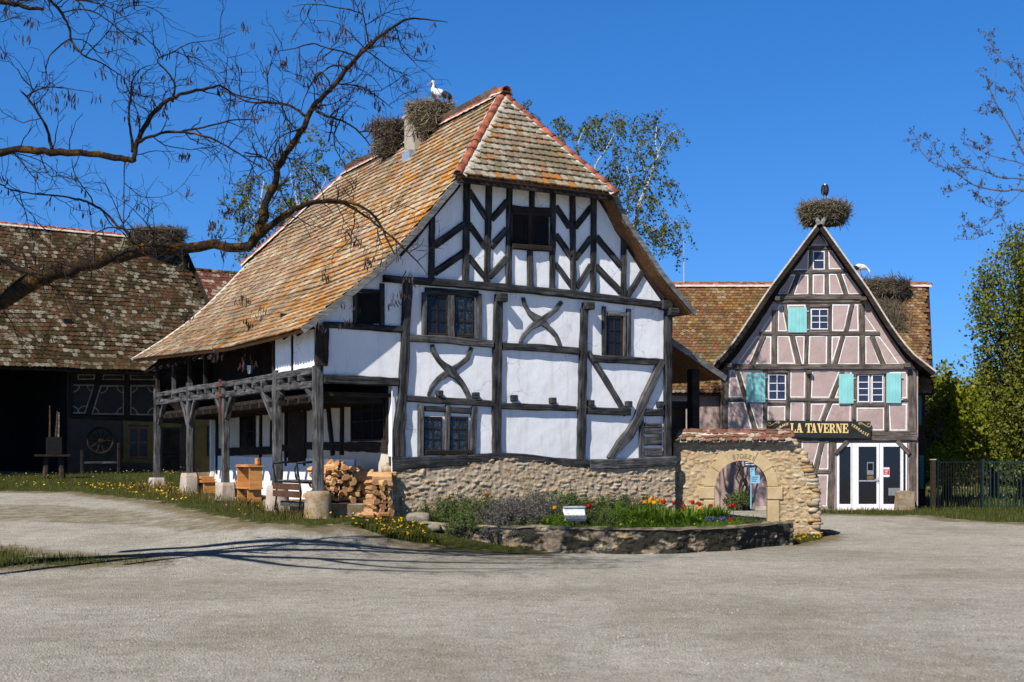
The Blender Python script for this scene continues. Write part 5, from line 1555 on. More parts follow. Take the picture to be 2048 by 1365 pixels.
# ------------------------------------------------------------------ archway wall
aw0 = at_depth(1347, 1000, 34.25); aw1 = at_depth(1640, 1000, 33.75)
e = Vector((aw1.x-aw0.x, aw1.y-aw0.y, 0)).normalized()
arch = empty('stone_archway', (aw0.x, aw0.y, -0.3), math.atan2(e.y, e.x), 'rubble garden wall with a round sandstone arch and red tile coping beside the white house', 'stone wall')
ARC = Plane(arch, (0, 0, 0), (1, 0, 0), (0, -1, 0))
Z9 = (1240, 840, 4.452)
edge = zpix(ARC, [(1540,205),(1590,250),(1640,285),(1655,330),(1690,380),(1690,430),(1715,480),(1740,560),(1752,620),(1750,700),(1758,800),(1766,900),(1772,1080)], Z9)
ccx, ccz = zpix(ARC, [(1080, 592)], Z9)[0]
rin = (zpix(ARC, [(1311, 592)], Z9)[0][0]-zpix(ARC, [(848, 592)], Z9)[0][0])/2; rout = rin+0.30
ztop = zpix(ARC, [(1000, 195)], Z9)[0][1]+0.05
def aedge(z):
    e2 = sorted((zz, aa) for aa, zz in edge)
    return interp(e2, z)
def amask(a, z):
    if a > aedge(z)-0.03: return False
    if z <= ccz: return abs(a-ccx) > rin+0.10
    return math.hypot(a-ccx, z-ccz) > rin+0.16
rubble(ARC, 0.0, max(p[0] for p in edge), lambda a: 0.0, lambda a: ztop, 'rubble_face', arch, cell=(0.24, 0.105), bulge=0.085, mort=(0.46,0.34,0.21), off=9.0, mask=amask, res=0.024)
outl = [(0.0, -0.2), (ccx-rin-0.02, -0.2), (ccx-rin-0.02, ccz)] + [(ccx-(rin+0.02)*math.cos(math.pi*i/14), ccz+(rin+0.02)*math.sin(math.pi*i/14)) for i in range(1, 14)] + [(ccx+rin+0.02, ccz), (ccx+rin+0.02, -0.2)]
rs_ = sorted(((z, a) for a, z in edge))
outl += [(rs_[0][1]-0.05, -0.2)] + [(a-0.06, z) for z, a in rs_ if z < ztop] + [(rs_[-1][1]-0.05, ztop), (0.0, ztop)]
panel(ARC, outl, 0.0, 'wall_core', M_SAND, az=True, thick=0.5)
mb = MB(); cols = []; rr = random.Random(5)
for i in range(30):
    z = 0.02+ztop*i/29.5; a = aedge(z)-0.06
    for j, h in enumerate((-0.05, -0.36)):
        boulder(mb, cols, tuple(ARC.loc(a+rr.uniform(-0.07, 0.05), z, h+rr.uniform(-0.06, 0.05))), (rr.uniform(0.11, 0.19), rr.uniform(0.12, 0.17), rr.uniform(0.05, 0.085)), i*2+j, PAL_RUB[rr.randrange(7)])
mb.build('end_stones', M_RUBBLE, arch, True, cols)
# voussoirs and jamb blocks
fa = ARC.frame()
angs = [0, 33, 64, 116, 147, 180]
for i, (g0, g1) in enumerate(zip(angs[:-1], angs[1:])):
    n = 9; pts_ = []
    ro = rout+0.03*((i*7) % 3-1)
    for k in range(n+1):
        g = R(g0+0.5+(g1-g0-1.0)*k/n); pts_.append((ccx+ro*math.cos(g), ccz+ro*math.sin(g)))
    for k in range(n, -1, -1):
        g = R(g0+0.5+(g1-g0-1.0)*k/n); pts_.append((ccx+rin*math.cos(g), ccz+rin*math.sin(g)))
    mb = MB(); mb.prism(pts_, 0.55+0.006*(i % 2), fa, -0.5); mb.build('arch_stone', M_SAND, arch)
for x0, y0, x1, y1 in ((705,596,846,706),(1313,596,1450,712),(1313,718,1420,930),(745,712,846,830),(720,838,846,1000)):
    (a0, zb_), (a1, zt_) = zpix(ARC, [(x0,y1),(x1,y0)], Z9)
    mb = MB(); mb.cbox(a0, a1, zb_, zt_, -0.5, 0.065, 0.02, fa); mb.build('jamb_stone', M_SAND, arch)
(jx0, jz0), (jx1, jz1) = zpix(ARC, [(1313,930),(1400,930)], Z9)
mb = MB(); mb.cbox(jx0, jx1, -0.3, jz0-0.005, -0.5, 0.05, 0.02, fa); mb.build('jamb_stone', M_SAND, arch)
lt = MB(); put_text(lt, ARC, '87DEZI', [(ccx+(rin+0.13)*math.cos(R(g)), ccz+(rin+0.13)*math.sin(R(g))) for g in range(108, 62, -4)], 0.17, 0.0665, 0.0)
lt.build('flat_dark_date', plain('carving_shade_tone', (0.32, 0.235, 0.14), 0.95), arch)  # flat letters coloured darker to stand for shade in carved grooves
# tile coping
xl = zpix(ARC, [(500, 190)], Z9)[0][0]; xr = zpix(ARC, [(1535, 190)], Z9)[0][0]; zE = zpix(ARC, [(1000, 196)], Z9)[0][1]; zR = zpix(ARC, [(1000, 108)], Z9)[0][1]
V = Vector((0, 0.46, zR-zE)).normalized(); LV = math.hypot(0.46, zR-zE); N = Vector((1, 0, 0)).cross(V)
def arows(i):
    o = Vector((0, -0.26, zE))+V*(LV/3*i)
    return [xl+0.17*j+(0.08 if i % 2 else 0) for j in range(int((xr-xl)/0.17)+1)], (lambda u: o+Vector((u, 0, 0.03*noise.noise(Vector((u*1.5, i, 0)))))), Vector((1, 0, 0)), V, N
cop = MB(); cop.prism([(xl, 0), (xr, 0), (xr, 0.04), (xl, 0.04)], 0.02, Matrix.Translation((0, 0.2, zE+0.05)))
cop.add([(xl,-0.22,zE-0.01),(xr,-0.22,zE-0.01),(xr,0.2,zR-0.03),(xl,0.2,zR-0.03),(xl,0.62,zE-0.01),(xr,0.62,zE-0.01)], [(0,1,2,3),(3,2,5,4),(0,3,4),(1,5,2),(0,4,5,1)])
co = cop.build('coping', M_MORTAR, arch)
tile_field('coping_tiles', M_TILE_WALL, co, arows, 3, 0.17, LV/3, seed=71, th=0.022, jit=0.02, extra=0.9)
def arows2(i):
    V3 = Vector((0, -0.46, zR-zE)).normalized(); o = Vector((0, 0.66, zE))+V3*(LV/3*i)
    return [xl+0.17*j for j in range(int((xr-xl)/0.17)+1)], (lambda u: o+Vector((u, 0, 0))), Vector((-1, 0, 0)), V3, Vector((-1, 0, 0)).cross(V3)
tile_field('coping_tiles', M_TILE_WALL, co, arows2, 3, 0.17, LV/3, seed=72)
mb = MB(); mm = MB(); ridge_run(mb, mm, Vector((xl+0.05, 0.2, zR+0.01)), Vector((xr, 0.2, zR-0.03)), 9, 0.12, 0.105); mb.build('ridge_tiles', M_TILE_WALL, co, True); mm.build('ridge_mortar', M_MORTAR, co, True)

# ------------------------------------------------------------------ retaining wall of the flower bed
rp = [ground_at(x, y) for x, y in ((838,1052),(900,1070),(960,1083),(1010,1092),(1058,1099),(1130,1106),(1240,1109),(1350,1108),(1470,1102),(1583,1090))]
rz = [0.30, 0.26, 0.24, 0.22, 0.24, 0.22, 0.22, 0.20, 0.20, 0.21]
RL = [0]
for a, b in zip(rp[:-1], rp[1:]): RL.append(RL[-1]+(Vector((b.x-a.x, b.y-a.y, 0))).length)
def rpath(a):
    for i in range(len(rp)-1):
        if a <= RL[i+1]+1e-6:
            u = (a-RL[i])/(RL[i+1]-RL[i]); p = rp[i].lerp(rp[i+1], u)
            d0 = rp[min(i+2, len(rp)-1)]-rp[max(i-1, 0)]; d0.z = 0; d0.normalize()
            return Vector((p.x, p.y, 0)), Vector((d0.y, -d0.x, 0))
def rtop(a):
    for i in range(len(rp)-1):
        if a <= RL[i+1]+1e-6: return rz[i]+(rz[i+1]-rz[i])*(a-RL[i])/(RL[i+1]-RL[i]) + 0.025*noise.noise(Vector((a*2, 0, 3)))
    return rz[-1]
def rmoss(a, z, c):
    k = sstep(0.48, 0.62, 0.5+0.5*noise.fractal(Vector((a*1.8, z*4.5, 4)), 0.6, 2, 6)+sstep(3.0, 6.5, a)*0.16+0.05)
    d = (0.045, 0.042, 0.030)
    return [c[i]*0.8*(1-k)+d[i]*k for i in range(3)]
rw = empty('low_retaining_wall', (0, 0, 0), 0, 'low curved stone retaining wall with dark mossy stains in front of the flower bed', 'stone wall')
rubble(None, 0, RL[-1], lambda a: -0.42, rtop, 'wall_face', rw, cell=(0.30, 0.13), bulge=0.075, off=21.0, res=0.022, pal=PAL_RUB, path=rpath, moss=rmoss)
mb = MB(); cols = []
na = int(RL[-1]/0.06)
for i in range(na+1):
    a = RL[-1]*i/na; p, n = rpath(min(a, RL[-1]-1e-4)); zt_ = rtop(min(a, RL[-1]-1e-4))
    for j, (o, dz) in enumerate(((0.045, 0.0), (0.03, 0.035), (-0.10, 0.05), (-0.24, 0.04), (-0.36, -0.02), (-0.38, -0.3))):
        f_ = noise.fractal(Vector((a*3, j*0.6, 2)), 0.8, 2, 4); q = p+n*(o+0.012*f_); mb.v.append((q.x, q.y, zt_+dz+0.02*f_))
        k = sstep(-0.1, 0.3, noise.noise(Vector((a*1.7, j*0.7, 9))))
        cols.append([x*(0.8+0.4*f_) for x in ((0.16, 0.135, 0.10) if k > 0.5 else (0.33, 0.27, 0.19))])
for i in range(na):
    for j in range(5): mb.f.append((i*6+j, (i+1)*6+j, (i+1)*6+j+1, i*6+j+1))
mb.build('wall_cap', M_RUBBLE, rw, True, cols)
p, n = rpath(RL[-1]-1e-3); t_ = Vector((-n.y, n.x, 0))
mb = MB(); cols = []
for i in range(5):
    for j in range(4):
        boulder(mb, cols, (p.x-n.x*(0.08+j*0.30)+t_.x*-0.03, p.y-n.y*(0.08+j*0.30), -0.30+i*0.115), (0.13, 0.17, 0.075), i*5+j, (0.12, 0.10, 0.07) if (i+j) % 3 else (0.30, 0.24, 0.15))
mb.build('end_stones', M_RUBBLE, rw, True, cols)
# ------------------------------------------------------------------ ground
def seg_dist(P, A, B):
    AB = B-A; t = np.clip(((P-A)@AB)/max(AB@AB, 1e-9), 0, 1)
    return np.linalg.norm(P-(A+t[:, None]*AB), axis=1)
def poly_sd(P, poly):
    """signed distance, positive inside"""
    poly = np.array(poly); n = len(poly)
    d = np.full(len(P), 1e9); ins = np.zeros(len(P), bool)
    for i in range(n):
        A, B = poly[i], poly[(i+1) % n]
        d = np.minimum(d, seg_dist(P, A, B))
        c = ((A[1] > P[:, 1]) != (B[1] > P[:, 1]))
        with np.errstate(divide='ignore', invalid='ignore'):
            xi = (B[0]-A[0])*(P[:, 1]-A[1])/(B[1]-A[1])+A[0]
        ins ^= c & (P[:, 0] < xi)
    return np.where(ins, d, -d)
def xy(v): return (v.x, v.y)
edge_px = [(-120,985),(0,983),(150,984),(300,1003),(420,1030),(520,1048),(620,1056),(700,1052),(790,1080),(880,1094),(960,1102),(1062,1108)]
VERGE = [xy(ground_at(*p)) for p in edge_px] + [xy(hw(3.5, -1.2)), xy(hw(3.5, 0.2)), xy(hw(-0.3, 0.2)), xy(hw(-0.3, 15)), (-13, 54), (-36, 44), (-36, 38)]
PATCH = [xy(ground_at(*p)) for p in ((-200,1092),(30,1092),(120,1106),(250,1113),(335,1119),(330,1130),(220,1136),(60,1140),(-200,1150))]
TUFT = [xy(ground_at(*p)) for p in ((1586,1090),(1640,1080),(1650,1072),(1640,1068),(1590,1076))]
TAVG = [xy(ground_at(*p)) for p in ((1640,1028),(1750,1030),(1860,1032),(1900,1040),(2048,1046),(2300,1052))] + [(24, 47), (14, 46), (13.9, 45), (11.3, 44.6), (9.9, 44.9)]
BEYOND = [(14.5, 46.5), (60, 44), (120, 60), (120, 200), (-60, 200), (-60, 90), (0, 70), (10, 60)]
PATHB = [(19.5, 50), (24, 50), (36, 95), (28, 95)]
DIRTBAND = [xy(ground_at(*p)) for p in ((-200,1010),(120,1010),(300,1025),(420,1042),(640,1066),(640,1074),(420,1066),(250,1050),(-200,1036))]  # band of dirt colour across the left gravel
def axis(dense0, dense1, step, far0, far1):
    a = list(np.arange(dense0, dense1+1e-6, step)); k = step
    x = dense0
    left = []
    while x > far0: k *= 1.35; x -= k; left.append(x)
    k = step; x = dense1; right = []
    while x < far1: k *= 1.35; x += k; right.append(x)
    return np.array(left[::-1]+a+right)
gx = axis(-20, 22, 0.22, -900, 900); gy = axis(3, 56, 0.22, -40, 1500)
GX, GY = np.meshgrid(gx, gy, indexing='ij')
Pg = np.stack([GX.ravel(), GY.ravel()], 1)
GZ = np.array([ground_z(x, y) for x, y in Pg])
near = (np.abs(Pg[:, 0]) < 30) & (Pg[:, 1] < 62)
GZ += np.array([0.03*noise.noise(Vector((x*0.25, y*0.25, 0)))+0.012*noise.noise(Vector((x*1.1, y*1.1, 5))) if n_ else 0 for (x, y), n_ in zip(Pg, near)])
sdv = np.maximum.reduce([poly_sd(Pg, VERGE), poly_sd(Pg, PATCH)*0.9-0.45, poly_sd(Pg, TUFT), poly_sd(Pg, TAVG)*0.8, poly_sd(Pg, BEYOND)])
sdv = np.where(poly_sd(Pg, PATHB) > 0, -1.0, sdv)
g_mask = np.clip(0.5+sdv/1.1, 0, 1)
d_mask = np.clip(1-np.abs(sdv+0.15)/0.9, 0, 1)
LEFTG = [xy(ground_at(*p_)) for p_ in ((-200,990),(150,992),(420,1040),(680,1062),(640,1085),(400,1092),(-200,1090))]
d_mask = np.maximum(d_mask, np.clip(0.5+poly_sd(Pg, DIRTBAND)/1.0, 0, 0.70))
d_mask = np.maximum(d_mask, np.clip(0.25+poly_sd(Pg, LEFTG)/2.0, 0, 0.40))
me = bpy.data.meshes.new('ground')
nx, ny = len(gx), len(gy)
Vg = np.stack([Pg[:, 0], Pg[:, 1], GZ], 1)
I = np.arange(nx*ny).reshape(nx, ny)
Fg = np.stack([I[:-1, :-1].ravel(), I[1:, :-1].ravel(), I[1:, 1:].ravel(), I[:-1, 1:].ravel()], 1)
def m_ground():
    m, nt, bs = newmat('gravel_and_turf')
    at = nd(nt, 'ShaderNodeAttribute', attribute_name='Col')
    sp = nd(nt, 'ShaderNodeSeparateColor'); nt.links.new(at.outputs['Color'], sp.inputs[0])
    p = wpos(nt)
    grain = noise_n(nt, p, 34, 4, 0.8)
    vo = nd(nt, 'ShaderNodeTexVoronoi', {'Scale': 44.0}); nt.links.new(p, vo.inputs['Vector'])
    vs_ = nd(nt, 'ShaderNodeSeparateColor'); nt.links.new(vo.outputs['Color'], vs_.inputs[0])
    med = noise_n(nt, p, 3.0, 5, 0.65); big = noise_n(nt, p, 0.22, 4, 0.6)
    peb = ramp(nt, vs_.outputs[0], [(0.0, (0.16, 0.15, 0.13)), (0.25, (0.34, 0.325, 0.29)), (0.6, (0.49, 0.47, 0.43)), (0.88, (0.68, 0.66, 0.62)), (1.0, (0.52, 0.40, 0.29))])
    col = mix(nt, 0.55, peb, ramp(nt, grain, [(0.3, (0.24, 0.23, 0.205)), (0.7, (0.63, 0.605, 0.56))]))
    col = mix(nt, 1.0, col, ramp(nt, big, [(0.32, (0.70, 0.67, 0.61)), (0.5, (0.95, 0.94, 0.92)), (0.66, (1.10, 1.09, 1.08))]), 'MULTIPLY')
    col = mix(nt, 1.0, col, ramp(nt, med, [(0.25, (0.74, 0.71, 0.66)), (0.6, (1.04, 1.04, 1.03))]), 'MULTIPLY')
    st_ = nd(nt, 'ShaderNodeMapping', {'Scale': (0.16, 0.42, 1.0), 'Rotation': (0, 0, 0.55)}); nt.links.new(p, st_.inputs[0])
    trk = noise_n(nt, st_.outputs[0], 1.6, 5, 0.6, 0.4)
    col = mix(nt, ramp(nt, trk, [(0.50, 0.0), (0.68, 0.24)]), col, (0.22, 0.195, 0.155))
    spot = noise_n(nt, p, 1.3, 7, 0.72)
    col = mix(nt, ramp(nt, spot, [(0.60, 0.0), (0.72, 0.5)]), col, (0.17, 0.14, 0.10))
    # fine brown litter
    lit = noise_n(nt, p, 26, 4, 0.8)
    col = mix(nt, ramp(nt, lit, [(0.70, 0.0), (0.74, 0.7)]), col, (0.11, 0.085, 0.06))
    n2 = noise_n(nt, p, 2.6, 6, 0.7)
    def soft(ch, k):
        s_ = math_n(nt, 'ADD', ch, math_n(nt, 'MULTIPLY', math_n(nt, 'SUBTRACT', n2, 0.5), k))
        return s_
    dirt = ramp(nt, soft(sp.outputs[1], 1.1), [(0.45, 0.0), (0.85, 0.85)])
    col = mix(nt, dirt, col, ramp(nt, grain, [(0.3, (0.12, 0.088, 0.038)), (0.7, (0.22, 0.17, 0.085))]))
    gr = ramp(nt, soft(sp.outputs[0], 1.2), [(0.45, 0.0), (0.65, 1.0)])
    gcol = ramp(nt, noise_n(nt, p, 7, 5, 0.7), [(0.3, (0.030, 0.040, 0.008)), (0.55, (0.055, 0.065, 0.012)), (0.75, (0.12, 0.095, 0.03))])
    col = mix(nt, gr, col, gcol)
    setc(nt, bs, col)
    bs.inputs['Roughness'].default_value = 0.95
    bs.inputs['Specular IOR Level'].default_value = 0.15
    h = math_n(nt, 'ADD', math_n(nt, 'MULTIPLY', vo.outputs['Distance'], -0.8), grain)
    bump(nt, bs, h, 0.9, 0.03)
    return m
M_GROUND = m_ground()
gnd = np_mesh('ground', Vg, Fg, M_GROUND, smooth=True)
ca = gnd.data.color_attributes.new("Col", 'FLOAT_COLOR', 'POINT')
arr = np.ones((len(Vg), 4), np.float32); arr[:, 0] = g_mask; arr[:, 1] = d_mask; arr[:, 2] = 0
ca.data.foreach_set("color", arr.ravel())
tag(gnd, kind='structure')

# flower-bed earth
bed = [rpath(RL[-1]*i/30*0.9999) for i in range(31)]
bp = [(p.x-n.x*0.20, p.y-n.y*0.20) for p, n in bed]
back = [aw0, Vector((5.6, 34.05, 0)), Vector((6.9, 33.9, 0))]
top = [(hw(0.1, -0.02).x+(hw(tD, -0.02).x-hw(0.1, -0.02).x)*i/30, hw(0.1, -0.02).y+(hw(tD, -0.02).y-hw(0.1, -0.02).y)*i/30) for i in range(22)]
top += [(aw0.x+(6.9-aw0.x)*i/8, aw0.y-0.05+(33.75-aw0.y)*i/8) for i in range(9)]
mb = MB()
for i in range(31):
    for j in range(7):
        u = j/6; x = bp[i][0]*(1-u)+top[i][0]*u; y = bp[i][1]*(1-u)+top[i][1]*u
        mb.v.append((x, y, 0.10+0.16*u*(1-i/30)+0.05*noise.noise(Vector((x*1.5, y*1.5, 0)))))
for i in range(30):
    for j in range(6): mb.f.append((i*7+j, (i+1)*7+j, (i+1)*7+j+1, i*7+j+1))
soil = mb.build('flower_bed_soil', plain('dark_garden_soil', (0.065, 0.048, 0.032), 0.95, var=0.4, scale=9, bmp=0.8), None, True)
tag(soil, kind='structure')
def bed_z(x, y):
    return 0.14

# ------------------------------------------------------------------ grass and small flowers
def sample_poly(poly, n, seed, band=None):
    g = np.random.default_rng(seed); P_ = np.array(poly); lo, hi = P_.min(0), P_.max(0)
    out = np.zeros((0, 2))
    while len(out) < n:
        q = lo+(hi-lo)*g.random((n*3, 2)); s_ = poly_sd(q, poly)
        ok = s_ > 0 if band is None else (s_ > band[0]) & (s_ < band[1])
        out = np.concatenate([out, q[ok]])
    return out[:n]
def blades(name, P2, h, w, m, seed, lean=0.5, zf=ground_z, tri=True, dens=None):
    g = np.random.default_rng(seed); n = len(P2)
    if dens is not None:
        k = np.array([0.5+0.5*noise.noise(Vector((p[0]*dens, p[1]*dens, seed))) for p in P2]); keep = g.random(n) < np.clip(k*1.7-0.25, 0.03, 1)
        P2 = P2[keep]; n = len(P2)
    z = np.array([zf(p[0], p[1]) for p in P2])
    a = g.random(n)*2*math.pi; hh = h*(0.45+0.9*g.random(n)); ww = w*(0.6+0.8*g.random(n))
    lx = np.cos(a+1.3)*hh*lean*g.random(n); ly = np.sin(a+1.3)*hh*lean*g.random(n)
    B = np.stack([P2[:, 0], P2[:, 1], z-0.01], 1)
    dx = np.stack([np.cos(a)*ww, np.sin(a)*ww, np.zeros(n)], 1)
    mid = B+np.stack([lx*0.35, ly*0.35, hh*0.6], 1); tip = B+np.stack([lx, ly, hh], 1)
    V_ = np.stack([B-dx, B+dx, mid+dx*0.6, tip, mid-dx*0.6], 1).reshape(-1, 3)
    F_ = np.arange(5*n).reshape(-1, 5)
    return np_mesh(name, V_, F_, m)
vp = sample_poly(VERGE, 52000, 1)
sdd = poly_sd(vp, VERGE)
gt = blades('verge_grass', vp[sdd > 0.25], 0.105, 0.006, M_GRASS, 2, dens=0.9); tag(gt, 'short green grass with dry tips along the arcade of the white house', 'grass', kind='stuff')
dg = blades('dry_verge_grass', vp[(sdd < 1.3)][:14000], 0.07, 0.006, M_DRYGRASS, 3, dens=1.2); tag(dg, 'dry yellowed grass where the verge meets the gravel', 'grass', kind='stuff')
tallp = sample_poly([xy(hw(-2.6, -0.6)), xy(hw(-1.9, -0.6)), xy(hw(-1.9, 8)), xy(hw(-1.9, 14)), xy(hw(-3.1, 14)), xy(hw(-2.5, 6))], 2600, 4)
tg = blades('tall_weeds', tallp, 0.24, 0.006, M_DRYGRASS, 5, lean=0.8, dens=0.8); tag(tg, 'tall thin weeds standing round the stone plinths of the arcade', 'weeds', kind='stuff')
pp = sample_poly(PATCH, 11000, 6); pp = pp[np.random.default_rng(5).random(len(pp)) < np.clip(poly_sd(pp, PATCH)*0.8-0.1, 0.02, 0.8)]; pg_ = blades('gravel_grass_patch', pp, 0.10, 0.006, M_GRASS, 7, dens=1.4); tag(pg_, 'low grass patch growing out of the gravel at the left edge', 'grass', kind='stuff')
tpz = sample_poly(TUFT, 2500, 8); tu = blades('wall_foot_grass', tpz, 0.12, 0.006, M_GRASS, 9); tag(tu, 'grass tuft with dandelions at the foot of the arch wall', 'grass', kind='stuff')
tvp = sample_poly(TAVG, 9000, 10); tg2 = blades('tavern_verge_grass', tvp, 0.14, 0.010, M_GRASS, 11, dens=0.8); tag(tg2, 'thin strip of grass along the foot of the pink tavern', 'grass', kind='stuff')
bpz = sample_poly([(14, 47), (30, 46.5), (48, 80), (16, 80)], 16000, 12); bg_ = blades('meadow_grass', bpz, 0.25, 0.02, M_GRASS, 13); tag(bg_, 'green meadow grass beyond the iron gate', 'grass', kind='stuff')
def dots(name, P2, zlo, zhi, size, m, seed, zf=ground_z):
    g = np.random.default_rng(seed); n = len(P2)
    z = np.array([zf(*p) for p in P2])+zlo+(zhi-zlo)*g.random(n)
    P3 = np.stack([P2[:, 0], P2[:, 1], z], 1); Vs = []; Fs = []; k = 0
    for c in P3:
        r = size*g.uniform(0.7, 1.3); tilt = Vector((g.normal()*0.5, -0.35+g.normal()*0.4, 1)).normalized(); a = tilt.orthogonal().normalized(); b = tilt.cross(a); c = Vector(c)
        ring = [tuple(c+a*math.cos(q*math.pi/3)*r*(1 if q % 2 else 0.8)+b*math.sin(q*math.pi/3)*r*(1 if q % 2 else 0.8)) for q in range(6)]
        Vs += ring+[tuple(c+tilt*r*0.35)]
        Fs += [(k+q, k+(q+1) % 6, k+6) for q in range(6)]; k += 7
    mb = MB(); mb.v = Vs; mb.f = Fs
    return mb.build(name, m)
vc = np.array([p for p in vp if noise.noise(Vector((p[0]*0.55, p[1]*0.55, 7))) > 0.20])
dn = dots('dandelion_blooms', vc[:260], 0.05, 0.17, 0.026, M_YFLOWER, 15); tag(dn, 'scattered yellow dandelion blooms in the verge grass', 'flowers', kind='stuff')
DCL = [xy(ground_at(*p)) for p in ((700,1052),(790,1048),(850,1060),(880,1090),(780,1078))]
d2 = dots('dandelion_blooms', sample_poly(DCL, 100, 16), 0.05, 0.18, 0.028, M_YFLOWER, 17); tag(d2, 'dense yellow dandelion blooms left of the flower bed', 'flowers', kind='stuff')
dg3 = blades('dandelion_leaves', sample_poly(DCL, 5000, 18), 0.14, 0.010, M_GRASS, 19); tag(dg3, 'leafy green tuft under the dandelions left of the flower bed', 'grass', kind='stuff')
d4 = dots('dandelion_blooms', sample_poly(TUFT, 60, 20), 0.06, 0.14, 0.026, M_YFLOWER, 21); tag(d4, 'yellow dandelion blooms at the foot of the arch wall', 'flowers', kind='stuff')
d5 = dots('white_daisy_blooms', np.array([p for p in vp if noise.noise(Vector((p[0]*0.5, p[1]*0.5, 17))) > 0.28])[:170], 0.05, 0.30, 0.017, M_WFLOWER, 22); tag(d5, 'tiny white blooms scattered along the verge by the plinths', 'flowers', kind='stuff')
d6 = dots('dandelion_blooms', sample_poly([xy(ground_at(*p)) for p in ((130,975),(330,972),(400,1000),(360,1012),(230,985))], 120, 23), 0.05, 0.20, 0.03, M_YFLOWER, 24); tag(d6, 'yellow dandelion blooms in front of the dark barn', 'flowers', kind='stuff')
# leaf litter and pebbles on the gravel
g = np.random.default_rng(33)
lp = np.stack([g.uniform(-9, 10, 1800), 7+23*g.random(1800)], 1)
lp = lp[(poly_sd(lp, VERGE) < -0.1)]
Pz = np.stack([lp[:, 0], lp[:, 1], np.array([ground_z(*p) for p in lp])+0.012], 1)
V_, F_ = leaf_quads(Pz, 0.030, 34); V_[:, 2] = np.repeat(Pz[:, 2], 4)+np.abs(V_[:, 2]-np.repeat(Pz[:, 2], 4))*0.3+0.002
ll = np_mesh('leaf_litter', V_, F_, m_leaf('dry_litter', (0.10, 0.07, 0.04), (0.20, 0.15, 0.09), (0.05, 0.035, 0.025), 0.0)); tag(ll, 'dry leaf crumbs and twig bits lying on the pale gravel', 'litter', kind='stuff')
def pebbles(n, seed):
    g = np.random.default_rng(seed); bm = bmesh.new(); bmesh.ops.create_icosphere(bm, subdivisions=1, radius=1); bm.verts.index_update()
    bv = np.array([v.co[:] for v in bm.verts]); bf = np.array([[v.index for v in f.verts] for f in bm.faces]); bm.free()
    y = 6+20*g.random(n)**1.6; x = (g.random(n)*2-1)*y*0.45
    P_ = np.stack([x, y], 1); P_ = P_[(poly_sd(P_, VERGE) < 0)]; n = len(P_)
    z = np.array([ground_z(*p) for p in P_])
    r = 0.004+0.008*g.random(n)**3; sq = np.stack([r*g.uniform(.8, 1.5, n), r*g.uniform(.8, 1.5, n), r*g.uniform(.4, .8, n)], 1)
    V_ = (bv[None]*sq[:, None, :]+np.stack([P_[:, 0], P_[:, 1], z+0.004], 1)[:, None, :]).reshape(-1, 3)
    F_ = (bf[None]+(np.arange(n)*len(bv))[:, None, None]).reshape(-1, 3)
    return np_mesh('gravel_stones', V_, F_, m_leaf('pebble', (0.20, 0.19, 0.175), (0.42, 0.40, 0.365), (0.55, 0.53, 0.49), 0.0, 0.9))
pb = pebbles(26000, 35); tag(pb, 'loose grey gravel stones covering the forecourt', 'gravel', kind='stuff')

# ------------------------------------------------------------------ bed plants
def bush(name, c, rx, ry, h, n, size, m, seed, label, cat='shrub', group=None, spiky=True, stem_m=None):
    root = empty(name, c, 0, label, cat, group)
    g = np.random.default_rng(seed)
    P_ = []; mb = MB()
    n = int(n*1.9); h *= 1.25; size *= 1.25
    ns = max(14, int(n/42))
    for i in range(ns):
        a = g.uniform(0, 2*math.pi); r = math.sqrt(g.random()); tx, ty = math.cos(a)*r*rx, math.sin(a)*r*ry
        hh = h*(1-0.55*r*r)*g.uniform(0.75, 1.15)
        b0 = Vector((tx*0.35, ty*0.35, -0.05)); b1 = Vector((tx, ty, hh)); mid = b0.lerp(b1, 0.5)+Vector((tx*0.15, ty*0.15, 0.05))
        mb.tube([b0, mid, b1], [0.008, 0.005, 0.002], 3)
        for k in range(int(n/ns)):
            u = 1-abs(g.normal()*0.33); u = min(max(u, 0.05), 1)
            p = b0.lerp(mid, u*2) if u < 0.5 else mid.lerp(b1, u*2-1)
            P_.append(np.array(p)+g.normal(size=3)*0.028)
    mb.build('stems', stem_m or M_TRUNK, root)
    V_, F_ = leaf_quads(np.array(P_), size, seed, None, 0.35)
    np_mesh('leaves', V_, F_, m, root)
    return root
def bedp(px, py, d): 
    p = at_depth(px, py, d); return (p.x, p.y, 0.10)
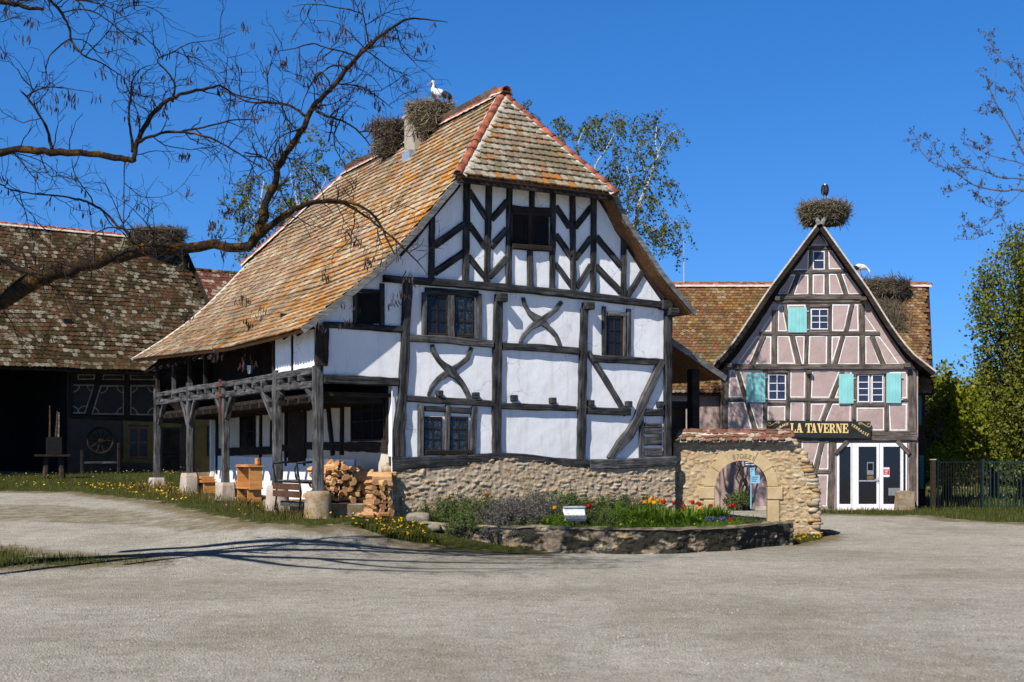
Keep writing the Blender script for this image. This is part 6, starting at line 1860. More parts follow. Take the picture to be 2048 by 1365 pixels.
SH = [(905,1030,29.6,0.95,0.55,0.62,3600,M_SHRUB,'dark green bushy herb with upright leaf tips at the left end of the bed'),
      (960,1030,29.2,0.60,0.5,0.66,2400,M_SHRUB,'dark green herb bush touching the grey lavender'),
      (1020,1040,28.9,0.85,0.6,0.62,4200,M_LAV,'broad grey brown lavender bush spilling over the retaining wall'),
      (1075,1020,29.9,0.80,0.5,0.70,3200,M_LAV,'grey lavender bush behind the white floodlight'),
      (1120,1000,30.6,0.75,0.4,0.70,2400,M_SHRUB,'green bush against the stone base above the floodlight'),
      (1205,1005,31.2,0.80,0.4,0.60,2400,M_SHRUB,'green bush against the stone base right of the floodlight'),
      (1265,1005,31.8,0.60,0.4,0.62,1900,M_SHRUB,'green bush against the stone base beside the orange tulips'),
      (1490,1040,31.4,0.50,0.3,0.18,900,M_SHRUB,'low dark creeping plant at the right end of the bed'),
      (1150,1000,30.9,0.70,0.4,0.66,2000,M_SHRUB,'green bush against the stone base straight behind the floodlight'),
      (1235,1030,30.2,0.62,0.45,0.42,2000,M_STRAP,'bright green leafy clump right of the floodlight in front of the bushes'),
      (1195,1040,29.3,0.50,0.35,0.34,1500,M_SHRUB,'low green clump right beside the floodlight'),
      (1105,1040,28.8,0.45,0.3,0.34,1300,M_STRAP,'low bright green clump between the lavender and the floodlight'),
      (1300,1015,31.6,0.55,0.35,0.52,1700,M_STRAP,'tall bright green leaf clump right behind the orange tulips')]
for i, (px, py, d, rx, ry, h, n, m, lab) in enumerate(SH):
    bush('herb_bush', bedp(px, py, d), rx, ry, h, n, 0.045 if m is M_SHRUB else 0.038, m, 60+i, lab, group='bushes along the flower bed')
# plants spilling over the wall
for i, (px, py) in enumerate(((930,1065),(1000,1078),(1045,1080))):
    p = ground_at(px, py+14); bush('trailing_plant', (p.x, p.y+0.12, p.z+0.06), 0.45, 0.22, 0.42, 1400, 0.04, M_SHRUB if i != 1 else M_LAV, 80+i,
        ['dark green plant trailing down the wall at its low left end', 'grey brown plant trailing over the middle of the low wall end', 'dark green plant trailing over the wall where the tall part begins'][i], 'plant')
def strap(name, c, n, h, m, seed, label, cat='plant', group=None, w=0.022):
    g = random.Random(seed); mb = MB()
    for i in range(n):
        a = g.uniform(0, 2*math.pi); r = g.uniform(0, 0.16); L = h*g.uniform(0.6, 1.2); out = L*g.uniform(0.15, 0.75)
        dx, dy = math.cos(a), math.sin(a); b = Vector((dx*r, dy*r, 0)); nx_, ny_ = -dy*w, dx*w
        st = []
        for k in range(5):
            u = k/4; p = b+Vector((dx*out*u**1.6, dy*out*u**1.6, L*(u-0.28*u*u*u*(out/L+0.3)))); ww = (1-u**2.2)*g.uniform(0.9, 1.1)+0.03
            st.append((p, ww))
        k0 = len(mb.v)
        for p, ww in st: mb.v += [(p.x+nx_*ww, p.y+ny_*ww, p.z), (p.x-nx_*ww, p.y-ny_*ww, p.z)]
        for k in range(4): mb.f.append((k0+2*k, k0+2*k+1, k0+2*k+3, k0+2*k+2))
    o = mb.build(name, m, None); o.location = c
    return tag(o, label, cat, group)
SL = [(1285,1040,30.2),(1318,1040,30.6),(1350,1045,30.4),(1385,1045,31.2),(1415,1045,31.5),(1330,1052,29.6),(1375,1052,29.9),(1440,1048,31.6),(1230,1045,29.8),(1262,1050,29.3),(1300,1050,29.6),(1345,1050,29.4),(1395,1052,30.2),(1365,1040,31.3),(1270,1040,30.4),(1425,1052,30.8)]
for i, (px, py, d) in enumerate(SL):
    p = at_depth(px, py, d); strap('strap_leaf_clump', (p.x, p.y, 0.10), 110, 0.58 if i < 8 else 0.30, M_STRAP, 100+i, 'bright green clump of arching strap leaves among the tulips', 'plant', 'strap leaf clumps in the flower bed')
for i, (px, py, d) in enumerate(((838,1032,29.6),(872,1022,30.0))):
    p = at_depth(px, py, d); strap('iris_clump', (p.x, p.y, 0.25), 16, 0.40, M_STRAP, 120+i, ['upright iris leaves at the house corner by the low wall stone', 'upright iris leaves above the dark green herb bush'][i], 'plant', 'iris clumps', 0.018)
bc = [xy(at_depth(px, 1035, d)) for px, d in ((1320,29.9),(1352,29.6),(1358,30.3),(1325,30.5))]; bd = [xy(at_depth(px, 1035, d)) for px, d in ((1405,30.4),(1452,30.6),(1455,31.2),(1410,31.0))]
mus = dots('blue_muscari', np.concatenate([sample_poly(bc, 60, 41), sample_poly(bd, 110, 42)]), 0.08, 0.22, 0.022, M_BFLOWER, 43, bed_z); tag(mus, 'blue grape hyacinths carpeting the right part of the bed', 'flowers', kind='stuff')
yl = dots('yellow_bed_blooms', sample_poly([xy(at_depth(px, 1040, d)) for px, d in ((1140,28.4),(1480,30.2),(1440,31.6),(1150,30.6))], 60, 44), 0.04, 0.16, 0.022, M_YFLOWER, 45, bed_z); tag(yl, 'small yellow blooms dotted through the flower bed', 'flowers', kind='stuff')
gb = blades('bed_grass', sample_poly([xy(at_depth(px, 1040, d)) for px, d in ((1090,28.3),(1240,28.0),(1480,30.0),(1500,31.8),(1440,32.4),(1100,30.4))], 9000, 46), 0.14, 0.008, M_STRAP, 47, zf=bed_z); tag(gb, 'fresh green ground cover filling the flower bed', 'ground cover', kind='stuff')
# tulips
def tulip(m, h):
    root = bpy.data.objects.new('tulip', None); COL.objects.link(root); root.empty_display_size = 0.05
    mb = MB(); mb.tube([(0, 0, 0), (0.01, 0, h*0.5), (0, 0, h)], 0.006, 5); st = mb.build('stem', M_STRAP, root)
    mb = MB()
    for k in range(6):
        a = k*math.pi/3; r0 = 0.014; pts = []
        for (z, r, w_) in ((0, 0.008, 0.012), (0.03, 0.040, 0.034), (0.07, 0.042, 0.032), (0.10, 0.034 if k % 2 else 0.046, 0.004)):
            pts.append((z, r, w_))
        k0 = len(mb.v)
        for z, r, w_ in pts:
            for s_ in (-1, 0, 1):
                rr = r*(1.0 if s_ == 0 else 0.93); mb.v.append((math.cos(a)*rr-math.sin(a)*w_*s_, math.sin(a)*rr+math.cos(a)*w_*s_, h+z))
        for q in range(3):
            for s_ in range(2): o = k0+q*3+s_; mb.f.append((o, o+1, o+4, o+3))
    fl = mb.build('flower', m, root)
    return root, [(st, []), (fl, [])]
TU = [(1297,1000,30.5,'o'),(1306,997,30.7,'o'),(1315,1001,30.4,'o'),(1289,1005,30.2,'o'),(1322,1000,30.8,'o'),(1302,1004,30.1,'o'),(1402,1017,30.6,'y'),(1310,1006,29.9,'y'),
      (1326,1002,30.9,'r'),(1332,1004,30.6,'r'),(1344,1006,31.0,'r'),(1371,1012,30.8,'r'),(1386,1005,31.5,'r'),(1398,1008,31.6,'r'),(1425,1012,31.8,'r'),(1457,1013,32.0,'r'),(1468,1011,32.1,'r'),(1366,1018,30.4,'r'),(1465,1040,31.0,'r'),
      (1176,1013,29.6,'r'),(1182,1012,29.7,'r'),(973,992,30.2,'r'),(1112,1016,29.3,'y')]
red0 = tulip(M_TRED, 0.34); or0 = tulip(M_TORANGE, 0.36); yl0 = tulip(M_YFLOWER, 0.32)
LAB = {'r': 'red tulip standing among the strap leaves of the flower bed', 'o': 'orange tulip in the cluster at the middle of the bed', 'y': 'yellow tulip among the plants of the flower bed'}
GRP = {'r': 'red tulips in the flower bed', 'o': 'orange tulips in the flower bed', 'y': 'yellow tulips in the flower bed'}
used = {}
for px, py, d, k in TU:
    pr, ch = {'r': red0, 'o': or0, 'y': yl0}[k]; p = at_depth(px, py, d); hh = {'r': 0.39, 'o': 0.41, 'y': 0.37}[k]
    loc = (p.x, p.y, p.z-hh); rot = (random.uniform(-.12, .12), random.uniform(-.12, .12), random.uniform(0, 6))
    if k not in used:
        used[k] = 1; pr.location = loc; pr.rotation_euler = rot; pr['label'] = LAB[k]; pr['category'] = 'tulip'; pr['group'] = GRP[k]; c = pr
    else: c = copy_tree(pr, ch, loc, rot, LAB[k], GRP[k])
    if (px, k) in ((973, 'r'),): c['label'] = 'single red tulip behind the dark herb bush near the house corner'; del c['group']
    if px in (1176, 1182): c['label'] = 'red tulip just right of the white floodlight'; c['group'] = 'red tulips beside the floodlight'
    if px == 1112: c['label'] = 'yellow tulip just left of the white floodlight'; del c['group']
# loose stones at the low end of the bed
for i, (px, py, r, lab) in enumerate(((836,1042,(0.26,0.16,0.12),'pale rough stone at the low left end of the flower bed wall'),(868,1062,(0.15,0.11,0.08),'grey stone lying among the dandelions left of the bed'),(935,1068,(0.26,0.18,0.2),'dark grey stone peeping out under the trailing plants'))):
    mb = MB(); cols = []; boulder(mb, cols, (0, 0, 0), r, 90+i, (0.34, 0.29, 0.22) if i < 2 else (0.16, 0.14, 0.12), 3)
    o = mb.build('bed_stone', M_RUBBLE, None, True, cols); p = ground_at(px, py+6); o.location = (p.x, p.y+0.1, p.z+0.12); tag(o, lab, 'stone')
# floodlight
fl = empty('floodlight', (0, 0, 0), R(12), 'white rectangular floodlight on a short stake in front of the lavender', 'floodlight')
p = at_depth(1149, 1045, 28.9); fl.location = (p.x, p.y, 0.12)
tl = Matrix.Translation((0, 0, 0.36)) @ Matrix.Rotation(R(-24), 4, 'X')
mb = MB(); mb.cbox(-0.25, 0.25, -0.05, 0.05, -0.15, 0.16, 0.025, tl); mb.build('housing', M_WHITEPAINT, fl)
mb = MB(); mb.cbox(-0.255, 0.255, -0.09, -0.055, 0.13, 0.18, 0.01, tl); mb.build('visor', M_ALU, fl)
mb = MB()
for i in range(16): mb.box(-0.235+i*0.031, -0.222+i*0.031, -0.085, -0.052, -0.14, -0.03, tl)
mb.build('cooling_fins', plain('grey_fin_metal', (0.16, 0.17, 0.18), 0.5), fl)
mb = MB(); mb.tube([(0, 0, -0.05), (0, 0, 0.24)], 0.016, 6); mb.build('stake', M_BLACKMETAL, fl)
mb = MB(); mb.box(-0.28, -0.262, -0.02, 0.02, 0.24, 0.42); mb.box(0.262, 0.28, -0.02, 0.02, 0.24, 0.42); mb.box(-0.28, 0.28, -0.02, 0.02, 0.225, 0.24); mb.build('bracket', M_BLACKMETAL, fl)
sp_ = empty('garden_spotlight', (0, 0, 0), 0, 'slim black garden lamp post against the left corner of the stone base', 'garden lamp')
p = at_depth(801, 1030, 29.7); sp_.location = (p.x, p.y, 0.3)
mb = MB(); mb.tube([(0, 0, -0.05), (0, 0, 0.38)], 0.012, 6); mb.build('stake', M_BLACKMETAL, sp_); mb = MB(); mb.lathe([(0.03, 0.38), (0.032, 0.56), (0.02, 0.58)], 10); mb.build('lamp_head', M_BLACKMETAL, sp_)
# ------------------------------------------------------------------ stork nests
def sticks_np(P, D, L, r):
    n = len(P); D = D/np.linalg.norm(D, axis=1)[:, None]
    a = np.cross(D, np.array([0.31, 0.52, 0.8])); a /= np.linalg.norm(a, axis=1)[:, None]; b = np.cross(D, a)
    ring = []
    for k in range(3):
        g = 2*math.pi*k/3; o = (a*math.cos(g)+b*math.sin(g))*r[:, None]
        ring.append(o)
    A = P-D*L[:, None]/2; B = P+D*L[:, None]/2
    V_ = np.stack([A+ring[0], A+ring[1], A+ring[2], B+ring[0]*0.6, B+ring[1]*0.6, B+ring[2]*0.6], 1).reshape(-1, 3)
    base = (np.arange(n)*6)[:, None]
    F_ = np.concatenate([base+np.array([[0, 1, 4, 3]]), base+np.array([[1, 2, 5, 4]]), base+np.array([[2, 0, 3, 5]])])
    return V_, F_
def nest(c, Rt, Rb, H, n, seed, label, m=None, lean=(0, 0), stick=0.60, squash=1.0):
    root = empty('stork_nest', c, 0, label, 'nest', 'stork nests on the roofs')
    g = np.random.default_rng(seed)
    a = g.uniform(0, 2*math.pi, n); u = g.random(n)**0.85; r = (Rb+(Rt-Rb)*np.sqrt(u))*(0.80+0.22*g.random(n))
    top = g.random(n) < 0.22
    u = np.where(top, 0.93+0.1*g.random(n), u); r = np.where(top, Rt*np.sqrt(g.random(n)), r)
    r = r*(1+0.16*np.array([noise.noise(Vector((math.cos(q)*1.6+seed, math.sin(q)*1.6, w*1.4))) for q, w in zip(a, u)]))
    dome = np.where(top, 0.07*Rt*(1-(r/Rt)**2), 0)
    P_ = np.stack([np.cos(a)*r+lean[0]*(1-u), np.sin(a)*r*squash+lean[1]*(1-u), u*H+dome+g.normal(size=n)*0.03], 1)
    T = np.stack([-np.sin(a), np.cos(a), g.normal(size=n)*0.40], 1)+g.normal(size=(n, 3))*0.5
    L = stick*(0.4+1.1*g.random(n)**2); rr = 0.005+0.010*g.random(n)
    V_, F_ = sticks_np(P_, T, L, rr)
    np_mesh('sticks', V_, F_, m or M_STICK, root)
    k = 170; a = g.uniform(0, 2*math.pi, k); u = g.random(k)
    P2 = np.stack([np.cos(a)*(Rb+(Rt-Rb)*u**.5)*1.02+lean[0]*(1-u), np.sin(a)*(Rb+(Rt-Rb)*u**.5)*1.02*squash+lean[1]*(1-u), u*H], 1)
    D = np.stack([np.cos(a), np.sin(a), g.normal(size=k)*0.6], 1)+g.normal(size=(k, 3))*0.6
    V_, F_ = sticks_np(P2, D, 0.22+0.4*g.random(k), 0.003+0.003*g.random(k)); np_mesh('loose_twigs', V_, F_, M_STICKDARK, root)
    mb = MB(); pr = []
    for i in range(9):
        u = i/8; pr.append(((Rb+(Rt-Rb)*math.sqrt(u))*0.84, u*H*0.93))
    mb.lathe(pr, 20)
    mb.v = [(v[0]+lean[0]*(1-v[2]/H)+0.03*noise.noise(Vector(v)*5), (v[1])*squash+lean[1]*(1-v[2]/H), v[2]) for v in mb.v]
    mb.build('light_block_core', plain('light_block_dark', (0.028, 0.022, 0.016), 1.0, var=0.5, scale=20), root)  # added dark blob that blocks light between the sticks
    return root
HM = Matrix.Translation(P0) @ Matrix.Rotation(TH, 4, 'Z')
def on_ridge(px, zc_): # point of the main ridge seen at column px
    k = (px-1024)/F; s_ = (k*(P0.y+RIDGE_T*DX.y)-(P0.x+RIDGE_T*DX.x))/(BX.x-k*BX.y)
    v = hw(RIDGE_T, s_, zc_); return v, s_
v1, s1 = on_ridge(868, 0); v1 = hw(3.85, s1-0.1, 11.0)
nest(v1, 0.68, 0.38, 0.74, 1500, 1, 'big round stick nest on the chimney of the white house, under the white stork', lean=(0.05, 0.0))
v2, s2 = on_ridge(798, 0); v2 = hw(3.75, s2, 10.85)
nest(v2, 0.60, 0.40, 0.92, 1300, 2, 'grey stick nest on the ridge just behind the chimney nest, without a bird', M_STICKDARK)
v3 = at_depth(316, 489, 57.3)
nest(v3, 1.22, 1.0, 0.62, 1300, 3, 'wide stick nest on the barn ridge at far left', M_STICKDARK, squash=0.6)
v4 = at_depth(1647, 447, 45.55)
nest(v4, 0.88, 0.60, 0.58, 1700, 4, 'wide stick nest balanced on the peak of the pink tavern gable', lean=(0, 0))
v5 = at_depth(1768, 592, 49.7)
nest(v5, 0.92, 0.78, 0.50, 1500, 5, 'tall shaggy stick nest spilling down the tavern wing roof at right', M_STICKDARK, lean=(0, -0.15), squash=0.8)
g = np.random.default_rng(9); n = 800
q = np.stack([g.normal(size=n)*0.24, g.random(n), np.zeros(n)], 1)
A_ = np.array(at_depth(1768, 580, 49.7)); B_ = np.array(at_depth(1790, 690, 47.0)); C_ = np.array(at_depth(1790, 668, 47.9))
P_ = A_+(C_-A_)*q[:, 1:2]+np.stack([q[:, 0]*1.3, np.zeros(n), np.abs(g.normal(size=n))*0.12+0.03], 1)
V_, F_ = sticks_np(P_, np.stack([g.normal(size=n)*0.5, -0.5*np.ones(n), -0.6+g.normal(size=n)*0.4], 1), 0.3+0.5*g.random(n), 0.005+0.006*g.random(n))
fs = np_mesh('fallen_nest_sticks', V_, F_, M_STICKDARK); tag(fs, 'loose sticks slipping down the tavern roof below the shaggy nest', 'sticks', kind='stuff')
mb = MB(); mb.lathe([(0.60, -0.05), (0.72, -0.03), (0.72, 0.0), (0.0, 0.01)], 20); o = mb.build('nest_platform', M_BLACKMETAL, tav); o.location = Vector(v4)-Vector((7.37, 45.0, 0))
mb = MB(); q0 = Vector((ap[0]+0.02, -0.46, ap[1]))
for sx in (-1, 1): mb.tube([q0+Vector((sx*0.05, 0, -0.08)), q0+Vector((sx*0.10, -0.01, 0.05)), q0+Vector((sx*0.13+0.02, 0.0, 0.15))], [0.09, 0.085, 0.04], 7)
mb.build('gable_finial', M_SILVER, tav)

# ------------------------------------------------------------------ storks
def ell(mb, c, r, rot=0.0, sides=12, rings=8, ax='Y'):
    M_ = Matrix.Translation(c) @ Matrix.Rotation(rot, 4, ax)
    pr = [(max(0.001, math.sin(math.pi*i/rings)), -math.cos(math.pi*i/rings)) for i in range(rings+1)]
    k = MB(); k.lathe(pr, sides)
    mb.add([M_ @ Vector((v[0]*r[0], v[1]*r[1], v[2]*r[2])) for v in k.v], k.f)
M_FEATHER = plain('white_feathers', (0.78, 0.75, 0.70), 0.9, var=0.08, scale=14, bmp=0.3)
M_BLACKF = plain('black_flight_feathers', (0.012, 0.012, 0.018), 0.6, var=0.3, scale=18, bmp=0.3)
M_BEAK = plain('red_orange_beak', (0.50, 0.13, 0.06), 0.5, var=0.1)
M_LEG = plain('pink_grey_leg', (0.38, 0.16, 0.12), 0.6, var=0.1)
def spline(pts, n):
    pts = [Vector(p) for p in pts]; out = []
    for i in range(len(pts)-1):
        p0 = pts[max(i-1, 0)]; p1 = pts[i]; p2 = pts[i+1]; p3 = pts[min(i+2, len(pts)-1)]
        for k in range(n):
            t = k/n; out.append(0.5*((2*p1)+(p2-p0)*t+(2*p0-5*p1+4*p2-p3)*t*t+(3*p1-p0-3*p2+p3)*t*t*t))
    out.append(pts[-1]); return out
def stork(loc, rz, label, spine, beak, wing_c, wing_r, wing_rot, legs, scale=1.0, eye=None):
    root = empty('white_stork', loc, rz, label, 'stork'); root.scale = (scale,)*3
    sp = spline([(x, 0, z, ) for x, z, r in spine], 5)
    rr = [v.x for v in spline([(r, 0, 0) for x, z, r in spine], 5)]
    mb = MB(); mb.tube(sp, [max(0.004, r) for r in rr], 14)
    mb.v = [(v[0], v[1]*0.86, v[2]) for v in mb.v]
    body = mb.build('body', M_FEATHER, root, True)
    mb = MB(); mb.tube([(beak[0][0], 0, beak[0][1]), ((beak[0][0]+beak[1][0])/2, 0, (beak[0][1]+beak[1][1])/2), (beak[1][0], 0, beak[1][1])], [0.020, 0.013, 0.003], 8); mb.build('beak', M_BEAK, root, True)
    for sy in (-1, 1):
        mb = MB(); ell(mb, (wing_c[0], sy*wing_c[2], wing_c[1]), wing_r, wing_rot); mb.build('wing', M_BLACKF, root, True)
        mb = MB(); ell(mb, (wing_c[0]+0.17, sy*(wing_c[2]-0.004), wing_c[1]+0.085), (wing_r[0]*0.66, wing_r[1]*0.9, wing_r[2]*0.85), wing_rot+0.12); mb.build('wing_coverts', M_FEATHER, root, True)
        mb = MB(); mb.tube([(legs[0], sy*0.045, legs[1]), (legs[0]-0.02, sy*0.045, (legs[1]+legs[2])/2), (legs[0]+0.02, sy*0.045, legs[2])], [0.022, 0.012, 0.010], 6)
        for q in (-0.5, 0, 0.5): mb.tube([(legs[0]+0.02, sy*0.045, legs[2]+0.008), (legs[0]+0.02+0.09*math.cos(q), sy*0.045+0.09*math.sin(q), legs[2])], [0.008, 0.004], 4)
        mb.build('leg', M_LEG, root, True)
        if eye:
            mb = MB(); ell(mb, (eye[0], sy*eye[2], eye[1]), (0.008, 0.006, 0.008), 0, 8, 6); mb.build('eye', M_BLACKF, root, True)
    return root
# profile pose: head up, looking left
sl = hw(3.85, s1, 0)
pz = at_depth(876, 207, sl.y)
st1 = stork((pz.x, sl.y, 11.96), R(180), 'white stork standing upright in the chimney nest, beak pointing left',
      [(0.20,0.525,0.010),(0.165,0.545,0.040),(0.125,0.535,0.042),(0.115,0.47,0.032),(0.135,0.40,0.040),(0.13,0.32,0.080),(0.05,0.245,0.118),(-0.06,0.215,0.118),(-0.18,0.175,0.075),(-0.29,0.115,0.035),(-0.35,0.085,0.010)],
      ((0.185,0.530),(0.335,0.425)), (-0.235,0.165,0.078), (0.19,0.036,0.085), R(-27), (0.0,0.14,-0.10), 1.0, (0.165,0.550,0.032))
p = at_depth(1650, 399, 45.5)
st2 = stork((p.x, p.y, p.z+0.03), R(75), 'preening stork seen from behind in the nest on the tavern peak',
      [(0.18,0.26,0.010),(0.16,0.32,0.036),(0.17,0.40,0.036),(0.12,0.455,0.050),(0.03,0.42,0.105),(-0.06,0.33,0.125),(-0.14,0.22,0.090),(-0.20,0.12,0.045),(-0.22,0.06,0.012)],
      ((0.17,0.25),(0.10,0.12)), (-0.12,0.27,0.045), (0.25,0.095,0.14), R(-58), (0.0,0.16,-0.03), 1.0, (0.17,0.33,0.03))
p = at_depth(1722, 551, 49.4)
st3 = stork((p.x, p.y, p.z-0.02), R(0), 'stork bending its head down into the shaggy nest on the tavern wing roof',
      [(0.335,0.10,0.010),(0.33,0.15,0.036),(0.30,0.20,0.038),(0.255,0.25,0.040),(0.18,0.30,0.070),(0.06,0.33,0.112),(-0.06,0.32,0.112),(-0.20,0.27,0.070),(-0.32,0.22,0.030),(-0.37,0.20,0.008)],
      ((0.335,0.11),(0.37,-0.06)), (-0.27,0.275,0.075), (0.21,0.055,0.10), R(-16), (0.02,0.24,-0.05), 1.0, (0.34,0.15,0.03))

# ------------------------------------------------------------------ bare locust tree at left
LOC = empty('bare_locust_tree', (-11.1, 20.9, ground_z(-11.1, 20.9)), 0, 'bare locust tree with ochre lichened limbs and hanging dark pods reaching in from the left', 'tree')
OFF = Vector(LOC.location)
D0 = 21.3
LIMBS = [
 (0,[(-330,1090,66),(-300,900,62),(-240,760,58),(-120,655,50),(0,600,46),(60,565,42),(120,545,38),(200,522,33),(290,500,31),(400,497,27),(495,495,23)],0.0),
 (0,[(495,497,23),(520,450,22),(545,370,20),(570,310,18),(600,265,17),(625,215,15),(660,180,13),(700,130,12),(740,90,10),(790,52,8),(820,38,6),(860,40,4),(895,45,2)],0.0),
 (0,[(498,492,20),(530,460,19),(580,425,15),(620,408,12),(680,405,9),(720,425,7),(760,455,6),(800,490,5),(840,530,3),(862,560,2)],0.3),
 (0,[(560,432,12),(610,410,11),(660,402,9),(720,412,8),(755,440,7),(775,480,5),(790,510,3)],-0.4),
 (0,[(-300,900,40),(-220,620,34),(-140,400,30),(-60,325,25),(0,305,20),(50,300,19),(100,303,19),(180,308,17),(240,318,16),(270,322,15)],-0.9),
 (0,[(268,322,14),(275,285,14),(295,245,13),(325,210,12),(360,190,10),(405,180,8),(440,172,6),(470,190,5),(530,202,4),(590,215,3)],-0.9),
 (0,[(612,234,8),(580,212,7),(540,206,6),(500,205,5),(470,192,4),(440,178,3)],0.1),
 (0,[(278,285,9),(310,270,8),(360,265,7),(400,270,6),(440,285,5),(490,315,4),(530,340,3)],-1.1),
 (0,[(360,265,6),(420,252,5),(470,240,4),(520,240,3)],-1.1),
 (0,[(265,305,9),(260,255,7),(258,230,6),(263,180,6),(265,160,5),(280,140,3)],-0.9),
 (0,[(103,303,10),(95,260,8),(75,225,7),(55,195,6),(40,180,4)],-0.9),(0,[(55,193,5),(75,180,4),(115,175,3),(150,180,2),(185,185,2)],-0.9),
 (0,[(345,203,8),(350,170,6),(335,145,5),(315,120,4),(345,105,4),(380,87,3),(430,80,2),(470,65,2)],-0.9),
 (0,[(-220,620,30),(-150,300,24),(-90,90,18),(-20,10,14),(30,8,14),(60,18,10),(88,18,8)],-1.5),
 (0,[(-90,90,12),(0,-30,11),(60,-40,10),(100,0,9),(125,30,8),(140,60,7),(142,80,6),(165,110,5),(200,125,4),(240,150,3),(270,170,2)],-1.6),
 (0,[(140,78,5),(105,105,4),(93,130,3),(92,165,2)],-1.6),(0,[(122,28,4),(150,20,4),(180,22,4),(215,40,3),(250,70,3),(290,92,2)],-1.6),(0,[(60,-40,6),(150,0,4),(170,20,3),(190,50,2)],-1.6),(0,[(150,0,5),(200,8,4),(235,25,3),(265,50,2)],-1.8),
 (0,[(713,115,5),(687,103,5),(656,97,4),(625,88,4),(590,97,3),(555,103,2)],0),(0,[(695,136,5),(669,131,5),(646,144,4),(630,156,4),(612,190,3),(602,222,2)],-0.3),(0,[(664,180,6),(656,160,5),(643,146,4),(630,150,3)],-0.1),
 (0,[(738,90,5),(731,51,4),(726,26,4),(722,0,3),(718,-25,3)],0.2),(0,[(725,29,4),(702,20,4),(677,16,3),(643,10,3),(610,9,2),(585,14,2)],0.2),(0,[(730,97,4),(707,74,4),(695,62,3),(670,45,2),(620,40,2)],-0.2),
 (0,[(632,224,7),(666,236,6),(695,246,5),(718,264,5),(741,292,3)],0.3),(0,[(718,264,4),(746,264,3),(772,274,2),(787,287,2)],0.3),(0,[(666,236,4),(662,262,4),(656,284,3)],0.3),(0,[(680,242,4),(668,270,4),(672,300,3),(690,330,2)],0.3),
 (0,[(676,169,4),(720,174,4),(759,197,3),(785,218,2)],0.2),(0,[(703,132,3),(740,150,2),(765,180,2)],0.1),(0,[(765,74,4),(792,77,3),(805,90,2),(820,104,1.5)],0.1),
 (0,[(605,256,7),(590,262,5),(564,272,4),(551,290,4),(551,318,3)],-0.1),(0,[(556,338,6),(528,315,5),(503,308,4),(488,305,3)],-0.2),
 (0,[(-140,655,26),(-20,525,18),(38,538,16),(70,551,13),(85,556,10)],-0.5),(0,[(54,548,8),(49,513,7),(33,492,6),(20,490,4)],-0.5),
 (0,[(-80,350,5),(0,369,4),(20,379,4),(64,388,4),(115,392,5),(160,400,6),(185,410,7),(213,428,7),(236,454,8),(251,461,9),(270,490,10),(284,502,10)],-0.2),
 (0,[(185,410,4),(182,395,4),(164,372,3),(149,346,3),(143,318,2)],-0.2),(0,[(251,459,5),(215,456,4),(180,474,3),(138,505,3),(108,520,2)],-0.4),(0,[(254,459,4),(282,461,4),(308,461,4),(328,464,4),(359,482,3),(388,497,3)],-0.3),
 (0,[(250,318,4),(248,350,3),(248,400,3),(247,450,3)],-0.7),(0,[(365,497,8),(366,520,6),(368,550,4),(372,570,2)],-0.1),(0,[(190,470,3),(188,510,3),(182,560,3),(190,620,2),(200,650,2)],-0.6)]
trunk = MB(); limbs = MB(); twigs = MB(); PODP = []
rnd = random.Random(4)
def grow(p, d, L, r, lev):
    """zig-zag twig; returns nothing, fills twigs and pod positions"""
    n = max(3, int(L/0.10)); pts = [p]; rads = [r]; q = p.copy(); step = L/n
    for i in range(n):
        d = (d+Vector((rnd.gauss(0, .22), rnd.gauss(0, .22), rnd.gauss(0, .22)))+Vector((0, 0, 0.03))).normalized()
        q = q+d*step; pts.append(q.copy()); rads.append(r*(1-0.78*(i+1)/n)+0.0019)
        if lev < 2 and rnd.random() < (0.55 if lev == 0 else 0.5):
            ax = d.orthogonal().normalized(); ax.rotate(Matrix.Rotation(rnd.uniform(0, 6.28), 3, d))
            grow(q.copy(), (d*0.75+ax*rnd.uniform(0.5, 1.0)+Vector((0.12, 0, -0.02))).normalized(), L*rnd.uniform(0.25, 0.55), r*0.55, lev+1)
        if rnd.random() < 0.014: PODP.append(q.copy())
    twigs.tube(pts, rads, 3, False)
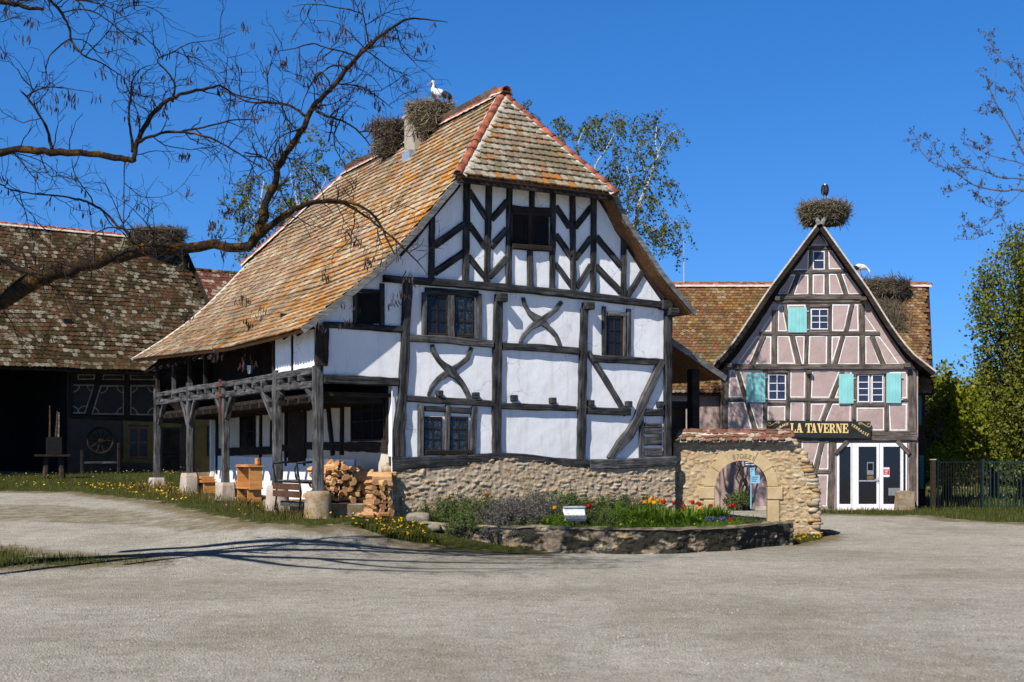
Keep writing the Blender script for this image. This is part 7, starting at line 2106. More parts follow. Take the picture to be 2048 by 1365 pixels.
for kind, pts, dd in LIMBS:
    P_ = []; W_ = []
    n = len(pts)
    for i, (x, y, w_) in enumerate(pts):
        d = D0+dd
        P_.append(at_depth(x, y, d)-OFF); W_.append(max(0.0035, w_*d/F/2*(0.80 if pts[0][0] == -330 else 0.74)))
    sp = spline(P_, 4); rr = [v.x for v in spline([(w_, 0, 0) for w_ in W_], 4)]
    sp = [v+Vector((rnd.gauss(0, 1), rnd.gauss(0, 1), rnd.gauss(0, 1)))*min(0.02, rr[i]*0.25) for i, v in enumerate(sp)]
    rr = [max(0.003, r_*(1+0.22*noise.noise(Vector((i_*0.9, r_*40, dd*7))))) for i_, r_ in enumerate(rr)]
    tgt = trunk if pts[0] == (-330,1090,66) else limbs
    if tgt is trunk:
        sp2 = [Vector((0, 0, -0.2)), Vector((0.1, 0, 0.6))]+sp[4:]; rr2 = [0.42, 0.36]+rr[4:]; trunk.tube(sp2, rr2, 10)
    else: limbs.tube(sp, rr, 8 if max(rr) > 0.05 else 5)
    for i in range(1, len(sp)):
        seg = sp[i]-sp[i-1]; L = seg.length
        if sp[i].x+OFF.x < -10.4 or rr[i] > 0.22: continue
        k = L*(3.3 if rr[i] < 0.06 else 2.2); m_ = int(k)+(1 if rnd.random() < k-int(k) else 0)
        for _ in range(m_):
            t_ = seg.normalized(); ax = t_.orthogonal().normalized(); ax.rotate(Matrix.Rotation(rnd.uniform(0, 6.28), 3, t_))
            d = (t_*rnd.uniform(0.1, 0.8)+ax+Vector((0.05, 0, 0.10))).normalized()
            grow(sp[i-1].lerp(sp[i], rnd.random()), d, rnd.uniform(0.3, 1.35)*(0.85 if rr[i] < 0.03 else 1), min(0.010, rr[i]*0.5+0.003), 0)
XL = [[(-11.0,20.9,3.6,.17),(-10.4,18.9,6.4,.14),(-8.9,17.2,8.1,.11),(-6.7,16.5,8.8,.08),(-4.6,16.8,9.3,.04),(-3.2,17.0,9.5,.015)], [(-10.7,20.6,5.2,.16),(-9.9,19.1,8.2,.13),(-7.7,18.2,9.3,.10),(-5.4,18.5,9.8,.06),(-3.4,19.0,10.1,.03),(-1.8,19.4,10.2,.012)],
      [(-10.2,19.2,6.6,.12),(-9.9,17.0,8.0,.10),(-9.0,15.4,8.7,.07),(-7.0,14.7,8.9,.04),(-5.4,14.6,8.9,.015)], [(-8.6,17.0,8.2,.07),(-7.2,15.6,8.5,.05),(-5.2,15.4,8.9,.03),(-3.6,15.8,9.1,.012)], [(-7.4,18.2,9.4,.06),(-5.8,17.3,9.3,.04),(-3.8,17.6,9.6,.02),(-2.4,18.0,9.8,.01)]]
for pts in XL:      # limbs above and left of the picture, whose shadows lie on the gravel
    sp = spline([Vector(q[:3])-OFF for q in pts], 5); rr = [v.x for v in spline([(q[3], 0, 0) for q in pts], 5)]
    limbs.tube(sp, rr, 7)
    for i in range(8, len(sp)):
        seg = sp[i]-sp[i-1]
        for _ in range(2):
            t_ = seg.normalized(); ax = t_.orthogonal().normalized(); ax.rotate(Matrix.Rotation(rnd.uniform(0, 6.28), 3, t_))
            grow(sp[i-1].lerp(sp[i], rnd.random()), (t_*0.6+ax+Vector((0, 0, 0.25))).normalized(), rnd.uniform(0.4, 1.3), 0.010, 0)
trunk.build('trunk', M_BARK, LOC, True); limbs.build('limbs', M_BARK, LOC, True); tw = twigs.build('twigs', M_TWIG, LOC)
# extra pods hang along thin limbs
for kind, pts, dd in LIMBS:
    for (x, y, w_) in pts:
        if w_ <= 6 and rnd.random() < 0.38: PODP.append(at_depth(x+rnd.uniform(-8, 8), y, D0+dd)-OFF)
PB = [(x, y) for x, y in ((850,85),(780,60),(745,240),(760,200),(740,170),(610,150),(640,140),(575,120),(690,60),(660,60),(455,415),(480,430),(420,440),(440,470),(715,480),(690,460),(745,520),(660,540),(640,650),(520,620),(505,640),(440,700),(500,720),(480,590),(380,620),(300,600),(230,60),(58,40),(50,70),(95,200),(150,190),(125,185),(370,300),(490,40),(700,600),(690,640),(820,550),(800,580),(790,600))]
for x, y in PB: PODP += [at_depth(x+rnd.uniform(-12, 12), y+rnd.uniform(-8, 8), D0+rnd.uniform(-0.6, 0.6))-OFF for _ in range(3)]
pv = []; pf = []
for p in PODP:
    for _ in range(rnd.randint(3, 7)):
        b = p+Vector((rnd.gauss(0, .045), rnd.gauss(0, .045), rnd.uniform(-.10, 0))); L = rnd.uniform(.06, .13); a = rnd.uniform(0, 6.28); w_ = rnd.uniform(.008, .013)
        wx, wy = math.cos(a)*w_, math.sin(a)*w_; tx, ty = rnd.gauss(0, .014), rnd.gauss(0, .014); k = len(pv)
        pv += [tuple(b+Vector((0, 0, .02))), tuple(b+Vector((wx, wy, -L*.25))), tuple(b+Vector((wx+tx, wy+ty, -L*.7))), tuple(b+Vector((tx*1.4, ty*1.4, -L))), tuple(b+Vector((tx-wx, ty-wy, -L*.7))), tuple(b+Vector((-wx, -wy, -L*.25)))]
        pf.append((k, k+1, k+2, k+3, k+4, k+5))
    k = len(pv)
    pv += [tuple(p), tuple(p+Vector((0.004, 0, 0))), tuple(p+Vector((0, 0, 0.12)))]; pf.append((k, k+1, k+2))
mb = MB(); mb.v = pv; mb.f = pf; po = mb.build('seed_pods', M_POD, LOC); po['kind'] = 'stuff'

# ------------------------------------------------------------------ budding branches entering from the right
BR_ = empty('budding_tree', (9.6, 16.0, ground_z(9.6, 16.0)), 0, 'thin budding branches of a bare tree reaching in from the upper right', 'tree')
OB = Vector(BR_.location); Z10 = (1780, 60, 3.1)
BL = [[(1200,1150,26),(831,1000,16),(700,1000,14),(540,970,12),(440,910,10),(390,870,9)],[(400,880,10),(340,855,9),(260,820,8),(190,750,7),(160,680,5),(140,620,3)],[(1200,1060,22),(831,930,13),(700,920,12),(580,875,10),(480,855,8),(400,860,6)],
      [(1150,980,18),(831,835,10),(700,800,8),(600,770,6),(560,740,4),(530,710,3)],[(1200,1150,26),(950,930,18),(831,770,16),(790,690,14),(720,560,12),(660,460,10),(620,370,8),(590,270,5),(585,240,3)],
      [(1200,1000,24),(950,600,14),(831,340,9),(750,230,8),(690,180,6),(640,110,4),(620,30,3)],[(805,1010,8),(740,1075,6),(660,1100,6),(600,1090,5),(550,1040,4),(545,1020,3)],[(690,1005,7),(650,1060,6),(655,1120,6),(620,1190,5),(560,1225,5),(500,1220,4),(450,1170,3)],
      [(575,1225,5),(560,1280,4),(500,1300,4),(400,1295,3)],[(720,1200,4),(670,1130,3)],[(900,1300,8),(780,1250,5),(720,1210,4),(670,1125,3)],[(585,870,6),(560,810,5),(500,740,4),(450,680,3)],[(380,855,6),(330,800,5),(270,730,4),(230,650,3)],[(655,460,5),(655,330,4),(657,190,3)],
      [(831,560,7),(780,440,5),(730,390,3),(690,380,2)],[(820,420,5),(815,300,4),(812,210,3)],[(480,860,4),(440,810,4),(400,745,3)],[(600,770,4),(615,720,3),(625,680,3)],[(700,560,4),(650,510,3),(580,505,3),(560,490,2)],[(465,955,4),(400,1000,3),(340,1010,2)]]
lb = MB(); budp = []; tb = MB(); rnd2 = random.Random(8)
for pts in BL:
    P_ = [at_depth(Z10[0]+x/3.1, Z10[1]+y/3.1, 16.0)-OB for x, y, w_ in pts]; W_ = [max(.0025, w_/3.1*16/F/2*0.72) for x, y, w_ in pts]
    sp = spline(P_, 4); rr = [v.x for v in spline([(w_, 0, 0) for w_ in W_], 4)]; lb.tube(sp, rr, 6)
    for i in range(2, len(sp)):
        if rr[i] < 0.03 and rnd2.random() < 0.62:
            d = Vector((rnd2.gauss(-.3, .6), rnd2.gauss(0, .6), rnd2.uniform(-.1, .9))).normalized(); L = rnd2.uniform(.03, .16)
            e_ = sp[i]+d*L; tb.tube([sp[i], sp[i].lerp(e_, .5)+Vector((0, 0, .01)), e_], [.004, .003, .0025], 4); budp += [e_, sp[i].lerp(e_, .6)]
    budp.append(sp[-1])
lb.tube([(0, 0, -.2), (0.05, 0, 2.0), at_depth(1780+1200/3.1, 60+1150/3.1, 16)-OB], [.22, .18, .10], 10)
lb.build('limbs', M_GREYTWIG, BR_, True); tb.build('twigs', M_GREYTWIG, BR_)
pp_ = np.concatenate([np.array([list(b)])+np.random.default_rng(i).normal(size=(5, 3))*0.012 for i, b in enumerate(budp)])
V_, F_ = leaf_quads(pp_, 0.034, 5, None, 0.5); o = np_mesh('buds', V_, F_, M_BUD, BR_); o['kind'] = 'stuff'

# ------------------------------------------------------------------ birches
def birch(name, base, label, cat, trunks, strands, Z, depth, seed, size=0.075, m=None, per=3, Lr=(0.5, 1.5), dens=26, bark=None, droop=0.9):
    root = empty(name, base, 0, label, cat); O = Vector(base); g = random.Random(seed)
    tm = MB()
    for pts in trunks:
        P_ = []
        for i, (x, y, w_) in enumerate(pts):
            if x is None: P_.append(Vector((0, 0, -0.2)))
            else: P_.append(at_depth(Z[0]+x/Z[2], Z[1]+y/Z[2], depth)-O)
        sp = spline(P_, 4); rr = [v.x for v in spline([(max(.008, q[2]/Z[2]*depth/F/2*0.72), 0, 0) for q in pts], 4)]
        tm.tube(sp, rr, 8)
    tm.build('trunk', bark or M_BIRCH, root, True)
    tw_ = MB(); LP = []
    for x, y in strands:
        for _ in range(per):
            p = at_depth(Z[0]+x/Z[2]+g.gauss(0, 5), Z[1]+y/Z[2]+g.gauss(0, 6), depth+g.gauss(0, 0.9))-O
            d = Vector((g.gauss(0, .5), g.gauss(0, .5), g.uniform(-0.1, .5))).normalized(); L = g.uniform(*Lr); n = 8; pts = [p.copy()]
            for i in range(n):
                d = (d+Vector((g.gauss(0, .13), g.gauss(0, .13), -droop*0.38))).normalized(); p = p+d*L/n; pts.append(p.copy())
            tw_.tube(pts, [.006]+[.004]*(n-1)+[.002], 3, False)
            for _ in range(int(dens*L)):
                u = g.random()**0.8*n; k = min(n-1, int(u)); LP.append(pts[k].lerp(pts[k+1], u-k)+Vector((g.gauss(0, .05), g.gauss(0, .05), g.gauss(0, .04))))
    tw_.build('twigs', M_TWIG, root)
    V_, F_ = leaf_quads(np.array([list(v) for v in LP]), size, seed, 0.8, 0.62); np_mesh('leaves', V_, F_, m or M_BIRCHLEAF, root)
    return root
ZR = (1050, 200, 3.791)
birch('birch_tree', (4.25, 39.0, 0.0), 'weeping birch with white stems and sparse leaves behind the right slope of the white house', 'tree',
      [[(None,0,90),(800,1500,80),(840,915,44),(905,700,38),(940,620,34),(985,480,28),(1010,420,22),(990,330,16),(1000,200,8)],[(870,830,22),(910,680,22),(905,530,14),(880,440,10),(860,330,8)],[(760,1300,40),(640,900,30),(530,550,24),(600,400,18),(680,250,12),(690,120,6)],[(600,1100,24),(400,700,18),(385,430,14),(410,310,12),(465,190,7)],
       [(850,900,14),(970,990,14),(1050,945,11),(1140,910,7),(1170,960,4)],[(1000,420,10),(1060,300,8),(1140,235,5),(1165,300,3)],[(600,400,10),(550,340,8),(540,200,5)],[(760,1200,20),(775,870,16),(800,640,12),(770,500,8)]],
      [(30,60),(230,160),(250,200),(320,250),(270,130),(480,170),(440,230),(520,150),(550,160),(640,150),(690,110),(720,180),(750,240),(860,190),(890,200),(1000,170),(1050,200),(1080,250),(1150,240),(800,350),(960,300),(830,400),(700,500),(650,560),(760,500),(820,540),(880,600),(980,600),(1040,590),(1070,620),(760,600),(720,590),(660,600),(800,720),(860,780),(940,740),(1000,700),(900,870),(960,840),(1060,940),(1120,920),(1160,950),(1000,980),(930,930),(1000,1040),(1080,1000),(870,920),(950,1000),(1020,1100),(560,280),(620,330),(480,320),(940,400),(990,480),(860,960)],
      ZR, 39.0, 3, 0.085, per=4, Lr=(0.45, 1.25), dens=36)
ZL = (440, 240, 4.55)
birch('birch_tree', (-9.6, 52.0, 1.1), 'drooping birch seen left of the forking limb beyond the white house roof', 'tree',
      [[(None,0,60),(330,1500,50),(350,1000,34),(380,700,26),(400,560,14)],[(350,1000,20),(260,760,12),(250,560,6)]],
      [(230,520),(260,560),(340,560),(370,600),(300,640),(240,650),(150,800),(200,860),(300,700),(250,720),(330,760),(220,740),(260,840),(320,860),(230,1000),(250,1080),(300,1100),(240,1180),(280,1230),(340,1000),(360,900),(390,800),(420,640),(200,600)],
      ZL, 52.0, 13, 0.12, per=3, Lr=(0.6, 1.8), dens=20)
birch('birch_tree', (-6.6, 53.0, 1.1), 'leafy birch with a pale stem showing above the long roof of the white house', 'tree',
      [[(None,0,60),(700,1300,50),(720,900,34),(690,690,24),(660,590,16),(640,490,8)],[(700,800,24),(860,560,12),(760,420,7)],[(690,690,10),(690,500,6)],[(720,900,20),(960,560,12),(880,380,6)]],
      [(530,560),(600,560),(560,640),(620,700),(700,680),(640,760),(560,800),(480,850),(700,780),(760,700),(820,660),(880,640),(780,560),(740,500),(900,560),(960,600),(860,480),(780,440),(700,380),(660,360),(600,280),(640,260),(840,100),(870,200),(760,160),(820,280),(880,340),(920,400),(980,460),(1240,300),(1300,280),(1330,320),(1200,380),(560,940),(640,880),(460,960),(500,900),(720,860),(580,720),(660,820),(800,760),(850,700)],
      ZL, 53.0, 14, 0.12, per=3, Lr=(0.5, 1.3), dens=24, droop=0.7)

# ------------------------------------------------------------------ leafy trees at right
def leafy(name, base, label, blobs, depth, seed, n, size, m, cat='tree', trunk_r=0.25, sparse=0.35):
    root = empty(name, base, 0, label, cat); O = Vector(base); g = np.random.default_rng(seed)
    tm = MB(); LP = []; tot = sum(b[2]**2 for b in blobs)
    cx = Vector((0, 0, 0)); top = Vector((0, 0, 0))
    cs = []
    for b in blobs:
        c = at_depth(b[0], b[1], depth+g.normal()*0.8)-O; r = b[2]*depth/F; cs.append((c, r))
    zt_ = max(c.z for c, r in cs); zb_ = min(c.z for c, r in cs)
    for c, r in cs:
        h0 = max(0.4, c.z*0.45); b0 = Vector((0, 0, h0)); mid = b0.lerp(c, 0.5)+Vector(g.normal(size=3)*0.2)
        tm.tube([b0, mid, c, c+Vector(g.normal(size=3)*r*0.4)+Vector((0, 0, r*0.4))], [0.05+0.02*r, 0.04, 0.02, 0.005], 5)
        k = int(n*r*r/sum(q[1]**2 for q in cs))
        ncl = max(8, int(k/26))
        for _ in range(ncl):
            v = g.normal(size=3); v /= np.linalg.norm(v); rr = r*(0.45+0.75*g.random()**0.6)
            q = np.array(c)+v*rr*np.array([1, 1, 1.05]); kk = int(26*(0.5+g.random()))
            LP.append(q+g.normal(size=(kk, 3))*size*np.array([1.7, 1.7, 2.6]))
            if g.random() < 0.35: tm.tube([c, Vector(q*0.5+np.array(c)*0.5)+Vector(g.normal(size=3)*0.08), Vector(q)], [0.02, 0.012, 0.004], 3, False)
    tm.tube([(0, 0, -0.2), (0.05, 0, zt_*0.4), (0, 0.05, zt_*0.75), (0, 0, zt_)], [trunk_r, trunk_r*0.75, trunk_r*0.4, 0.03], 8)
    tm.build('trunk', M_TRUNK, root, True)
    V_, F_ = leaf_quads(np.concatenate(LP), size, seed, None, 0.7); np_mesh('crown', V_, F_, m, root)
    return root
leafy('broadleaf_tree', (19.6, 50, 0), 'tall olive green tree filling the right edge, with a ragged left outline',
      [(2060,500,34),(2029,525,26),(1976,556,9),(1964,578,10),(1956,606,10),(1962,652,9),(1972,672,10),(1969,704,10),(1964,742,9),(1989,536,9),(2012,506,10),(2038,482,10),(1976,760,10),(1999,650,8),(1999,560,24),(2054,560,48),(1982,590,20),(1974,628,15),(2004,612,26),(2034,620,42),(2089,620,70),(1999,680,18),(2032,690,40),(2064,720,60),(1989,735,22),(2014,770,42),(2074,800,70),(2012,832,32),(2044,860,60),(2114,520,60),(2144,640,90),(2144,780,90),(2044,905,34),(2114,900,80),(1969,640,12)], 50.0, 5, 27000, 0.125, M_POPLAR)
leafy('maple_tree', (18.4, 55, 0), 'bright green maple standing behind the iron gate beside the tavern',
      [(1872,812,26),(1885,795,20),(1905,822,28),(1880,850,32),(1915,860,34),(1895,892,26),(1868,895,20)], 55.0, 6, 14000, 0.20, M_MAPLE)
leafy('maple_tree', (21.5, 58, 0), 'yellow green tree left of the tall olive tree behind the gate',
      [(1975,788,18),(1960,802,18),(1988,815,28),(1972,842,26),(1955,872,22),(1996,862,28)], 58.0, 7, 9000, 0.20, M_MAPLE)
leafy('garden_shrub', (16.3, 52, 0), 'low green shrub beyond the gate bars next to the tavern', [(1835+40,925,18),(1895,935,16),(1862,940,14)], 52.0, 8, 1500, 0.13, M_MAPLE, 'shrub', 0.04)
# bare thicket far behind
def bare(name, base, H, seed, label, spread=0.35, r0=0.10, n0=3):
    root = empty(name, base, 0, label, 'tree', 'bare trees far behind the gate'); mb = MB(); g = random.Random(seed)
    def br(p, d, L, r, lev):
        pts = [p]; q = p
        for i in range(4):
            d = (d+Vector((g.gauss(0, .12), g.gauss(0, .12), .05))).normalized(); q = q+d*L/4; pts.append(q)
            if lev < 4 and i > 0:
                for _ in range(2 if lev > 1 else 1):
                    s_ = Vector((g.gauss(0, 1), g.gauss(0, 1), g.uniform(0, .8))).normalized(); br(q, (d+s_*spread*2).normalized(), L*g.uniform(.45, .7), r*.55, lev+1)
        mb.tube(pts, [r, r*.9, r*.75, r*.6, r*.35], 5 if lev < 2 else 3, False)
    for _ in range(n0): br(Vector((0, 0, 0)), Vector((g.gauss(0, .2), g.gauss(0, .2), 1)).normalized(), H*.5, r0, 1)
    mb.build('branches', M_GREYTWIG, root); return root
lone_ = bare('bare_tree', (15.9, 51.0, 0), 5.6, 3, 'small bare tree sticking out right of the tavern wing roof', 0.4, 0.04, 2); del lone_['group']
for i, (px, d, H) in enumerate(((1905,92,7.4),(1930,96,7.8),(1955,90,7.2),(1880,98,7.0),(1975,94,7.6))):
    p = at_depth(px, 925, d); bare('bare_tree', (p.x, d, -0.1), H, 20+i, 'bare grey tree in the thicket far behind the gate', 0.35, 0.10, 3)
g = np.random.default_rng(77); LP = []
for i in range(70):
    px = g.uniform(1835, 2300); d = g.uniform(82, 104); h = g.uniform(2.0, 4.6)*(0.75 if px < 1960 else 1.2); c = np.array(at_depth(px, 925, d)); c[2] = h*0.5
    LP.append(c+g.normal(size=(240, 3))*np.array([1.2, 1.2, h*0.26]))
V_, F_ = leaf_quads(np.concatenate(LP), 0.34, 78, None, 0.7); fw = np_mesh('far_wood', V_, F_, M_FARLEAF); tag(fw, 'brownish green far wood closing the view behind the gate', 'wood', kind='stuff')

# ------------------------------------------------------------------ iron gate and fence
def railing(name, label, cat, x0, x1, y, z0, z1, m, bars, frame_r=0.03, bar_r=0.011):
    root = empty(name, (x0, y, z0), 0, label, cat); W = x1-x0; H = z1-z0
    for x in (0, W):
        mb = MB(); mb.cbox(x-frame_r, x+frame_r, -frame_r, frame_r, -0.1, H+0.04, 0.006); mb.build('post', m, root)
    for z in (0.12, H-0.06):
        mb = MB(); mb.box(frame_r+.001, W-frame_r-.001, -0.018, 0.018, z-0.022, z+0.022); mb.build('rail', m, root)
    for i in range(bars):
        x = W*(i+1)/(bars+1); mb = MB(); mb.tube([(x, 0, 0.142), (x, 0, H-0.082)], bar_r*1.7, 5); mb.build('bar', m, root)
    return root
gy0 = 45.6
gxp = lambda px: (px-1024)/F*gy0
railing('iron_gate', 'black iron bar gate next to the tavern wall', 'gate', gxp(1876), gxp(1962), gy0, -0.02, 1.72, M_BLACKMETAL, 15)
railing('iron_fence', 'dark green iron bar fence panel right of the black gate', 'fence', gxp(1966), gxp(2050), gy0, -0.02, 1.72, M_GREENMETAL, 10, 0.028, 0.014)
railing('iron_fence', 'dark green iron bar fence panel running out of the right edge', 'fence', gxp(2054), gxp(2160), gy0, -0.02, 1.72, M_GREENMETAL, 12, 0.028, 0.014)
gp = empty('gate_pier', (gxp(1866), gy0, -0.1), 0, 'narrow brick pier between the tavern corner and the black gate', 'pier'); mb = MB(); mb.cbox(-0.07, 0.07, -0.12, 0.12, 0, 1.82, 0.01); mb.build('pier', plain('dull_red_brick', (0.030, 0.020, 0.014), 0.9, var=0.4, scale=12, bmp=0.5), gp)
mb = MB(); mb.cbox(-0.08, 0.08, -0.13, 0.13, 1.821, 1.86, 0.01); mb.build('cap', M_PLINTH, gp)

# ------------------------------------------------------------------ things seen through the arch
gpz = empty('notice_post', (0, 0, 0), 0, 'thin blue post with navy and light blue notices seen through the arch', 'sign post')
p = at_depth(1502, 1018, 43.2); gpz.location = (p.x, 43.2, p.z)
NP = Plane(gpz, (0, 0, 0), (1, 0, 0), (0, -1, 0))
mb = MB(); mb.tube([(0, 0, 0), (0, 0, 1.55)], 0.022, 8); mb.build('post', M_NOTICEBLUE, gpz)
for (x0, y0, x1, y1, m, nm_, hh) in ((1488,922,1514,935,M_NOTICENAVY,'navy_notice',0.05),(1500,936,1509,951,M_NOTICEBLUE,'blue_notice',0.04),(1501,951,1519,967,M_NOTICEBLUE,'blue_notice',0.05)):
    o = panel(NP, [(x0,y0),(x1,y0),(x1,y1),(x0,y1)], hh, nm_, m, thick=0.02)
    for k in range(2 if y1-y0 < 14 else 3):
        panel(NP, [(x0+2,y0+3+k*4),(x1-3-2*k,y0+3+k*4),(x1-3-2*k,y0+4.4+k*4),(x0+2,y0+4.4+k*4)], hh+0.003, 'notice_line', M_WHITEPAINT if m is M_NOTICENAVY else M_NOTICENAVY, o, thick=0.002)
vine = empty('wall_vine', (0, 0, 0), 0, 'bare twisted vine climbing the tavern corner seen through the arch', 'vine'); p = at_depth(1494, 1022, 44.7); vine.location = (p.x, 44.7, p.z)
mb = MB(); rv = random.Random(3)
for k in range(6):
    q = Vector((rv.uniform(-.12, .12), 0, 0)); pts = [q.copy()]
    for i in range(14): q = q+Vector((rv.gauss(0, .07)+(0.02*(k-2.5) if i > 8 else 0), rv.gauss(0, .02), .16)); q.y = max(-0.1, min(0.18, q.y)); pts.append(q.copy())
    mb.tube(pts, [.04-.0022*i for i in range(15)], 5)
mb.build('stems', M_TRUNK, vine, True)
bush('garden_shrub', (at_depth(1478, 1015, 44.3).x, 44.3, 0.0), 0.55, 0.3, 0.55, 1500, 0.06, M_SHRUB, 97, 'dark green shrub at the foot of the tavern wall behind the arch')
# ------------------------------------------------------------------ bench, trestles, firewood
def bench():
    L = 1.62; z0 = 0.43
    c = hw(-1.70, 0.42, z0); root = empty('garden_bench', c, TH, 'dark iron and brown wood bench standing under the arcade by the corner post', 'bench'); root.scale = (1, 1, 1.32)
    for y in (0.0, L):
        mb = MB()
        mb.tube([(-0.42, y, 0.06), (-0.36, y, 0.40), (-0.46, y, 0.88), (-0.42, y, 0.92)], 0.020, 6); mb.tube([(-0.46, y, 0.91), (-0.1, y, 0.93), (0.15, y, 0.95)], 0.022, 6)
        mb.tube([(0.15, y, 0.95), (0.08, y, 0.80), (0.10, y, 0.66), (0.2, y, 0.56)], 0.018, 6); mb.tube([(-0.38, y, 0.58), (0.2, y, 0.56)], 0.018, 6); mb.tube([(0.2, y, 0.58), (0.24, y, 0.0)], 0.02, 6); mb.tube([(-0.38, y, 0.2), (-0.30, y, -0.05)], 0.02, 6)
        mb.build('side_frame', M_BLACKMETAL, root, True)
    for x in (-0.28, -0.13, 0.02, 0.16):
        mb = MB(); mb.cbox(x-0.06, x+0.06, -0.05, L+0.05, 0.585, 0.612, 0.005); mb.build('seat_slat', M_OAKGREY, root)
    for z in (0.50, 0.37):
        mb = MB(); mb.cbox(-0.435, -0.41, -0.10, L+0.10, z-0.055, z+0.055, 0.005); mb.build('front_slat', M_SLAT, root)
    mb = MB(); mb.cbox(-0.30, -0.27, 0.05, L-0.05, 0.15, 0.24, 0.005); mb.build('low_slat', M_OAKGREY, root)
bench()
def trestle(t, s, z, L, W, H, label, mid=False, rot=0.0):
    root = empty('pine_trestle', hw(t, s, z), TH+rot, label, 'trestle')
    mb = MB(); mb.cbox(-W/2-0.03, W/2+0.03, 0, L, H-0.035, H, 0.005); mb.build('top_board', M_PINE, root)
    for y in ((0.05, L-0.09) if not mid else (0.05, L*0.5, L-0.09)):
        mb = MB(); mb.cbox(-W/2, W/2, y, y+0.032, -0.05, H-0.036, 0.004); mb.build('leg_board', M_PINE, root)
    mb = MB(); mb.cbox(-0.02, 0.02, 0.09, L-0.1, H-0.14, H-0.04, 0.003); mb.build('rail', M_PINE, root)
    return root
gz_ = lambda s_: 0.40+0.033*s_
trestle(-1.35, 9.9, gz_(10), 1.0, 0.36, 0.36, 'low fresh pine trestle at the far end of the woodpiles')
trestle(-1.38, 5.7, gz_(6), 1.8, 0.38, 0.38, 'long low fresh pine trestle between the second and third arcade posts', True)
trestle(-1.38, 5.6, gz_(6)+0.38, 1.15, 0.36, 0.58, 'tall fresh pine trestle stacked on the long low one')
def board_pile(t, s, z, n, label, seed):
    root = empty('board_pile', hw(t, s, z), TH, label, 'board pile'); g = random.Random(seed)
    for i in range(n):
        mb = MB(); dx = g.uniform(-.03, .03); dy = g.uniform(-.06, .06); a = Matrix.Rotation(g.uniform(-.05, .05), 4, 'Z'); mb.cbox(-0.20+dx, 0.20+dx, 0+dy, 0.9+dy, i*0.037, i*0.037+0.033, 0.003, a); mb.build('board', M_PINE, root)
board_pile(-1.35, 10.0, gz_(10)+0.36, 4, 'pile of fresh boards on the far low trestle', 3)
board_pile(-0.85, 7.6, gz_(7), 14, 'tall pile of fresh boards against the porch wall behind the third post', 4)
board_pile(-1.38, 5.7, gz_(6)+0.96, 1, 'single fresh board lying on top of the tall trestle', 5)
bl = empty('pine_block', hw(-1.30, 5.75, gz_(6)+1.0), TH+0.3, 'small upright pine block standing on the tall trestle', 'wood block'); mb = MB(); mb.cbox(-.05, .05, -.06, .06, 0, .16, .01); mb.build('block', M_PINE, bl)
# firewood
def log_mesh(seed):
    g = random.Random(seed); L = 0.40; k = g.choice((3, 3, 4)); r = g.uniform(.075, .105); mb = MB(); n = 6
    prof = []
    if k == 3:
        for i in range(5): a = math.pi*(0.12+0.76*i/4); prof.append((math.cos(a)*r*1.1, math.sin(a)*r*0.9-0.03))
        prof += [(-r*.2, -r*.75), (r*.2, -r*.75)]
    else:
        prof = [(r, -.6*r), (r*.95, .5*r), (.1*r, .85*r), (-r, .55*r), (-.9*r, -.6*r)]
    m = len(prof)
    for i in range(n):
        u = i/(n-1)
        for j, (x, z) in enumerate(prof): f = 1+0.09*g.uniform(-1, 1); mb.v.append((L*(u-0.5)+g.uniform(-.006, .006), x*f, z*f))
    for i in range(n-1):
        for j in range(m): j2 = (j+1) % m; mb.f.append((i*m+j, i*m+j2, i*m+m+j2, i*m+m+j))
    mb.f += [tuple(range(m-1, -1, -1)), tuple((n-1)*m+j for j in range(m))]
    return mb.mesh('firewood_log', M_LOG)
LM = [log_mesh(i) for i in range(9)]; rl = random.Random(12)
def put_log(t, s, z, group, label, along=0.0, tilt=0.0):
    o = bpy.data.objects.new('firewood_log', LM[rl.randrange(9)]); COL.objects.link(o)
    o.location = hw(t, s, z); o.rotation_euler = (rl.uniform(0, 6.28), tilt, TH+math.pi/2+along); sc = rl.uniform(.85, 1.12); o.scale = (sc, sc, sc)
    tag(o, label, 'firewood', group)
G1 = 'split logs heaped under the arcade'; L1 = 'split firewood log in the big sunlit heap under the arcade'
hp = [(-1.3,1.15),(-1.05,1.46),(-0.85,1.60),(-0.62,1.40),(-0.42,1.34),(-0.25,1.26),(-0.1,1.10)]
for row, s_ in enumerate((1.05, 1.5)):
    t_ = -1.28
    while t_ < -0.16:
        z = 0.78; top_ = interp(hp, t_)-0.05*row
        while z < top_:
            put_log(t_+rl.uniform(-.03, .03), s_+rl.uniform(-.07, .07), z, G1, L1, rl.gauss(0, .15) if rl.random() < .7 else rl.uniform(.7, 1.6), rl.gauss(0, .10)); z += rl.uniform(.11, .14)
        t_ += 0.158
for k in range(34):
    t_ = rl.uniform(-1.2, -.2); put_log(t_, rl.uniform(.75, 1.7), interp(hp, t_)+rl.uniform(-.02, .10), G1, L1, rl.uniform(-1.4, 1.4), rl.gauss(0, .25))
for k in range(22): put_log(rl.uniform(-.75, -.2), rl.uniform(2.0, 3.6), 0.78+0.13*(k % 7)+rl.uniform(0, .04), G1, L1, rl.gauss(0, .4))
G2 = 'split logs stacked at the house corner'; L2_ = 'split firewood log in the small neat stack at the left house corner'
for r_ in range(8):
    for c_ in range(3):
        put_log(-0.62+c_*0.185+rl.uniform(-.02, .02), -0.22+rl.uniform(-.04, .04), 0.44+r_*0.105, G2, L2_, rl.gauss(0, .10), rl.gauss(0, .04))
put_log(-.35, -.2, 1.31, G2, L2_, 1.2); put_log(-.2, -.15, 1.36, G2, L2_, 1.0)
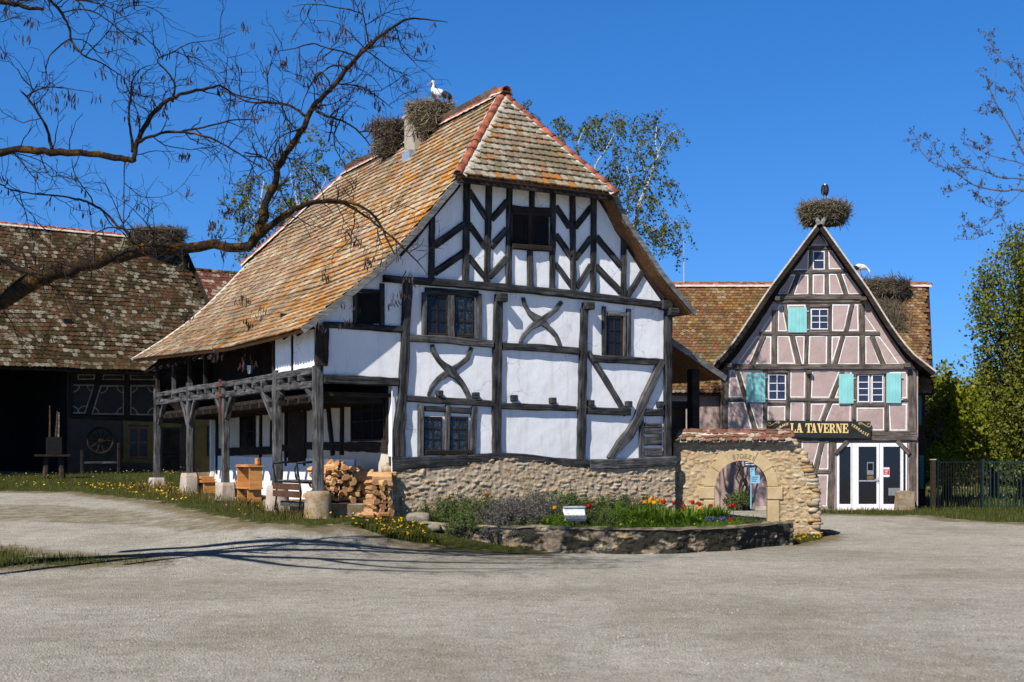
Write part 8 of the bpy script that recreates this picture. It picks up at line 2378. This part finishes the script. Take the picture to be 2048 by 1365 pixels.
for k in range(5): put_log(-1.0+.12*k, -.35+rl.uniform(-.2, .1), 0.45, 'fallen logs beside the small stack', 'split log lying loose in the weeds beside the small corner stack', rl.uniform(-1, 1))
pal_ = empty('log_pallet', hw(-0.72, 1.2, 0.63), TH, 'dark low timber rack carrying the firewood heap', 'rack')
for x in (-0.62, 0.0, 0.62):
    mb = MB(); mb.cbox(x-.05, x+.05, -.35, .55, 0, .08, .008); mb.build('bearer', M_OAKDARK, pal_)
mb = MB(); mb.cbox(-.72, .85, -.32, -.24, .081, .13, .006); mb.build('board', M_OAKDARK, pal_)

# ------------------------------------------------------------------ tools in front of the barn
wt = empty('wooden_workbench', (0, 0, 0), R(20), 'dark rough workbench with upright sticks in front of the open barn bay', 'workbench')
p = ground_at(105, 958); wt.location = p
k = p.y/F
mb = MB(); mb.cbox(-.62, .62, -.3, .3, .80, .88, .01); mb.build('table_top', M_OAKDARK, wt)
for x in (-.25, .35):
    mb = MB(); mb.tube([(x, 0, -.1), (x*.8, 0, .79)], [.12, .10], 7); mb.build('leg', M_TRUNK, wt)
mb = MB(); mb.cbox(-.22, .34, -.15, .15, .881, 1.5, .02); mb.build('tool_chest', M_BLACK, wt)
sk = empty('stick_bundle', (0, 0, 0), 0, 'three upright sticks leaning together above the barn workbench', 'sticks'); sk.location = wt.matrix_basis @ Vector((0, 0, 1.52))
for i, (x, h, dx, m) in enumerate(((-.1, 1.15, 0, M_SLAT), (.12, .95, .06, M_SLAT), (.22, .9, .02, M_SILVER))):
    mb = MB(); mb.tube([(x, 0, 0), (x+dx*.5, .02, h*.5), (x+dx, 0, h)], [.035, .03, .02], 5); mb.build('stick', m, sk)
cwz = empty('cart_wheel', (0, 0, 0), R(34), 'dark spoked wooden wheel standing against the grey barn wall', 'wheel'); p = BAR.wo+BAR.we*BAR.pix(193, 880)[0]; cwz.location = (p.x+0.3, p.y-0.45, 1.15+BAR.pix(193, 882)[1])
rw_ = 0.50; mb = MB(); mb.tube([(math.cos(a*math.pi/14)*rw_, 0, math.sin(a*math.pi/14)*rw_) for a in range(29)], .045, 6); mb.build('rim', M_OAKDARK, cwz)
for a in range(10):
    mb = MB(); g_ = a*math.pi/5; mb.tube([(math.cos(g_)*.07, 0, math.sin(g_)*.07), (math.cos(g_)*(rw_-.03), 0, math.sin(g_)*(rw_-.03))], .022, 5); mb.build('spoke', M_OAKDARK, cwz)
mb = MB(); mb.tube([(0, -.12, 0), (0, .12, 0)], .09, 8); mb.build('hub', M_OAKDARK, cwz)
ws = empty('wheel_stand', (cwz.location.x, cwz.location.y, ground_z(cwz.location.x, cwz.location.y)), R(34), 'low dark timber frame below the spoked wheel by the barn wall', 'stand')
for x in (-.72, .72):
    mb = MB(); mb.cbox(x-.05, x+.05, -.05, .05, 0, 1.25 if x > 0 else .95, .01); mb.build('upright', M_OAKDARK, ws)
mb = MB(); mb.cbox(-.669, .669, -.04, .04, .42, .5, .008); mb.build('rail', M_OAKGREY, ws)
